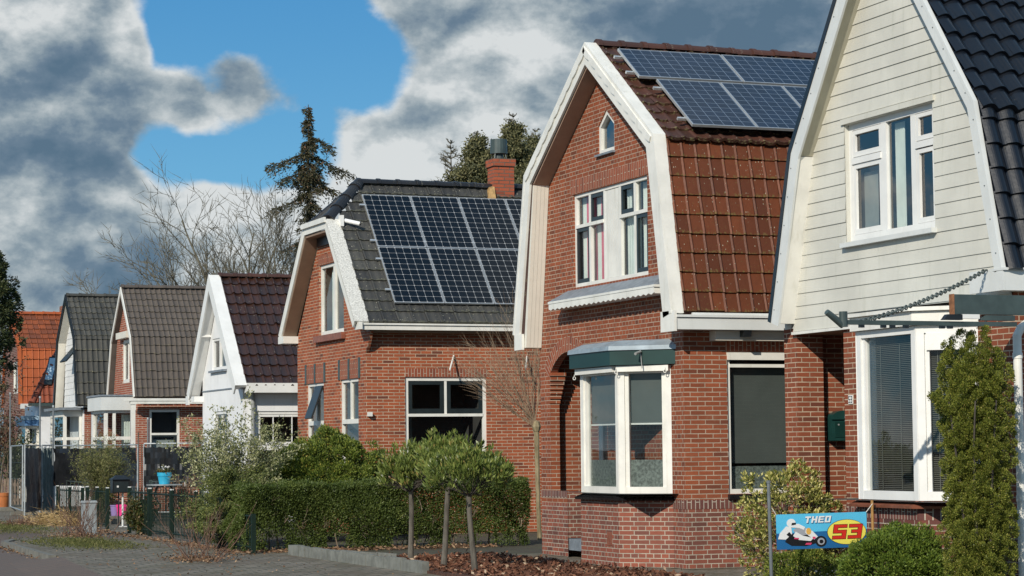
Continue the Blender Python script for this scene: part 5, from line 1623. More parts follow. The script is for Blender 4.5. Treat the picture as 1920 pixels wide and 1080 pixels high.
def twigs(V, p, d, L, r, lev, rng, o):
    """recursive bare branch; adds quads to V"""
    n = o['seg'][min(lev, len(o['seg']) - 1)]
    step = L / n; pts = [p]; rr = [r]
    dd = d
    for i in range(n):
        dd = dd + np.array(rng.normal(size=3)) * o['wob'] + np.array([0, 0, o['up'] * (1 if lev else .3)])
        dd = dd / np.linalg.norm(dd)
        pts.append(pts[-1] + dd * step); rr.append(r * (1 - (1 - o['taper']) * (i + 1) / n))
    sides = 3 if lev >= 2 else 6
    ref = np.array([0, 0, 1.0]) if abs(d[2]) < .9 else np.array([1.0, 0, 0])
    rings = []
    for i, q in enumerate(pts):
        t = (pts[min(i + 1, n)] - pts[max(i - 1, 0)]); t /= np.linalg.norm(t)
        u = np.cross(t, ref); u /= np.linalg.norm(u); w = np.cross(u, t)
        rings.append([q + (u * math.cos(k * 2 * math.pi / sides) + w * math.sin(k * 2 * math.pi / sides)) * rr[i] for k in range(sides)])
    for i in range(n):
        for k in range(sides):
            k2 = (k + 1) % sides
            V += [rings[i][k], rings[i][k2], rings[i + 1][k2], rings[i + 1][k]]
    if lev < o['levels']:
        kids = o['kids'][lev]
        for c in range(kids):
            f = o['from'][min(lev, len(o['from']) - 1)]
            t = f + (1 - f) * (c + rng.random()) / kids
            i = min(n - 1, int(t * n)); q = pts[i] + (pts[i + 1] - pts[i]) * (t * n - i)
            base = pts[i + 1] - pts[i]; base /= np.linalg.norm(base)
            side = np.cross(base, rng.normal(size=3)); side /= np.linalg.norm(side)
            a = o['ang'][min(lev, len(o['ang']) - 1)] * rng.uniform(.7, 1.25)
            nd = base * math.cos(a) + side * math.sin(a)
            twigs(V, q, nd, L * o['ratio'][min(lev, len(o['ratio']) - 1)] * rng.uniform(.7, 1.15) * (1.15 - .5 * t if lev == 0 else 1), max(o['rmin'], rr[i] * o['rr']), lev + 1, rng, o)
    return pts


def tree_mesh(name, mat, V, parent):
    return raw_mesh(name, np.array(V), 4, M[mat], parent, smooth=False)


# ---------------------------------------------------------------- plant materials
M['hedge'] = leaf_mat('hedge leaves', [(0, (.050, .072, .018)), (.55, (.095, .132, .032)), (.94, (.165, .200, .052)), (1, (.25, .23, .08))], .5, .28)
M['yew'] = leaf_mat('yew needles', [(0, (0.064, 0.094, 0.019)), (.55, (0.140, 0.194, 0.032)), (.93, (0.256, 0.292, 0.049)), (1, (0.442, 0.356, 0.082))], .55, .2)
M['yew_gold'] = leaf_mat('golden yew needles', [(0, (.080, .100, .018)), (.5, (.165, .190, .032)), (.9, (.29, .31, .05)), (1, (.44, .36, .10))], .5, .25)
M['bush_green'] = leaf_mat('bright conifer sprays', [(0, (0.055, 0.090, 0.014)), (.55, (0.123, 0.189, 0.026)), (1, (0.217, 0.275, 0.041))], .55, .22)
M['laurel'] = leaf_mat('laurel leaves', [(0, (.075, .110, .028)), (.5, (.165, .215, .050)), (.93, (.29, .33, .085)), (1, (.40, .28, .10))], .38, .28, spec=.5)
M['varieg'] = leaf_mat('cream edged leaves', [(0, (0.115, 0.132, 0.052)), (.5, (0.276, 0.287, 0.127)), (1, (0.552, 0.540, 0.322))], .5, .2)
M['euonymus'] = leaf_mat('yellow edged leaves', [(0, (0.063, 0.098, 0.021)), (.35, (0.184, 0.196, 0.040)), (.7, (0.529, 0.483, 0.138)), (1, (0.759, 0.690, 0.299))], .45, .2)
M['juniper'] = leaf_mat('juniper sprays', [(0, (0.059, 0.081, 0.026)), (.6, (0.127, 0.156, 0.042)), (1, (0.238, 0.245, 0.067))], .6, .15)
M['willow'] = leaf_mat('thin olive leaves', [(0, (0.090, 0.105, 0.033)), (.6, (0.173, 0.180, 0.057)), (1, (0.300, 0.270, 0.120))], .6, .2)
M['spruce'] = leaf_mat('spruce needles', [(0, (.034, .036, .020)), (.6, (.070, .068, .034)), (.9, (.105, .088, .048)), (1, (.19, .10, .055))], .65, .1)
M['larch'] = leaf_mat('grey green needles', [(0, (0.062, 0.068, 0.034)), (.6, (0.129, 0.128, 0.056)), (1, (0.227, 0.206, 0.094))], .65, .1)
M['evergreen'] = leaf_mat('dark evergreen leaves', [(0, (0.016, 0.023, 0.012)), (.6, (0.039, 0.055, 0.021)), (1, (0.111, 0.124, 0.046))], .5, .12)
M['redtwig'] = leaf_mat('reddish leaves', [(0, (.07, .03, .02)), (.6, (.15, .06, .045)), (1, (.20, .13, .06))], .6, .1)
M['ivy'] = leaf_mat('low green leaves', [(0, (.03, .045, .014)), (.6, (.065, .08, .022)), (1, (.16, .10, .04))], .5, .15)
M['bark_grey'] = bark_mat('grey bark', (.085, .075, .060), (.20, .18, .15))
M['bark_dark'] = bark_mat('dark bark', (.045, .038, .030), (.10, .085, .066))
M['bark_lollipop'] = bark_mat('smooth stem bark', (.070, .062, .050), (.145, .130, .105))
M['bark_pale'] = bark_mat('pale olive bark', (.16, .13, .07), (.33, .27, .16))
M['twig_tan'] = bark_mat('tan twigs', (.15, .11, .075), (.26, .20, .14))
M['twig_pale'] = bark_mat('pale tan twigs', (.24, .17, .11), (.38, .28, .19))
M['twig_red'] = bark_mat('red brown twigs', (.10, .050, .035), (.20, .12, .08))
M['twig_olive'] = bark_mat('lichened twigs', (.070, .064, .044), (.16, .147, .104))


# ---------------------------------------------------------------- plants
def hedge():
    rng = np.random.default_rng(1)
    X0, X1, Y0, Y1, Z = 9.32, 14.35, 36.15, 36.95, 1.06
    H = thing('hedge', 'long clipped green hedge between the brick houses', 'hedge', (11.9, 36.5, 0))
    N = 125000
    def und(x, z, k): return .08 * np.sin(x * 3.1 + k) + .06 * np.sin(z * 7 + x * 1.7 + k) + .045 * np.sin(x * 9.3 + z * 5) + .03 * np.sin(x * 17 + z * 13)
    f = rng.random(N)
    P = np.empty((N, 3)); D = rng.normal(size=(N, 3)) * .7
    a = f < .62; b = (f >= .62) & (f < .86); c = ~(a | b)
    n = a.sum(); x = rng.uniform(X0, X1, n); z = Z * (rng.random(n) ** .85)
    P[a] = np.stack([x, Y0 + und(x, z, 0) + rng.exponential(.075, n), z], 1); D[a] += (0, -.7, .45)
    n = b.sum(); x = rng.uniform(X0, X1, n); y = rng.uniform(Y0, Y1, n)
    P[b] = np.stack([x, y, Z + .03 * np.sin(x * 5) + .035 * np.sin(y * 9 + x * 12) + .02 * np.sin(x * 23) - rng.exponential(.05, n) + (rng.random(n) < .05) * rng.uniform(0, .09, n)], 1); D[b] += (0, -.2, .9)
    n = c.sum(); y = rng.uniform(Y0, Y1, n); z = Z * rng.random(n)
    P[c] = np.stack([X0 + und(y, z, 2) + rng.exponential(.04, n), y, z], 1); D[c] += (-.7, -.1, .4)
    # ragged foot and a few bare hollows
    low = P[:, 2] < .22
    keep = ~(low & (np.sin(P[:, 0] * 5.3) + np.sin(P[:, 0] * 12.1 + 1) > .15) & (rng.random(N) < .93))
    hol = (np.sin(P[:, 0] * 2.3 + 1.1) * np.sin(P[:, 2] * 5 + P[:, 0]) > .78)
    keep &= ~(hol & (rng.random(N) < .45))
    P, D = P[keep], D[keep]
    pt = .5 + .22 * np.sin(P[:, 0] * 4.7 + P[:, 2] * 3) + .2 * np.sin(P[:, 0] * 11 - P[:, 2] * 9) + .12 * np.sin(P[:, 2] * 21 + P[:, 0] * 6)
    ru = np.stack([np.clip(.55 * rng.random(len(P)) + .45 * pt, 0, 1), rng.random(len(P))], 1)
    leaves('foliage', 'hedge', P, D, rng.uniform(.025, .05, len(P)), rng.uniform(.016, .028, len(P)), H, 1, rnd_uv=ru)
    V = []
    o = dict(seg=[3, 3, 3], wob=.16, up=.06, taper=.4, levels=2, kids=[4, 3], ratio=[.6, .6], ang=[.6, .6], rr=.6, rmin=.004)
    o['from'] = [.3, .2]
    for i in range(26):
        p = np.array([X0 + .15 + (X1 - X0 - .3) * i / 25 + rng.uniform(-.05, .05), Y0 + rng.uniform(.10, .4), -.01])
        twigs(V, p, np.array([rng.normal() * .25, -.12, 1.0]), rng.uniform(.5, .8), rng.uniform(.010, .02), 0, rng, o)
    tree_mesh('stem', 'twig_tan', V, H)


hedge()


def dome_bush(name, label, cat, c, rx, ry, rz, mat, K, per, leaf, seed, rc=.12, up=.35, z0=-.2, tip=0.0, parent_stem=True, shape=None):
    """bush of many leaf clumps spread over an uneven dome"""
    rng = np.random.default_rng(seed)
    H = thing(name, label, cat, c)
    d = unit(rng.normal(size=(K * 2, 3))); d = d[d[:, 2] > z0][:K]
    rad = 1 + .10 * np.sin(d[:, 0] * 6 + seed) + .09 * np.sin(d[:, 1] * 7 + d[:, 2] * 5) + rng.normal(0, .05, len(d))
    rad *= np.where(rng.random(len(d)) < .25, rng.uniform(.55, .95, len(d)), 1)
    C_ = d * rad[:, None] * np.array([rx, ry, rz])
    if tip: C_[:, 2] += tip * np.clip(1 - np.hypot(C_[:, 0] / rx, C_[:, 1] / ry) / .38, 0, 1)
    C_ += np.array(c)
    P, D, _ = clumpy(rng, C_, rc * rng.uniform(.6, 1.3, len(C_)), per, d, up)
    leaves('foliage', mat, P, D, leaf * rng.uniform(.7, 1.3, len(P)), leaf * .45, H, seed)
    if parent_stem:
        V = []
        o = dict(seg=[3, 3], wob=.1, up=.02, taper=.5, levels=1, kids=[5], ratio=[.6], ang=[.7], rr=.5, rmin=.006); o['from'] = [.3]
        for i in range(6):
            a = i * 1.05
            twigs(V, np.array(c) * np.array([1, 1, 0]) + np.array([.05 * math.cos(a), .05 * math.sin(a), -.02]), np.array([.5 * math.cos(a), .5 * math.sin(a), 1.0]), max(.3, c[2] + rz * .6), .02, 0, rng, o)
        tree_mesh('stem', 'bark_dark', V, H)
    return H


dome_bush('yew_bush', 'broad dark green clipped yew with a pointed top behind the hedge', 'bush', (11.95, 40.2, .62), 1.06, 1.0, 1.08, 'yew', 620, 150, .05, 5, rc=.14, tip=.50)
dome_bush('conifer_bush', 'low bright green conifer bush in front of the bay of the boarded house', 'bush', (12.82, 21.55, .12), .52, .50, .52, 'bush_green', 260, 150, .035, 6, rc=.10)
dome_bush('dark_conifer', 'dark low conifer in the shade under the racing banner', 'bush', (12.72, 23.4, .10), .42, .30, .34, 'yew', 90, 90, .035, 7, rc=.09)


def column_yew():
    rng = np.random.default_rng(8)
    Y = 20.22
    x0, _ = fy(Y, 1833, 900)
    H = thing('column_yew', 'tall columnar golden green yew by the white downpipe', 'shrub', (x0, Y, 0))
    C_, O = [], []
    zt = 2.75
    for k in range(34):                       # upright fluted shoots
        a = k * 2.4; rr = .40 * math.sqrt((k + .5) / 34)
        hx, hy = .76 * rr * math.cos(a), .76 * rr * math.sin(a)
        top = zt - .22 * (rr / .4) ** 2 + rng.uniform(-.34, .12)
        if k in (3, 9, 15, 22): top += .22
        n = 46
        for i in range(n):
            z = top * (i + .5) / n
            w = .092 * (1 - .62 * (z / top) ** 9) * (.75 + .25 * min(1, z / .4))
            sp = .80 + .20 * math.sin(min(1, z / 1.1) * math.pi / 2)
            ang = rng.uniform(0, 6.28)
            C_.append([x0 + hx * sp + w * math.cos(ang), Y + hy * sp + w * math.sin(ang), z]); O.append([hx * 1.6 + .5 * math.cos(ang), hy * 1.6 + .5 * math.sin(ang), .25])
    for i in range(9): C_.append([x0 - .34 - .028 * i, Y - .1, 1.93 + .022 * i]); O.append([-1, 0, .4])
    C_ = np.array(C_); O = unit(np.array(O))
    P, D, _ = clumpy(rng, C_, .055 * rng.uniform(.8, 1.15, len(C_)), 200, O, .55)
    leaves('foliage', 'yew_gold', P, D, rng.uniform(.014, .025, len(P)), .0100, H, 8)
    V = []
    o = dict(seg=[5], wob=.03, up=.05, taper=.4, levels=0, kids=[0], ratio=[.5], ang=[.3], rr=.5, rmin=.005); o['from'] = [.3]
    for k in range(7): twigs(V, np.array([x0 + .1 * math.cos(k), Y + .1 * math.sin(k), -.02]), np.array([.1 * math.cos(k), .1 * math.sin(k), 1.0]), 2.1, .02, 0, rng, o)
    tree_mesh('stem', 'bark_dark', V, H)


column_yew()


def stem_shrub(name, label, cat, c, n, height, spread, mat, leaf, aspect, seed, per, bark='twig_olive', group=None, lean=(0, 0), lw=.008, arch=.25, from_h=.25):
    """several arching stems set with leaves"""
    rng = np.random.default_rng(seed)
    H = thing(name, label, cat, c, group)
    V = []; P = []; D = []
    for i in range(n):
        a = rng.uniform(0, 6.28); out = spread * math.sqrt(rng.random())
        d0 = np.array([math.cos(a) * out + lean[0], math.sin(a) * out + lean[1], 1.0])
        h = height * rng.uniform(.65, 1.05)
        o = dict(seg=[6, 4], wob=.07, up=-.02 if arch else .03, taper=.25, levels=1, kids=[rng.integers(3, 7)], ratio=[.42], ang=[.55], rr=.55, rmin=.0022); o['from'] = [.3]
        pts = twigs(V, np.array(c) + np.array([rng.normal() * .06, rng.normal() * .06, -.02]), d0 / np.linalg.norm(d0), h, lw, 0, rng, o)
    Va = np.array(V); q = Va.reshape(-1, 4, 3).mean(1)
    sel = q[q[:, 2] > c[2] + height * from_h]
    if len(sel) and per:
        idx = rng.integers(0, len(sel), per)
        P = sel[idx] + rng.normal(size=(per, 3)) * leaf * .7
        D = rng.normal(size=(per, 3)) * .8 + np.array([0, -.1, .45]) + (P - np.array(c)) * np.array([.5, .5, 0])
        leaves('foliage', mat, P, D, leaf * rng.uniform(.6, 1.3, per), leaf * aspect, H, seed)
    tree_mesh('stem', bark, V, H)
    return H


stem_shrub('variegated_shrub', 'loose pale variegated shrub with arching stems before the white house', 'shrub', (10.0, 39.2, .05), 40, 2.2, .45, 'varieg', .058, .42, 15, 15000, lean=(.06, 0), lw=.010)
stem_shrub('willow_bush', 'wispy olive green bush growing through the dark site fence', 'shrub', (fy(53.5, 195, 950)[0], 53.5, .0), 70, 1.85, .33, 'willow', .08, .17, 16, 12000, lw=.007, arch=0, from_h=.12)


def juniper(name, label, c, n, size, seed, z0=.15):
    """tiers of feathery sprays"""
    rng = np.random.default_rng(seed)
    H = thing(name, label, 'shrub', c)
    V = []; PP = []; DD = []
    o = dict(seg=[5, 3], wob=.05, up=-.03, taper=.3, levels=1, kids=[6], ratio=[.38], ang=[.6], rr=.5, rmin=.003); o['from'] = [.25]
    for i in range(n):
        a = rng.uniform(0, 6.28); z = rng.uniform(z0, size * .95)
        L = size * .86 * (1 - .45 * z / size) * rng.uniform(.7, 1.1)
        V2 = []
        twigs(V2, np.array(c) + np.array([0, 0, z]), np.array([math.cos(a), math.sin(a), .35]), L, .010, 0, rng, o)
        V += V2
        q = np.array(V2).reshape(-1, 4, 3).mean(1)
        far = q[np.linalg.norm(q - (np.array(c) + [0, 0, z]), axis=1) > L * .3]
        if len(far) == 0: continue
        k = 330; s = far[rng.integers(0, len(far), k)] + rng.normal(size=(k, 3)) * np.array([.05, .05, .022])
        PP.append(s); DD.append(np.array([math.cos(a), math.sin(a), .1]) + rng.normal(size=(k, 3)) * .7)
    V2 = []; twigs(V2, np.array(c) - [0, 0, .03], np.array([0, 0, 1.0]), size, .03, 0, rng, dict(o, levels=0)); V += V2
    P = np.concatenate(PP); D = np.concatenate(DD)
    leaves('foliage', 'juniper', P, D, rng.uniform(.03, .06, len(P)), .016, H, seed)
    tree_mesh('stem', 'bark_dark', V, H)


juniper('juniper', 'spreading feathery juniper reaching over the green fence', (9.80, 38.5, .05), 74, 1.18, 17)
juniper('juniper', 'small low juniper leaning out between the green fence posts', (9.30, 37.6, -.02), 34, .70, 18, z0=.05)


def lollipop(label, Y, ub, vb, uc, vc, seed, rad=.55):
    rng = np.random.default_rng(seed)
    xb, yb = fz(ub, vb); xc, zc = fy(yb, uc, vc)
    H = thing('standard_laurel', label, 'tree', (xb, yb, 0), 'clipped standard trees in the mulch bed')
    mb = MB()
    pts = [(xb + (xc - xb) * t + .010 * math.sin(t * 5 + seed), yb + .02 * math.sin(t * 4), .02 + (zc - .02) * t) for t in (0, .25, .5, .75, 1)]
    mb.tube(pts, [.045, .040, .036, .034, .036], 10); mb.build('trunk', M['bark_lollipop'], H, smooth=True)
    V = []; o = dict(seg=[4, 3, 3], wob=.08, up=.05, taper=.5, levels=2, kids=[4, 3], ratio=[.62, .6], ang=[.55, .55], rr=.62, rmin=.004); o['from'] = [.35, .3]
    top = np.array(pts[-1])
    tips = []
    for i in range(11):
        a = i * 2.399; t = R(38 + 30 * ((i * 7) % 11) / 11)
        d = np.array([math.cos(a) * math.sin(t), math.sin(a) * math.sin(t), math.cos(t) * .8])
        pp = twigs(V, top - [0, 0, .03], d, .36, .014, 0, rng, o)
    tree_mesh('limb', 'bark_dark', V, H)
    # crown: flat bottomed dome, uneven, leaves stand upright in tufts
    K = 300
    a = rng.uniform(0, 6.28, K); r = np.sqrt(rng.random(K)) * rad
    zz = .26 + (.44 * np.sqrt(np.clip(1 - (r / (rad * 1.03)) ** 2, 0, 1))) * rng.random(K) ** .55 + .06 * np.sin(a * 3 + seed) + .04 * rng.normal(size=K)
    zz = np.where(rng.random(K) < .35, zz - rng.uniform(.05, .22, K), zz); zz = np.maximum(zz, .10 + r * .20)
    C_ = np.stack([top[0] + r * np.cos(a), top[1] + r * np.sin(a), top[2] + zz - .10], 1)
    O = unit(np.stack([np.cos(a) * r * 1.2, np.sin(a) * r * 1.2, .7 + 0 * r], 1))
    P, D, _ = clumpy(rng, C_, .05 * rng.uniform(.6, 1.3, K), 15, O, .75, spread=.8)
    leaves('crown', 'laurel', P, D, rng.uniform(.055, .11, len(P)), rng.uniform(.018, .030, len(P)), H, seed)


lollipop('clipped standard laurel farthest left in the mulch bed, its crown apart', 31, 771, 1057, 771, 920, 24, .44)
lollipop('leaning standard laurel in the middle of the mulch bed, its crown behind another', 29, 832, 1067, 841, 908, 25, .44)
lollipop('clipped standard laurel nearest the red brick house, with the tilted stem', 28, 890, 1077, 879, 928, 26, .55)


def euonymus():
    rng = np.random.default_rng(27)
    c = np.array([13.22, 24.75, .62])
    H = thing('euonymus', 'yellow variegated shrub behind the racing banner', 'shrub', (13.22, 24.75, 0))
    d = unit(rng.normal(size=(520, 3))); d = d[d[:, 2] > -.75]
    rad = 1 + .12 * np.sin(d[:, 0] * 7) + .1 * np.sin(d[:, 2] * 9 + d[:, 1] * 4) + rng.normal(0, .07, len(d))
    rad *= np.where(rng.random(len(d)) < .3, rng.uniform(.6, .95, len(d)), 1)
    C_ = c + d * rad[:, None] * np.array([.62, .36, .66])
    P, D, _ = clumpy(rng, C_, .05 * rng.uniform(.6, 1.4, len(C_)), 24, d, .5, spread=1.0)
    leaves('foliage', 'euonymus', P, D, rng.uniform(.035, .065, len(P)), rng.uniform(.016, .026, len(P)), H, 27)
    V = []; o = dict(seg=[4, 3], wob=.1, up=.05, taper=.5, levels=1, kids=[5], ratio=[.6], ang=[.6], rr=.6, rmin=.004); o['from'] = [.3]
    for i in range(9): twigs(V, np.array([13.22 + rng.normal() * .12, 24.75 + rng.normal() * .06, -.02]), np.array([rng.normal() * .4, rng.normal() * .2, 1.0]), .95, .012, 0, rng, o)
    tree_mesh('stem', 'twig_olive', V, H)


euonymus()


def wall_tree():
    rng = np.random.default_rng(30)
    Y = 38.3
    xb, _ = fy(Y, 1009, 905); xk, zk = fy(Y, 1006, 800)
    H = thing('pollard_tree', 'bare pollarded tree with a fan of thin twigs beside the brick house corner', 'tree', (xb, Y, 0))
    mb = MB(); mb.tube([(xb + .02, Y, -.02), (xb, Y, .5), (xb - .01, Y, 1.1), (xk, Y, zk - .05)], [.045, .042, .045, .05], 8)
    mb.lathe([(.001, zk - .12), (.06, zk - .08), (.085, zk), (.06, zk + .09), (.001, zk + .12)], (xk, Y, 0), 9)
    mb.build('trunk', M['bark_pale'], H, smooth=True)
    V = []
    o = dict(seg=[7, 5, 3], wob=.035, up=.012, taper=.35, levels=2, kids=[5, 3], ratio=[.5, .5], ang=[.28, .3], rr=.55, rmin=.0026); o['from'] = [.25, .3]
    for i in range(40):
        a = R(-66 + 76 * rng.random())
        d = np.array([math.sin(a), rng.normal() * .16, math.cos(a)])
        twigs(V, np.array([xk - .03, Y, zk + rng.uniform(-.05, .1)]), d, rng.uniform(.9, 1.9), .008, 0, rng, o)
    tree_mesh('branch', 'twig_pale', V, H)


wall_tree()


def bare_tree(label, Y, ub, vtop, spread, seed, n_main=7, height=None, lean=0.0, dens=(7, 6, 5), split=.3, group='bare trees behind the roofs', r0=.17, upt=.05, main_ang=(25, 70)):
    rng = np.random.default_rng(seed)
    xb = fy(Y, ub, 520)[0]; zt = fy(Y, ub, vtop)[1]
    H = thing('bare_tree', label, 'tree', (xb, Y, 0), group)
    mb = MB(); zs = zt * split
    mb.tube([(xb, Y, -.05), (xb + .05, Y, zs * .5), (xb, Y, zs), (xb - .03, Y, zs + .3)], [r0 * 1.15, r0, r0 * .9, r0 * .6], 9); mb.build('trunk', M['bark_grey'], H, smooth=True)
    V = []
    o = dict(seg=[8, 6, 5, 3], wob=.10, up=upt, taper=.22, levels=3, kids=list(dens), ratio=[.50, .52, .5], ang=[.62, .68, .6], rr=.60, rmin=.0118); o['from'] = [.22, .2, .25]
    for i in range(n_main):
        a = i * 2.399 + seed
        t = R(main_ang[0] + (main_ang[1] - main_ang[0]) * ((i * 5) % n_main) / max(1, n_main - 1))
        d = np.array([math.cos(a) * math.sin(t) + lean, .6 * math.sin(a) * math.sin(t), math.cos(t)])
        L = min((zt - zs) / max(.45, math.cos(t)) * .82, spread * 1.15)
        twigs(V, np.array([xb, Y, zs + rng.uniform(-.5, .25)]), d / np.linalg.norm(d), L * rng.uniform(.85, 1.08), r0 * .5, 0, rng, o)
    tree_mesh('branch', 'twig_olive', V, H)


bare_tree('wide bare tree with arching branches above the taupe and white houses', 84, 432, 292, 5.0, 41, n_main=11, r0=.20, dens=(9, 7, 4), split=.36, upt=.035, main_ang=(15, 88))
bare_tree('narrow bare tree standing in front of the tall spruce', 80, 520, 225, 3.4, 42, n_main=7, dens=(8, 6, 4), split=.38, r0=.14, upt=.07, main_ang=(6, 46))
bare_tree('small bare tree between the wide bare tree and the spruce', 90, 470, 325, 3.4, 43, n_main=6, dens=(7, 5, 4), split=.38, r0=.12, upt=.05, main_ang=(10, 55))


def spruce():
    rng = np.random.default_rng(50)
    Y = 88; xb, zt = fy(Y, 578, 196)
    H = thing('spruce_tree', 'tall ragged dark spruce rising behind the half-hipped house', 'tree', (xb, Y, 0))
    mb = MB(); mb.tube([(xb, Y, -.05), (xb, Y, zt * .5), (xb, Y, zt)], [.22, .14, .015], 8); mb.build('trunk', M['bark_dark'], H, smooth=True)
    V = []; PP = []; DD = []
    def bough(z, a, L, droop=.0, dense=1.0):
        n = 9; p = np.array([xb, Y, z]); d = np.array([math.cos(a), math.sin(a), .12])
        pts = [p]
        for i in range(n):
            d = d + np.array([0, 0, (-.16 if i < 4 else .05) + rng.normal() * .02 - droop]); d /= np.linalg.norm(d)
            p = p + d * L / n; pts.append(p)
        for i in range(n):
            m0 = MBt; 
            u = np.cross(d, [0, 0, 1.0]); u /= np.linalg.norm(u)
            r0, r1 = .03 * (1 - i / n) + .008, .03 * (1 - (i + 1) / n) + .008
            V.extend([pts[i] - u * r0, pts[i] + u * r0, pts[i + 1] + u * r1, pts[i + 1] - u * r1])
            V.extend([pts[i] - np.array([0, 0, r0]), pts[i] + np.array([0, 0, r0]), pts[i + 1] + np.array([0, 0, r1]), pts[i + 1] - np.array([0, 0, r1])])
        k = int(165 * L * dense); t = rng.random(k) ** .8
        i = np.minimum((t * n).astype(int), n - 1); f = t * n - i
        A = np.array(pts); s = A[i] + (A[i + 1] - A[i]) * f[:, None]
        side = rng.normal(size=k) * .24 * (L * .35 + .25) * (1.1 - t * .7)
        u = np.cross(np.array([math.cos(a), math.sin(a), 0]), [0, 0, 1.0])
        s = s + u * side[:, None]; s[:, 2] += -np.abs(rng.normal(size=k)) * .15 * (1 + L * .3) + .05
        PP.append(s); DD.append(np.array([math.cos(a), math.sin(a), -.75]) * .6 + rng.normal(size=(k, 3)) * .55)
    MBt = None
    z = zt - .25
    while z > 3.2:
        f = (zt - z) / zt
        env = .16 + 2.75 * f ** .78
        if .25 < f < .34: env *= .62
        for k in range(rng.integers(4, 7)):
            bough(z + rng.uniform(-.14, .14), rng.uniform(0, 6.28), env * rng.uniform(.25, .95) * (1.15 if rng.random() < .2 else .85), dense=1.15)
        z -= .16 + .26 * f + rng.uniform(0, .12)
    for u_, v_, a, L in ((500, 298, math.pi, 2.0), (495, 330, math.pi * 1.05, 1.8), (668, 308, -.05, 2.2), (640, 350, .1, 1.8), (505, 380, math.pi * .95, 2.0), (640, 270, .0, 1.2)):
        zz = fy(Y, u_, v_)[1]
        for q in range(2): bough(zz + .22, a + rng.normal() * .2, L * rng.uniform(.75, 1.0), dense=.9)
    P = np.concatenate(PP); D = np.concatenate(DD)
    leaves('foliage', 'spruce', P, D, rng.uniform(.09, .20, len(P)), rng.uniform(.035, .06, len(P)), H, 50)
    tree_mesh('branch', 'bark_dark', V, H)


spruce()


def thin_conifer(label, Y, ub, vtop, width, seed, ragged=.5, mat='larch', name='larch_tree'):
    rng = np.random.default_rng(seed)
    xb, zt = fy(Y, ub, vtop)
    H = thing(name, label, 'tree', (xb, Y, 0), 'trees behind the chimney')
    mb = MB(); mb.tube([(xb, Y, -.05), (xb + .05, Y, zt * .6), (xb, Y, zt)], [.16, .09, .012], 7); mb.build('trunk', M['bark_dark'], H, smooth=True)
    V = []
    o = dict(seg=[5, 4, 3], wob=.09, up=.045, taper=.3, levels=2, kids=[7, 4], ratio=[.42, .5], ang=[.75, .7], rr=.55, rmin=.008); o['from'] = [.15, .2]
    z = zt - .15
    while z > zt * .45:
        f = (zt - z) / (zt * .5)
        for k in range(4):
            a = rng.uniform(0, 6.28); d = np.array([math.cos(a), math.sin(a), .55])
            twigs(V, np.array([xb, Y, z]), d / np.linalg.norm(d), (.18 + width * min(1, f * 1.3)) * rng.uniform(.5, 1.1), .03, 0, rng, o)
        z -= .20
    q = np.array(V).reshape(-1, 4, 3).mean(1)
    far = q[q[:, 2] < zt - .9 * ragged]
    n = int(len(far) * 1.7); P = far[rng.integers(0, len(far), n)] + rng.normal(size=(n, 3)) * .10
    keep = rng.random(n) < np.clip((zt - P[:, 2]) / (zt * .22), .08, 1)
    P = P[keep]
    leaves('foliage', mat, P, rng.normal(size=P.shape) + [0, 0, .3], rng.uniform(.09, .17, len(P)), .06, H, seed)
    tree_mesh('branch', 'twig_olive', V, H)


thin_conifer('thin tree with a bare spiky leader to the right of the chimney', 82, 962, 212, 1.9, 61)
thin_conifer('rounded bushy tree with brown cones left of the chimney', 78, 895, 245, 2.2, 62, ragged=.25)
thin_conifer('low grey twiggy tree farthest left behind the chimney roof', 84, 845, 262, 1.8, 63, ragged=2.0)
thin_conifer('dark bushy tree behind the white barge board of the brown roofed house', 86, 1003, 240, 2.0, 64, ragged=.5)


def street_tree():
    rng = np.random.default_rng(70)
    Y = 78; xb, zt = fy(Y, -38, 425)
    H = thing('evergreen_tree', 'large dark evergreen tree at the left edge before the orange roof', 'tree', (xb, Y, 0))
    mb = MB(); mb.tube([(xb, Y, -.05), (xb + .05, Y, 3), (xb, Y, zt * .8)], [.25, .2, .04], 8); mb.build('trunk', M['bark_grey'], H, smooth=True)
    C_, O = [], []
    for i in range(420):
        d = unit(rng.normal(size=(1, 3)))[0]; s = rng.uniform(.55, 1.05)
        z = 6.5 + d[2] * 2.9 * s
        w = 1.36 * (1 - max(0, (z - 5.4) / 4.6) ** 1.4 * .72)
        C_.append([xb + d[0] * w * s, Y + d[1] * w * s, z]); O.append(d)
    P, D, _ = clumpy(rng, np.array(C_), .24 * rng.uniform(.6, 1.4, len(C_)), 95, np.array(O), .1)
    leaves('foliage', 'evergreen', P, D, rng.uniform(.08, .17, len(P)), rng.uniform(.035, .06, len(P)), H, 70)
    V = []; o = dict(seg=[4, 3], wob=.1, up=.04, taper=.4, levels=1, kids=[4], ratio=[.5], ang=[.6], rr=.5, rmin=.012); o['from'] = [.3]
    for i in range(18):
        a = i * 2.4; twigs(V, np.array([xb, Y, 3 + i * .3]), np.array([math.cos(a), math.sin(a), .5]), 1.3, .05, 0, rng, o)
    tree_mesh('branch', 'bark_dark', V, H)


street_tree()
stem_shrub('red_shrub', 'tall reddish twiggy shrub under the evergreen at the left edge', 'shrub', (fy(71.0, -6, 900)[0], 71.0, 0), 20, 3.8, .03, 'redtwig', .10, .5, 71, 1800, bark='twig_tan', lw=.02, from_h=.45)
stem_shrub('garden_shrub', 'tall dark green shrub beside the pale blue bay', 'shrub', (fy(77.0, 28, 900)[0], 77.0, 0), 20, 2.6, .05, 'evergreen', .10, .5, 72, 3200, bark='bark_dark', lw=.02, from_h=.1)


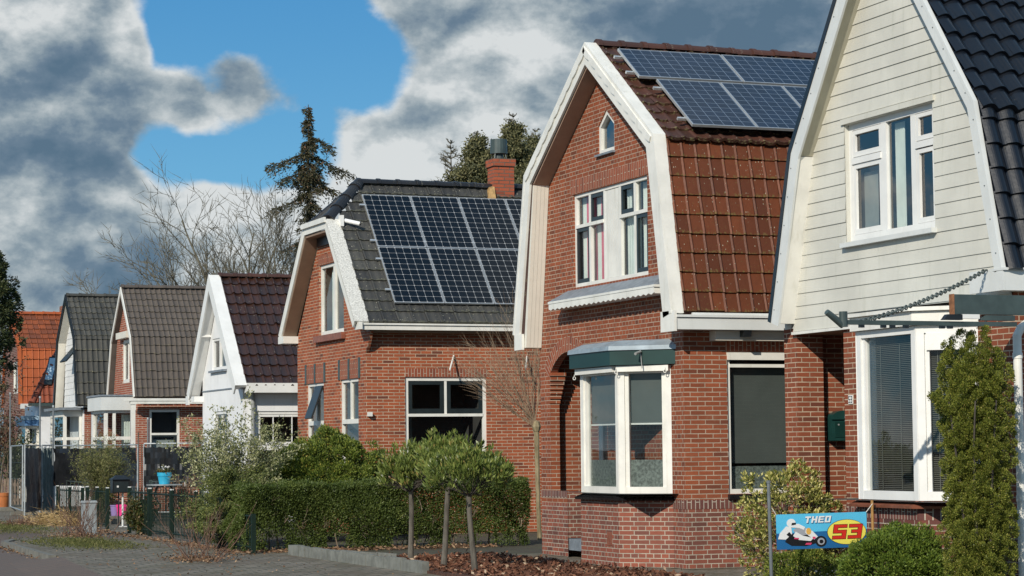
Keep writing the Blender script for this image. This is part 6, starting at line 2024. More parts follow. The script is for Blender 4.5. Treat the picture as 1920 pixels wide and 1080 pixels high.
def pruned_shrub(label, x, y, n, seed, h=.75, patch=True):
    rng = np.random.default_rng(seed)
    H = thing('pruned_shrub', label, 'shrub', (x, y, 0), 'pruned twiggy shrubs in the pavement')
    V = []; o = dict(seg=[5, 3], wob=.05, up=.01, taper=.3, levels=1, kids=[2], ratio=[.4], ang=[.35], rr=.6, rmin=.003); o['from'] = [.3]
    for i in range(n):
        a = rng.uniform(0, 6.28); s = rng.uniform(.1, 1.0)
        twigs(V, np.array([x + rng.normal() * .16, y + rng.normal() * .3, -.01]), np.array([math.cos(a) * s, math.sin(a) * s, 1.0]), h * rng.uniform(.35, 1.15), rng.uniform(.004, .008), 0, rng, o)
    tree_mesh('stem', 'twig_red', V, H)
    k = 600; P = np.stack([x + rng.normal(size=k) * .26, y + rng.normal(size=k) * .42, .01 + np.abs(rng.normal(size=k)) * .05], 1)
    leaves('dead_leaves', 'dryleaf', P, rng.normal(size=(k, 3)) * [1, 1, .35], rng.uniform(.03, .065, k), .024, H, seed)


pruned_shrub('pruned twiggy shrub in the grass patch by the grey utility cabinet', *fz(150, 1008), 60, 81, .95)
pruned_shrub('pruned twiggy shrub with upright red stems in front of the green fence', *fz(372, 1052), 34, 82, .95)
x, y = fz(40, 985)
pruned_shrub('low cut brown shrub stump on the far left verge', x, y, 46, 83, .32)


def scatter(name, mat, n, region, seed, L, W, z=.0, flat=.3, zj=.03, up=0.0):
    rng = np.random.default_rng(seed)
    P = region(rng, n); P = np.column_stack([P, z + np.abs(rng.normal(size=len(P))) * zj])
    D = rng.normal(size=P.shape) * [1, 1, flat] + [0, 0, up]
    o = leaves(name, mat, P, D, rng.uniform(*L, len(P)), rng.uniform(*W, len(P)), None, seed); o['kind'] = 'stuff'
    return o


def blob(x, y, sx, sy): return lambda rng, n: np.stack([x + np.clip(rng.normal(size=n), -2, 2) * sx, y + np.clip(rng.normal(size=n), -2, 2) * sy], 1)


tag(scatter('bark_chips', 'chip', 9000, lambda rng, n: np.stack([9.9 + rng.random(n) ** .8 * 2.3, rng.uniform(25, 32.4, n)], 1), 91, (.04, .10), (.02, .045), .035, .35, .02), 'red-brown bark chips strewn over the planting bed', 'bark chips')
tag(scatter('leaf_litter', 'dryleaf', 1700, lambda rng, n: np.stack([rng.uniform(9.3, 13.6, n), 36.0 + rng.normal(size=n) * .22], 1), 92, (.04, .08), (.02, .04), 0, .3, .02), 'dry brown leaves blown along the hedge foot', 'leaf litter')
tag(scatter('leaf_litter', 'dryleaf', 900, lambda rng, n: np.stack([9.2 + rng.normal(size=n) * .12, rng.uniform(35, 50, n)], 1), 93, (.04, .08), (.02, .04), 0, .3, .02), 'dry leaves caught along the foot of the green fence', 'leaf litter')
tag(scatter('leaf_litter', 'dryleaf', 600, lambda rng, n: np.stack([rng.uniform(6.3, 9.5, n), rng.uniform(26, 55, n)], 1), 99, (.02, .055), (.012, .03), 0, .25, .01), 'sparse leaf crumbs and grit scattered over the pavement', 'leaf litter')
tag(scatter('leaf_litter', 'dryleaf', 500, lambda rng, n: np.stack([6.42 + rng.normal(size=n) * .09, rng.uniform(35, 43, n)], 1), 94, (.03, .06), (.02, .03), -.09, .3, .015), 'dry leaves and grit lying in the gutter of the road', 'leaf litter')
gx, gy = fz(165, 1022)
tag(scatter('verge_grass', 'grass', 5000, blob(gx, gy + .6, .42, 1.5), 95, (.03, .09), (.008, .014), 0, .6, .01, .8), 'short patchy grass round the pruned shrub by the kerb', 'grass')
gx, gy = fz(10, 992)
tag(scatter('verge_grass', 'grass', 5000, blob(gx, gy + 1, .5, 2.2), 96, (.03, .09), (.008, .014), 0, .6, .01, .8), 'short grass on the verge at the far left', 'grass')
gx, gy = fz(112, 984)
o = scatter('straw_heap', 'straw', 3600, blob(gx + .15, gy + .4, .34, .9), 97, (.15, .40), (.008, .016), 0, .35, .10)
del o['kind']; tag(o, 'heap of pale dry straw at the foot of the site fence', 'straw heap')


# ---------------------------------------------------------------- edging of the planting bed
def edging():
    rnd = random.Random(9)
    a, b = Vector((9.74, 34.9)), Vector((9.80, 28.55))
    H = thing('concrete_edging', 'long low wall of upright concrete stones edging the mulch bed', 'edging', (9.77, 31.7, 0))
    mb = MB(); L = (b - a).length; n = 21; e = (b - a).normalized(); s = Vector((e.y, -e.x))
    for i in range(n):
        p, q = a + e * (L * i / n + .004), a + e * (L * (i + 1) / n - .004); o = s * -.09; j = rnd.uniform(-.006, .006); z = .155 + rnd.uniform(-.012, .012)
        mb.hexa([(p.x + j, p.y, -.1), (q.x + j, q.y, -.1), (q.x + o.x, q.y + o.y, -.1), (p.x + o.x, p.y + o.y, -.1), (p.x + j, p.y, z), (q.x + j, q.y, z), (q.x + o.x, q.y + o.y, z), (p.x + o.x, p.y + o.y, z)])
    mb.build('stone_row', M['edging'], H)
    x1, y1 = fz(744, 1056)
    H = thing('concrete_edging', 'short concrete edging closing the far end of the mulch bed below the hedge', 'edging', (10.2, y1, 0))
    mb = MB(); n = 5
    for i in range(n):
        xa, xb = 9.84 + (x1 - 9.84) * i / n + .004, 9.84 + (x1 - 9.84) * (i + 1) / n - .004
        ya = 34.2 + (y1 - 34.2) * i / n; yb = 34.2 + (y1 - 34.2) * (i + 1) / n; z = .135 + rnd.uniform(-.006, .006)
        mb.hexa([(xa, ya, -.1), (xb, yb, -.1), (xb, yb + .09, -.1), (xa, ya + .09, -.1), (xa, ya, z), (xb, yb, z), (xb, yb + .09, z), (xa, ya + .09, z)])
    mb.build('stone_row', M['edging'], H)


edging()


# ---------------------------------------------------------------- banner with the racing rider
def banner():
    Y = 22.4
    fr = FY(Y)
    def P(u, v): x, z = fy(Y, u, v); return (x, z)
    tl, tr, br, bl = P(1455, 965), P(1624.5, 959.5), P(1626.5, 1025), P(1457, 1031)
    W_, H_ = (tr[0] - tl[0] + br[0] - bl[0]) / 2, (tl[1] - bl[1] + tr[1] - br[1]) / 2
    H = thing('banner', 'blue racing banner reading THEO 53 with a rider on a motorcycle', 'banner', (tl[0] + W_ / 2, Y, 0))

    def q(a, b, d=0.0):      # a 0..2.5 across, b 0..1 up
        t = a / 2.5
        x = (bl[0] * (1 - t) + br[0] * t) * (1 - b) + (tl[0] * (1 - t) + tr[0] * t) * b
        z = (bl[1] * (1 - t) + br[1] * t) * (1 - b) + (tl[1] * (1 - t) + tr[1] * t) * b
        return (x, Y - d + .0012 * math.sin(a * 2.2 + 1), z)

    def colr(n, c): M[n] = plain(n, c, .45, .03, 3.0); return n
    colr('banner light blue', (.10, .52, .80)); colr('banner dark blue', (.018, .13, .33)); colr('banner yellow', (.85, .76, .12)); colr('banner red', (.62, .030, .018))
    colr('banner white', (.78, .80, .80)); colr('banner black', (.012, .012, .015)); colr('banner grey', (.34, .36, .40)); colr('banner pink', (.65, .06, .16)); colr('banner orange', (.72, .42, .10))
    sh = MB(); n = 24
    for mk, b0, b1 in (('banner light blue', .50, 1.0), ('banner dark blue', 0, .50)):
        sh = MB()
        for i in range(n):
            a0, a1 = 2.5 * i / n, 2.5 * (i + 1) / n
            c0 = b0 + (.0 if mk != 'banner light blue' else 0); 
            lo0 = (.46 + .05 * a0 / 2.5) if b0 == .5 else 0; lo1 = (.46 + .05 * a1 / 2.5) if b0 == .5 else 0
            hi0 = 1 if b0 == .5 else .46 + .05 * a0 / 2.5; hi1 = 1 if b0 == .5 else .46 + .05 * a1 / 2.5
            sh.face([q(a0, lo0), q(a1, lo1), q(a1, hi1), q(a0, hi0)])
            sh.face([q(a0, lo0, -.004), q(a0, hi0, -.004), q(a1, hi1, -.004), q(a1, lo1, -.004)])
        sh.build('cloth', M[mk], H)

    def poly(name, mk, polys, d):
        mb = MB()
        for pl in polys:
            pts = [Vector((a, b, 0)) for a, b in pl]
            for t in tessellate_polygon([pts]):
                f = [Vector(q(pl[i][0], pl[i][1], d)) for i in t]
                if (f[1] - f[0]).cross(f[2] - f[0]).y > 0: f.reverse()
                mb.face(f)
        return mb.build(name, M[mk], H)

    def ell(cx, cy, rx, ry, n=28): return [(cx + rx * math.cos(i * 2 * math.pi / n), cy + ry * math.sin(i * 2 * math.pi / n)) for i in range(n)]
    poly('oval_border', 'banner black', [ell(1.93, .445, .548, .362)], .002)
    poly('oval', 'banner yellow', [ell(1.93, .445, .535, .350)], .004)

    def glyphs(segs, x0, y0, w, h, shear, grow=0.0):
        out = []
        for s in segs:
            out.append([(x0 + (a * w) + shear * (b * h) + gx * grow, y0 + b * h + gy * grow) for (a, b), (gx, gy) in zip(s, [(-1, -1), (1, -1), (1, 1), (-1, 1)])])
        return out
    def R_(a0, a1, b0, b1): return [(a0, b0), (a1, b0), (a1, b1), (a0, b1)]
    T5 = [R_(0, 1, .80, 1), R_(0, .30, .56, .80), R_(0, 1, .42, .60), R_(.70, 1, .18, .42), R_(0, 1, 0, .20)]
    T3 = [R_(0, 1, .80, 1), R_(.70, 1, .60, .80), R_(.22, 1, .42, .60), R_(.70, 1, .18, .42), R_(0, 1, 0, .20)]
    for nm, mk, gr, dd in (('digits_shadow', 'banner black', .014, .006), ('digits', 'banner red', 0, .008)):
        poly(nm, mk, glyphs(T5, 1.52, .255, .36, .40, .16, gr) + glyphs(T3, 1.95, .255, .36, .40, .16, gr), dd)
    gT = [R_(0, 1, .76, 1), R_(.34, .66, 0, .76)]
    gH = [R_(0, .32, 0, 1), R_(.68, 1, 0, 1), R_(.32, .68, .38, .62)]
    gE = [R_(0, .32, 0, 1), R_(.32, 1, .78, 1), R_(.32, .92, .40, .60), R_(.32, 1, 0, .22)]
    gO = [R_(0, .32, 0, 1), R_(.68, 1, 0, 1), R_(.32, .68, .78, 1), R_(.32, .68, 0, .22)]
    for nm, mk, gr, dd, ox in (('lettering_shadow', 'banner dark blue', .004, .004, .014), ('lettering', 'banner white', 0, .006, 0)):
        L = []
        for i, g in enumerate((gT, gH, gE, gO)): L += glyphs(g, .76 + i * .185 + ox, .735 - ox, .155, .185, .22, gr)
        poly(nm, mk, L, dd)
    # the rider crouched over the machine
    poly('rider_picture', 'banner black', [ell(1.21, .20, .155, .155), [(.22, .22), (.40, .10), (.80, .08), (1.10, .16), (1.0, .40), (.62, .46), (.35, .42)]], .003)
    poly('rider_picture', 'banner grey', [ell(1.21, .20, .10, .10), [(.55, .36), (.95, .42), (.92, .56), (.62, .64), (.45, .55)]], .005)
    poly('rider_picture', 'banner black', [ell(1.215, .195, .055, .055)], .006)
    poly('rider_picture', 'banner white', [[(.03, .30), (.24, .28), (.42, .44), (.40, .62), (.26, .66), (.08, .46)], [(.42, .62), (.62, .60), (.74, .54), (.78, .62), (.60, .72), (.46, .72)], ell(.40, .745, .125, .125, 16), [(.80, .58), (.98, .50), (1.12, .34), (1.02, .26), (.88, .36), (.78, .46)], [(.44, .38), (.60, .26), (.92, .22), (1.0, .30), (.70, .38), (.52, .50)]], .0065)
    poly('rider_picture', 'banner black', [[(.40, .68), (.53, .70), (.525, .755), (.42, .75)], [(.26, .42), (.40, .30), (.46, .34), (.34, .50)]], .008)
    poly('rider_picture', 'banner orange', [ell(.87, .50, .07, .10, 12)], .0085)
    poly('rider_picture', 'banner pink', [[(.47, .29), (.60, .28), (.60, .32), (.47, .33)], [(.76, .12), (.92, .11), (.95, .17), (.80, .17)], [(.98, .28), (1.06, .28), (1.05, .34), (.97, .34)]], .0085)
    # cords and stakes
    c = MB(); a = P(1447, 952); c.tube([(a[0], Y, a[1]), q(0.01, .985)], .004, 5); a2 = P(1637, 943); c.tube([(a2[0], Y, a2[1]), q(2.49, .985)], .004, 5)
    c.build('cord', M['white'], H)
    xa, za = P(1441, 906); xb, zb = P(1446.5, 1080)
    t = thing('metal_stake', 'dark metal stake holding the left edge of the racing banner', 'stake', (xb, Y, 0))
    mb = MB(); mb.tube([(xb, Y, -.1), (xb, Y, zb), (xa, Y, za)], .020, 10); mb.tube([(xa, Y, za), (xa, Y, za + .03)], .025, 10); mb.build('post', M['steel_dark'], t, smooth=False)
    xa, za = P(1636, 938); xb, zb = P(1637.5, 1010)
    t = thing('bamboo_stake', 'brown wooden stake holding the right edge of the racing banner', 'stake', (xb, Y + .01, 0))
    mb = MB(); mb.tube([(xb + .01, Y + .012, -.1), (xa, Y + .012, za)], .016, 8); mb.build('post', M['bamboo'], t)


M['bamboo'] = plain('varnished bamboo', (.38, .21, .07), .4, .15, 12.0)
banner()


# ---------------------------------------------------------------- mailbox, number plate, sign bracket of the boarded house
def house_fittings():
    Yw = 25.52
    x0, zt = fy(Yw, 1547, 790); x1, zb = fy(Yw, 1590, 826)
    zt = fy(Yw, 1565, 770)[1]
    w = .36; xm = x0 + .20
    t = thing('wall_mailbox', 'dark green arched mailbox hung on the porch wall', 'mailbox', (xm, Yw - .07, zb))
    mb = MB(); n = 12; hgt = zt - zb
    prof = [(xm - w / 2, zb), (xm + w / 2, zb), (xm + w / 2, zb + hgt * .74)] + [(xm + w / 2 * math.cos(i * math.pi / n), zb + hgt * .74 + hgt * .26 * math.sin(i * math.pi / n)) for i in range(1, n)] + [(xm - w / 2, zb + hgt * .74)]
    mb.prism(prof, lambda a, b, d: (a, Yw - .003 - d, b), 0, .14); mb.build('box', M['dkgreen'], t, merge=True)
    mb = MB(); mb.box(xm - w / 2 - .01, xm + w / 2 + .01, Yw - .165, Yw - .1435, zb + hgt * .70, zb + hgt * .745); mb.build('lid', M['dkgreen'], t)
    mb = MB(); mb.box(xm - .14, xm + .14, Yw - .150, Yw - .1435, zb + .04, zb + hgt * .62); mb.build('door', M['green_fascia'], t)
    mb = MB(); mb.lathe([(.001, 0), (.012, 0), (.012, .006), (.001, .006)], (0, 0, 0), 8); o = mb.build('lock', M['alu'], None); o.rotation_euler = (R(90), 0, 0); o.location = (xm - .09, Yw - .150, zb + .20); attach(o, t)
    mb = MB(); mb.box(xm + .0, xm + .10, Yw - .153, Yw - .1505, zb + .24, zb + .31); mb.build('badge', M['zinc'], t)
    # number plate
    X = 13.69
    y0, z1 = fx(X, 1590.5, 741); y1, z0 = fx(X, 1599, 757)
    t = thing('house_number', 'small white house number plate reading 53 on the brick pier', 'number plate', (X, (y0 + y1) / 2, z0))
    yw = max(y0, y1) - min(y0, y1); yl = max(y0, y1)
    mb = MB(); mb.box(X - .002, X + .008, yl - yw, yl, z0, z1); mb.build('plate', M['white_clean'], t)
    mb = MB()
    def seg(a0, a1, b0, b1):
        mb.face([(X - .004, yl - yw * a0, z0 + (z1 - z0) * b0), (X - .004, yl - yw * a1, z0 + (z1 - z0) * b0), (X - .004, yl - yw * a1, z0 + (z1 - z0) * b1), (X - .004, yl - yw * a0, z0 + (z1 - z0) * b1)])
    for ox, three in ((.08, False), (.55, True)):
        S = .36
        seg(ox, ox + S, .78, .88); seg(ox, ox + S, .46, .56); seg(ox, ox + S, .12, .22); seg(ox + S * .72, ox + S, .22, .46)
        if three: seg(ox + S * .72, ox + S, .56, .78)
        else: seg(ox, ox + S * .28, .56, .78)
    mb.build('digits', M['black'], t)
    # sign bracket reaching out over the pavement
    Y = 20.05
    def P(u, v): return fy(Y, u, v)
    t = thing('sign_bracket', 'dark green metal bracket with sign board, tubes and chain over the bay window', 'sign bracket', (P(1900, 607)[0], Y, P(1900, 607)[1]))
    xa, za = P(1578, 607); xb, zb = P(1905, 606); za = zb = (za + zb) / 2 + .004
    mb = MB(); mb.box(xa, xb, Y - .02, Y + .02, za - .026, za + .020); mb.build('arm', M['slate_paint'], t)
    for i, u in enumerate((1614, 1655, 1672, 1697, 1765, 1780)):
        x, _ = P(u, 612); mb = MB(); mb.box(x - .02, x + .03, Y - .025, Y + .015, za - .055, za - .026); mb.build('clamp', M['black'], t)
    mb = MB(); x, z = P(1581, 584); x2, z2 = P(1582, 613); mb.tube([(x2, Y, z2), (x, Y, z)], .042, 12); mb.tube([(x, Y, z), (x, Y, z - .001)], .03, 12); mb.build('socket', M['slate_paint'], t, smooth=False)
    mb = MB(); p = [P(1547, 585), P(1580, 611)]; mb.tube([(p[0][0], Y - .03, p[0][1]), (p[1][0], Y, p[1][1])], .030, 10); mb.build('socket', M['slate_paint'], t)
    mb = MB(); p = [P(1557, 585), P(1583, 607)]; mb.tube([(p[0][0], Y + .06, p[0][1]), (p[1][0], Y + .03, p[1][1])], .030, 10); mb.build('socket', M['slate_paint'], t)
    x0, z0 = P(1787, 589); x1, z1 = P(1914, 553); zz = P(1787, 552)[1]
    mb = MB(); mb.box(x0, x1 + .1, Y - .03, Y + .05, z0, zz); mb.build('board', M['slate_paint'], t)
    mb = MB(); mb.box(x0 - .012, x0 - .001, Y - .034, Y + .052, z0 - .005, zz + .004); mb.build('board_edge', M['rust'], t)
    mb = MB(); a = P(1800, 600); b = P(1832, 590); mb.box(a[0], b[0], Y - .05, Y + .02, a[1] + .012, b[1]); mb.build('lamp', M['white_clean'], t)
    mb = MB(); a = P(1765, 600); b = P(1800, 590); mb.hexa([(a[0], Y - .05, a[1]), (b[0], Y - .05, a[1]), (b[0], Y + .02, a[1]), (a[0], Y + .02, a[1]), (a[0] + .05, Y - .05, b[1]), (b[0], Y - .05, b[1]), (b[0], Y + .02, b[1]), (a[0] + .05, Y + .02, b[1])]); mb.build('cable_cover', M['black'], t)
    mb = MB(); a = P(1836, 601); b = P(1900, 592); mb.hexa([(a[0], Y - .03, a[1]), (b[0], Y - .03, a[1]), (b[0], Y + .03, a[1]), (a[0], Y + .03, a[1]), (a[0] + .06, Y - .03, b[1]), (b[0], Y - .03, b[1]), (b[0], Y + .03, b[1]), (a[0] + .06, Y + .03, b[1])]); mb.build('stay', M['slate_paint'], t)
    # chain: links alternately turned
    A = Vector((P(1612, 604)[0], Y, P(1612, 604)[1])); yb, zb_ = fx(13.44, 1849, 506); B = Vector((13.44, yb, zb_))
    mb = MB(); n = 58; d = (B - A); L = d.length; d.normalize(); s1 = d.cross(Vector((0, 0, 1))).normalized(); s2 = s1.cross(d)
    for i in range(n):
        tt = (i + .5) / n; c = A + d * (L * tt) + Vector((0, 0, -.20 * tt * (1 - tt)))
        s = s1 if i % 2 else s2; ll = L / n * .72; ww = .021
        ring = [c + d * (ll * math.cos(k * 2 * math.pi / 8)) + s * (ww * math.sin(k * 2 * math.pi / 8)) for k in range(8)]
        mb.tube(ring + [ring[0]], .0075, 4, cap=False)
    mb.build('chain', M['slate_paint'], t)


house_fittings()


# ---------------------------------------------------------------- site fence panels, railings, mailbox and pots on the left
def ground_pt(u, v): return Vector((*fz(u, v), 0))


def site_panel(label, a, b, z, cloth=None, name='site_fence_panel', lean=(0, 0), mesh=True, feet=True, sheet_z=(.05, .97)):
    a, b = Vector(a), Vector(b); L = (b - a).length; e = (b - a).normalized(); n = Vector((e.y, -e.x, 0))
    t = thing(name, label, 'fence panel', (a.x, a.y, 0), 'site fence panels')
    def p(s, h, d=0): return a + e * s + Vector((lean[0] * h, lean[1] * h, h)) + n * d
    mb = MB(); mb.tube([p(0, 0), p(0, z)], .022, 8); mb.tube([p(L, 0), p(L, z)], .022, 8); mb.tube([p(0, z), p(L, z)], .019, 8); mb.tube([p(0, .12), p(L, .12)], .019, 8); mb.build('frame', M['steel'], t)
    if mesh:
        mb = MB(); k = max(3, int(L / .22))
        for i in range(1, k): mb.tube([p(L * i / k, .12, .0), p(L * i / k, z, .0)], .0020, 4, cap=False)
        for h in (.5, .95, 1.4): mb.tube([p(0, h), p(L, h)], .004, 4, cap=False)
        mb.build('wire_mesh', M['slate_paint'], t)
    if cloth:
        mb = MB(); k = 26; m = 7
        rnd = np.random.default_rng(int(L * 100))
        off = rnd.normal(0, .012, (k + 1, m + 1))
        h0, h1 = z * sheet_z[0], z * sheet_z[1]
        for i in range(k):
            for j in range(m):
                def c(ii, jj): return p(L * ii / k, h0 + (h1 - h0) * jj / m - (.03 * abs(math.sin(ii * .9)) if jj == m else 0), .03 + off[ii, jj] + .02 * math.sin(ii * .8 + jj))
                mb.face([c(i, j), c(i + 1, j), c(i + 1, j + 1), c(i, j + 1)])
        mb.build('windbreak_sheet', M[cloth], t, smooth=True)
    if feet:
        for s in (0, L):
            mb = MB(); q = p(s, 0); mb.box(q.x - .32, q.x + .32, q.y - .10, q.y + .10, 0, .11); mb.build('foot', M['kerb'], t)
    return t


M['net_grey'] = plain('blue grey windbreak net', (.060, .080, .090), .6, .2, 5.0, streak=.3, dirt=(.12, .15, .16))
M['net_green'] = plain('grey green windbreak net', (.125, .155, .150), .6, .15, 5.0, streak=.3, dirt=(.2, .23, .22))
M['net_black'] = plain('crumpled black sheet', (.012, .013, .015), .28, .3, 3.0)
g = ground_pt
site_panel('open mesh site fence panel standing farthest left by the picket fence', g(20, 958), g(42, 966), 1.86, None)
site_panel('site fence panel covered in dark blue-grey net', g(46, 968), g(75, 963), 1.86, 'net_grey', feet=False)
site_panel('site fence panel covered in paler grey-green net', g(78, 964), g(100, 963), 1.86, 'net_green', feet=False)
a = g(102, 965)
ea = Vector((fy(58.5, 258, 840)[0], 58.5, 0))
site_panel('long site fence panel hung with black sheeting before the white bay', (a.x, a.y, 0), ea, 1.84, 'net_black', sheet_z=(.42, .97), feet=False)
eb, ec = Vector((fy(57.5, 270, 840)[0], 57.5, 0)), Vector((fy(57.0, 379, 840)[0], 57.0, 0))
site_panel('site fence panel with loose black plastic in front of the brick house', eb, ec, 1.86, 'net_black', sheet_z=(.40, .96), feet=False)


def tall_pole(label, u, v, vtop, r=.024):
    x, y = fz(u, v); _, z = fy(y, u, vtop)
    t = thing('scaffold_pole', label, 'pole', (x, y, 0), 'poles among the site fences')
    mb = MB(); mb.tube([(x, y, -.05), (x, y, z)], r, 8); mb.build('tube', M['steel_dark'], t)
    mb = MB(); mb.tube([(x, y, z - .02), (x, y, z + .03)], r * 1.25, 8); mb.build('cap', M['steel'], t)


tall_pole('tall steel pole at the far left standing by the open fence panel', 18, 957, 738)
tall_pole('tall steel pole between the two netted fence panels', 74, 963, 745)
tall_pole('tall steel pole at the corner of the black sheeted fence', 99, 964, 762)
tall_pole('steel pole before the brick wall right of the thin wooden stakes', 277, 965, 785)
tall_pole('short steel pole beside the blue flower pot', 283, 967, 832, .016)


def stake(label, u, v, vtop, mat, r):
    x, y = fz(u, v); _, z = fy(y, u, vtop)
    t = thing('wooden_stake', label, 'stake', (x, y, 0), 'thin stakes by the brick house corner')
    mb = MB(); mb.tube([(x, y, -.05), (x + .01, y, z * .5), (x, y, z)], [r, r * .9, r * .8], 7); mb.build('post', M[mat], t)
    mb = MB(); mb.lathe([(r * .8, 0), (.001, .04)], (x, y, z), 7); mb.build('tip', M[mat], t)


stake('thin grey wooden stake, tallest beside the white bay post', 259, 962, 812, 'bark_grey', .020)
stake('reddish wooden stake just left of the steel pole', 265, 962, 834, 'twig_red', .022)
stake('short tan wooden stake nearest the white bay post', 254, 962, 842, 'twig_tan', .016)


def post_white():
    x = fy(59.5, 249, 900)[0]
    t = thing('white_post', 'white painted post at the corner of the flat roofed bay', 'post', (x, 59.5, 0))
    mb = MB(); mb.box(x - .055, x + .055, 59.45, 59.56, -.05, 2.9); mb.build('shaft', M['white'], t)
    mb = MB(); mb.box(x - .075, x + .075, 59.43, 59.58, 2.905, 2.95); mb.build('cap', M['white'], t)


post_white()


def railing(label, a, b, h, mat, nbars, posts, name='railing', points=False, rails=(.12, .92), bar_r=.009, cap=None, group=None):
    a, b = Vector(a), Vector(b); L = (b - a).length; e = (b - a).normalized()
    t = thing(name, label, 'fence', (a.x, a.y, 0), group)
    mb = MB()
    for r in rails: mb.tube([a + Vector((0, 0, h * r)), b + Vector((0, 0, h * r))], .016, 6)
    mb.build('rail', M[mat], t)
    mb = MB()
    for i in range(nbars):
        p = a + e * (L * (i + .5) / nbars); hh = h * (1.0 if not points or i % 2 else .93)
        mb.tube([p + Vector((0, 0, h * .05)), p + Vector((0, 0, hh))], bar_r, 5)
        if points: mb.tube([p + Vector((0, 0, hh)), p + Vector((0, 0, hh + .05))], [bar_r * 1.5, .001], 5)
    mb.build('bars', M[mat], t)
    for i in range(posts):
        p = a + e * (L * i / max(1, posts - 1))
        mb = MB(); mb.box(p.x - .035, p.x + .035, p.y - .035, p.y + .035, -.05, h * 1.02); o = mb.build('post', M[mat], t)
        if cap:
            mb = MB(); mb.box(p.x - .030, p.x + .030, p.y - .030, p.y + .030, h * 1.021, h * 1.045); mb.build('post_cap', M[cap], o)
    return t


railing('low grey steel railing in front of the black sheeted fence', g(108, 962), Vector((fy(55.5, 175, 950)[0], 55.5, 0)), .92, 'slate_paint', 9, 2, rails=(.08, .98))
railing('low grey steel railing behind the blue flower pot', Vector((fy(55.0, 282, 950)[0], 55.0, 0)), Vector((fy(54.0, 378, 950)[0], 54.0, 0)), .95, 'slate_paint', 12, 2, rails=(.08, .98))
GF = 'green steel fences along the pavement'
railing('green pointed steel fence left of the grey utility cabinet', (9.54, 54.4, 0), (9.57, 51.4, 0), .84, 'fence_green', 24, 3, name='green_fence', points=True, cap='white_cool', group=GF)
railing('green pointed steel gate section between the cabinet and the mailbox', (9.58, 50.9, 0), (9.60, 48.7, 0), .86, 'fence_green', 16, 3, name='green_fence', points=True, cap='white_cool', group=GF)
railing('long green pointed steel fence in front of the juniper', (9.60, 46.4, 0), (9.50, 38.2, 0), .90, 'fence_green', 62, 5, name='green_fence', points=True, cap='white_cool', group=GF)
railing('low dark green railing at the left end of the clipped hedge', (9.42, 37.9, 0), (9.36, 35.6, 0), .62, 'fence_green', 13, 2, name='green_fence', rails=(.15, .95), group=GF)


def cabinet():
    x, y = 8.62, 45.6
    t = thing('utility_cabinet', 'plain grey utility cabinet standing on the pavement', 'cabinet', (x, y, 0))
    w = .135; hh = fy(y, 160, 940)[1]
    mb = MB(); mb.hexa([(x - w, y - .1, 0), (x + w, y - .1, 0), (x + w, y + .12, 0), (x - w, y + .12, 0), (x - w * .96, y - .1, hh - .03), (x + w * .96, y - .1, hh - .03), (x + w * .96, y + .12, hh - .03), (x - w * .96, y + .12, hh - .03)]); mb.build('body', M['cabinet'], t)
    mb = MB(); mb.hexa([(x - w - .015, y - .12, hh - .028), (x + w + .015, y - .12, hh - .028), (x + w + .015, y + .14, hh - .028), (x - w - .015, y + .14, hh - .028), (x - w, y - .1, hh + .012), (x + w, y - .1, hh + .012), (x + w, y + .12, hh + .012), (x - w, y + .12, hh + .012)]); mb.build('lid', M['cabinet'], t)
    mb = MB(); mb.box(x - w * .8, x + w * .8, y - .106, y - .1005, .05, hh - .08); mb.build('door', M['cabinet'], t)


M['cabinet'] = plain('grey cabinet plastic', (.30, .33, .34), .6, .08, 3.0, streak=.25, dirt=(.18, .2, .18))
cabinet()


def post_mailbox():
    x, y = fz(232, 988)
    _, z0 = fy(y, 225, 924); _, z1 = fy(y, 225, 899); _, z2 = fy(y, 225, 892)
    xl = fy(y, 209, 910)[0]; xr = fy(y, 241, 910)[0]; xm = (xl + xr) / 2
    t = thing('post_mailbox', 'black mailbox with peaked lid on a slim white post', 'mailbox', (xm, y, 0))
    mb = MB(); mb.box(xl, xr, y - .14, y + .14, z0, z1); mb.build('box', M['black'], t)
    mb = MB(); mb.hexa([(xl - .03, y - .18, z1 + .001), (xr + .03, y - .18, z1 + .001), (xr + .03, y + .18, z1 + .001), (xl - .03, y + .18, z1 + .001), (xl + .10, y - .05, z2 + .01), (xr - .10, y - .05, z2 + .01), (xr - .10, y + .05, z2 + .01), (xl + .10, y + .05, z2 + .01)]); mb.build('lid', M['black'], t)
    mb = MB(); mb.box(xl + .03, xr - .03, y - .148, y - .1405, z0 + .02, z1 - .05); mb.build('door', M['sash'], t)
    mb = MB(); mb.box(xm - .10, xm - .06, y - .156, y - .1485, z0 + .12, z0 + .16); mb.build('lock', M['white_clean'], t)
    mb = MB(); mb.tube([(xm + .06, y, 0), (xm + .06, y, z0)], .022, 8); mb.box(xm - .02, xm + .14, y - .08, y + .08, 0, .02); mb.build('post', M['white_cool'], t)
    mb = MB(); mb.tube([(xm - .02, y + .05, 0), (xm - .02, y + .05, z0)], .016, 8); mb.build('post', M['black'], t)


post_mailbox()


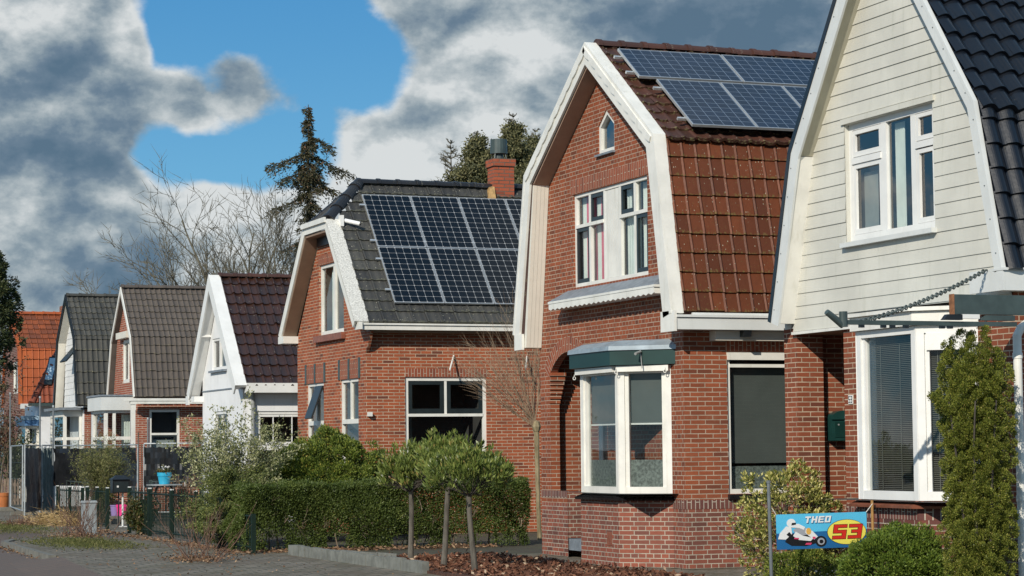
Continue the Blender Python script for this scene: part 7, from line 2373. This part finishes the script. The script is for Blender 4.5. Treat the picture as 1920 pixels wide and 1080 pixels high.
def pots():
    Y = 53.2
    xm, zt = fy(Y, 308, 886); _, zb = fy(Y, 308, 908)
    rt = (fy(Y, 321, 890)[0] - fy(Y, 295, 890)[0]) / 2
    t = thing('garden_table', 'small round garden table with ornate black legs behind the green fence', 'table', (xm, Y, 0))
    mb = MB(); mb.lathe([(.001, zb), (.42, zb), (.42, zb - .025), (.001, zb - .025)], (xm, Y, 0), 24); mb.build('tabletop', M['steel'], t)
    for k in range(4):
        a = k * math.pi / 2 + .5
        mb = MB(); pts = []
        for i in range(12):
            s = i / 11; r = .10 + .20 * abs(math.sin(s * math.pi * 1.5 + .5)); pts.append((xm + r * math.cos(a), Y + r * math.sin(a), (zb - .03) * (1 - s)))
        mb.tube(pts, .013, 6); mb.build('leg', M['black'], t)
    t = thing('blue_pot', 'bright blue flower pot with a white flowering plant on the garden table', 'flower pot', (xm, Y, zb))
    h = zt - zb
    mb = MB(); mb.lathe([(.001, zb + .002), (rt * .72, zb + .002), (rt * .92, zb + h * .70), (rt * 1.0, zb + h * .70), (rt * 1.03, zb + h), (rt * .9, zb + h), (rt * .8, zb + h * .8), (.001, zb + h * .8)], (xm, Y, 0), 20); mb.build('pot', M['pot_blue'], t, smooth=False)
    mb = MB(); mb.tube([(xm + rt * .95, Y - .12, zb + h * .8), (xm + rt * .3, Y - rt * 1.02, zb + h * .45), (xm - rt * .2, Y - rt * 1.0, zb + h * .62)], .008, 5); mb.build('handle', M['pot_blue'], t)
    rng = np.random.default_rng(3); n = 260
    P = np.stack([xm + rng.normal(size=n) * rt * .5, Y + rng.normal(size=n) * rt * .4, zb + h * .85 + np.abs(rng.normal(size=n)) * .07], 1)
    leaves('plant', 'ivy', P, rng.normal(size=(n, 3)) + [0, 0, .7], rng.uniform(.05, .09, n), .03, t, 3)
    P = np.stack([xm + rng.normal(size=24) * rt * .4, Y - .05 + rng.normal(size=24) * rt * .3, zb + h + .08 + rng.random(24) * .06], 1)
    leaves('flower', 'petal', P, rng.normal(size=(24, 3)) + [0, -.5, .6], .05, .045, t, 4)
    Y = 52.6
    xm, zt = fy(Y, 228, 946); _, zb = fy(Y, 228, 968); r = (fy(Y, 240, 950)[0] - fy(Y, 217, 950)[0]) / 2
    t = thing('pink_bucket', 'bright pink plastic bucket on the ground behind the mailbox post', 'bucket', (xm + .02, Y, 0))
    zb = 0 + .0
    mb = MB(); mb.lathe([(.001, zt - .26), (r * .8, zt - .26), (r * .97, zt - .06), (r * 1.04, zt - .06), (r * 1.06, zt), (r * .97, zt), (r * .8, zt - .22), (.001, zt - .22)], (xm + .02, Y, 0), 20); mb.build('bucket', M['pot_pink'], t)
    mb = MB(); mb.tube([(xm + .02 + r * 1.05 * math.cos(a), Y - .02 - r * .5 * math.sin(a), zt - .03 - .10 * math.sin(a)) for a in [i * math.pi / 10 for i in range(11)]], .006, 5); mb.build('handle', M['pot_pink'], t)
    b = thing('stone_block', 'low grey stone block carrying the pink bucket', 'block', (xm, Y, 0))
    mb = MB(); mb.box(xm - .32, xm + .32, Y - .2, Y + .22, -.02, zt - .262); mb.build('block', M['kerb'], b)
    mb = MB(); mb.box(xm - .34, xm - .10, Y - .3, Y - .21, -.02, .12); mb.build('step', M['kerb'], b)
    t = thing('purple_bucket', 'purple plastic bucket half behind the pink one', 'bucket', (xm - r * .85, Y + .16, zt - .26))
    mb = MB(); mb.lathe([(.001, zt - .26), (r * .7, zt - .26), (r * .85, zt - .02), (r * .8, zt - .02), (.001, zt - .2)], (xm - r * .75, Y + .18, 0), 16); mb.build('bucket', M['pot_purple'], t)
    mb = MB(); mb.lathe([(r * .86, zt - .04), (r * .92, zt - .035), (r * .92, zt - .01), (r * .86, zt - .01)], (xm - r * .75, Y + .18, 0), 16); mb.build('rim', M['pot_purple'], t)
    # terracotta planter and picket fence at the far left
    Y = 69
    xm, zt = fy(Y, 6, 924); r = (fy(Y, 18, 930)[0] - fy(Y, 6, 930)[0])
    t = thing('terracotta_planter', 'large orange terracotta planter at the left edge before the picket fence', 'planter', (xm, Y, 0))
    mb = MB(); mb.lathe([(.001, 0), (r * .8, 0), (r, zt * .8), (r * 1.06, zt * .8), (r * 1.06, zt), (r * .95, zt), (r * .9, zt * .9), (.001, zt * .9)], (xm, Y, 0), 24); mb.build('pot', M['terracotta'], t)
    mb = MB(); mb.lathe([(.001, zt * .905), (r * .9, zt * .91)], (xm, Y, 0), 20); mb.build('soil', M['earth'], t)
    Y = 72.5
    x0 = fy(Y, -30, 900)[0]; x1 = fy(Y, 44, 900)[0]
    t = thing('picket_fence', 'weathered brown wooden picket fence at the far left', 'fence', (x0, Y, 0))
    mb = MB(); n = 12; h = fy(Y, 10, 897)[1]
    for i in range(n):
        x = x0 + (x1 - x0) * i / n; mb.box(x, x + (x1 - x0) / n * .62, Y - .02, Y, .05, h - .02 * (i % 3 == 0))
    mb.build('pickets', M['picket'], t)
    mb = MB(); mb.box(x0, x1, Y + .002, Y + .05, h * .72, h * .82); mb.build('rail', M['picket'], t)
    mb = MB(); mb.box(x0, x1, Y + .002, Y + .05, h * .18, h * .28); mb.build('rail', M['picket'], t)


M['pot_blue'] = plain('sky blue plastic', (.030, .36, .56), .4, .08, 4.0)
M['pot_pink'] = plain('pink plastic', (.78, .045, .24), .4, .08, 4.0)
M['pot_purple'] = plain('purple plastic', (.24, .18, .38), .4, .08, 4.0)
M['terracotta'] = plain('terracotta', (.40, .13, .035), .7, .15, 5.0)
M['picket'] = plain('weathered wood', (.24, .18, .135), .85, .25, 8.0)
M['petal'] = leaf_mat('white petals', [(0, (.6, .6, .6)), (1, (.8, .78, .8))], .6, .2)
pots()
stem_shrub('wall_shrub', 'small tangled brown shrub at the foot of the brick house corner', 'shrub', (fz(268, 968)[0], 53.9, 0), 26, 1.1, .35, 'dryleaf', .07, .4, 73, 700, bark='twig_tan', lw=.010)
stem_shrub('ivy_bush', 'low bronze green bush by the mailbox at the fence end', 'bush', (9.62, 45.3, 0), 40, .62, .40, 'ivy', .07, .5, 74, 5000, lw=.006, from_h=.05)
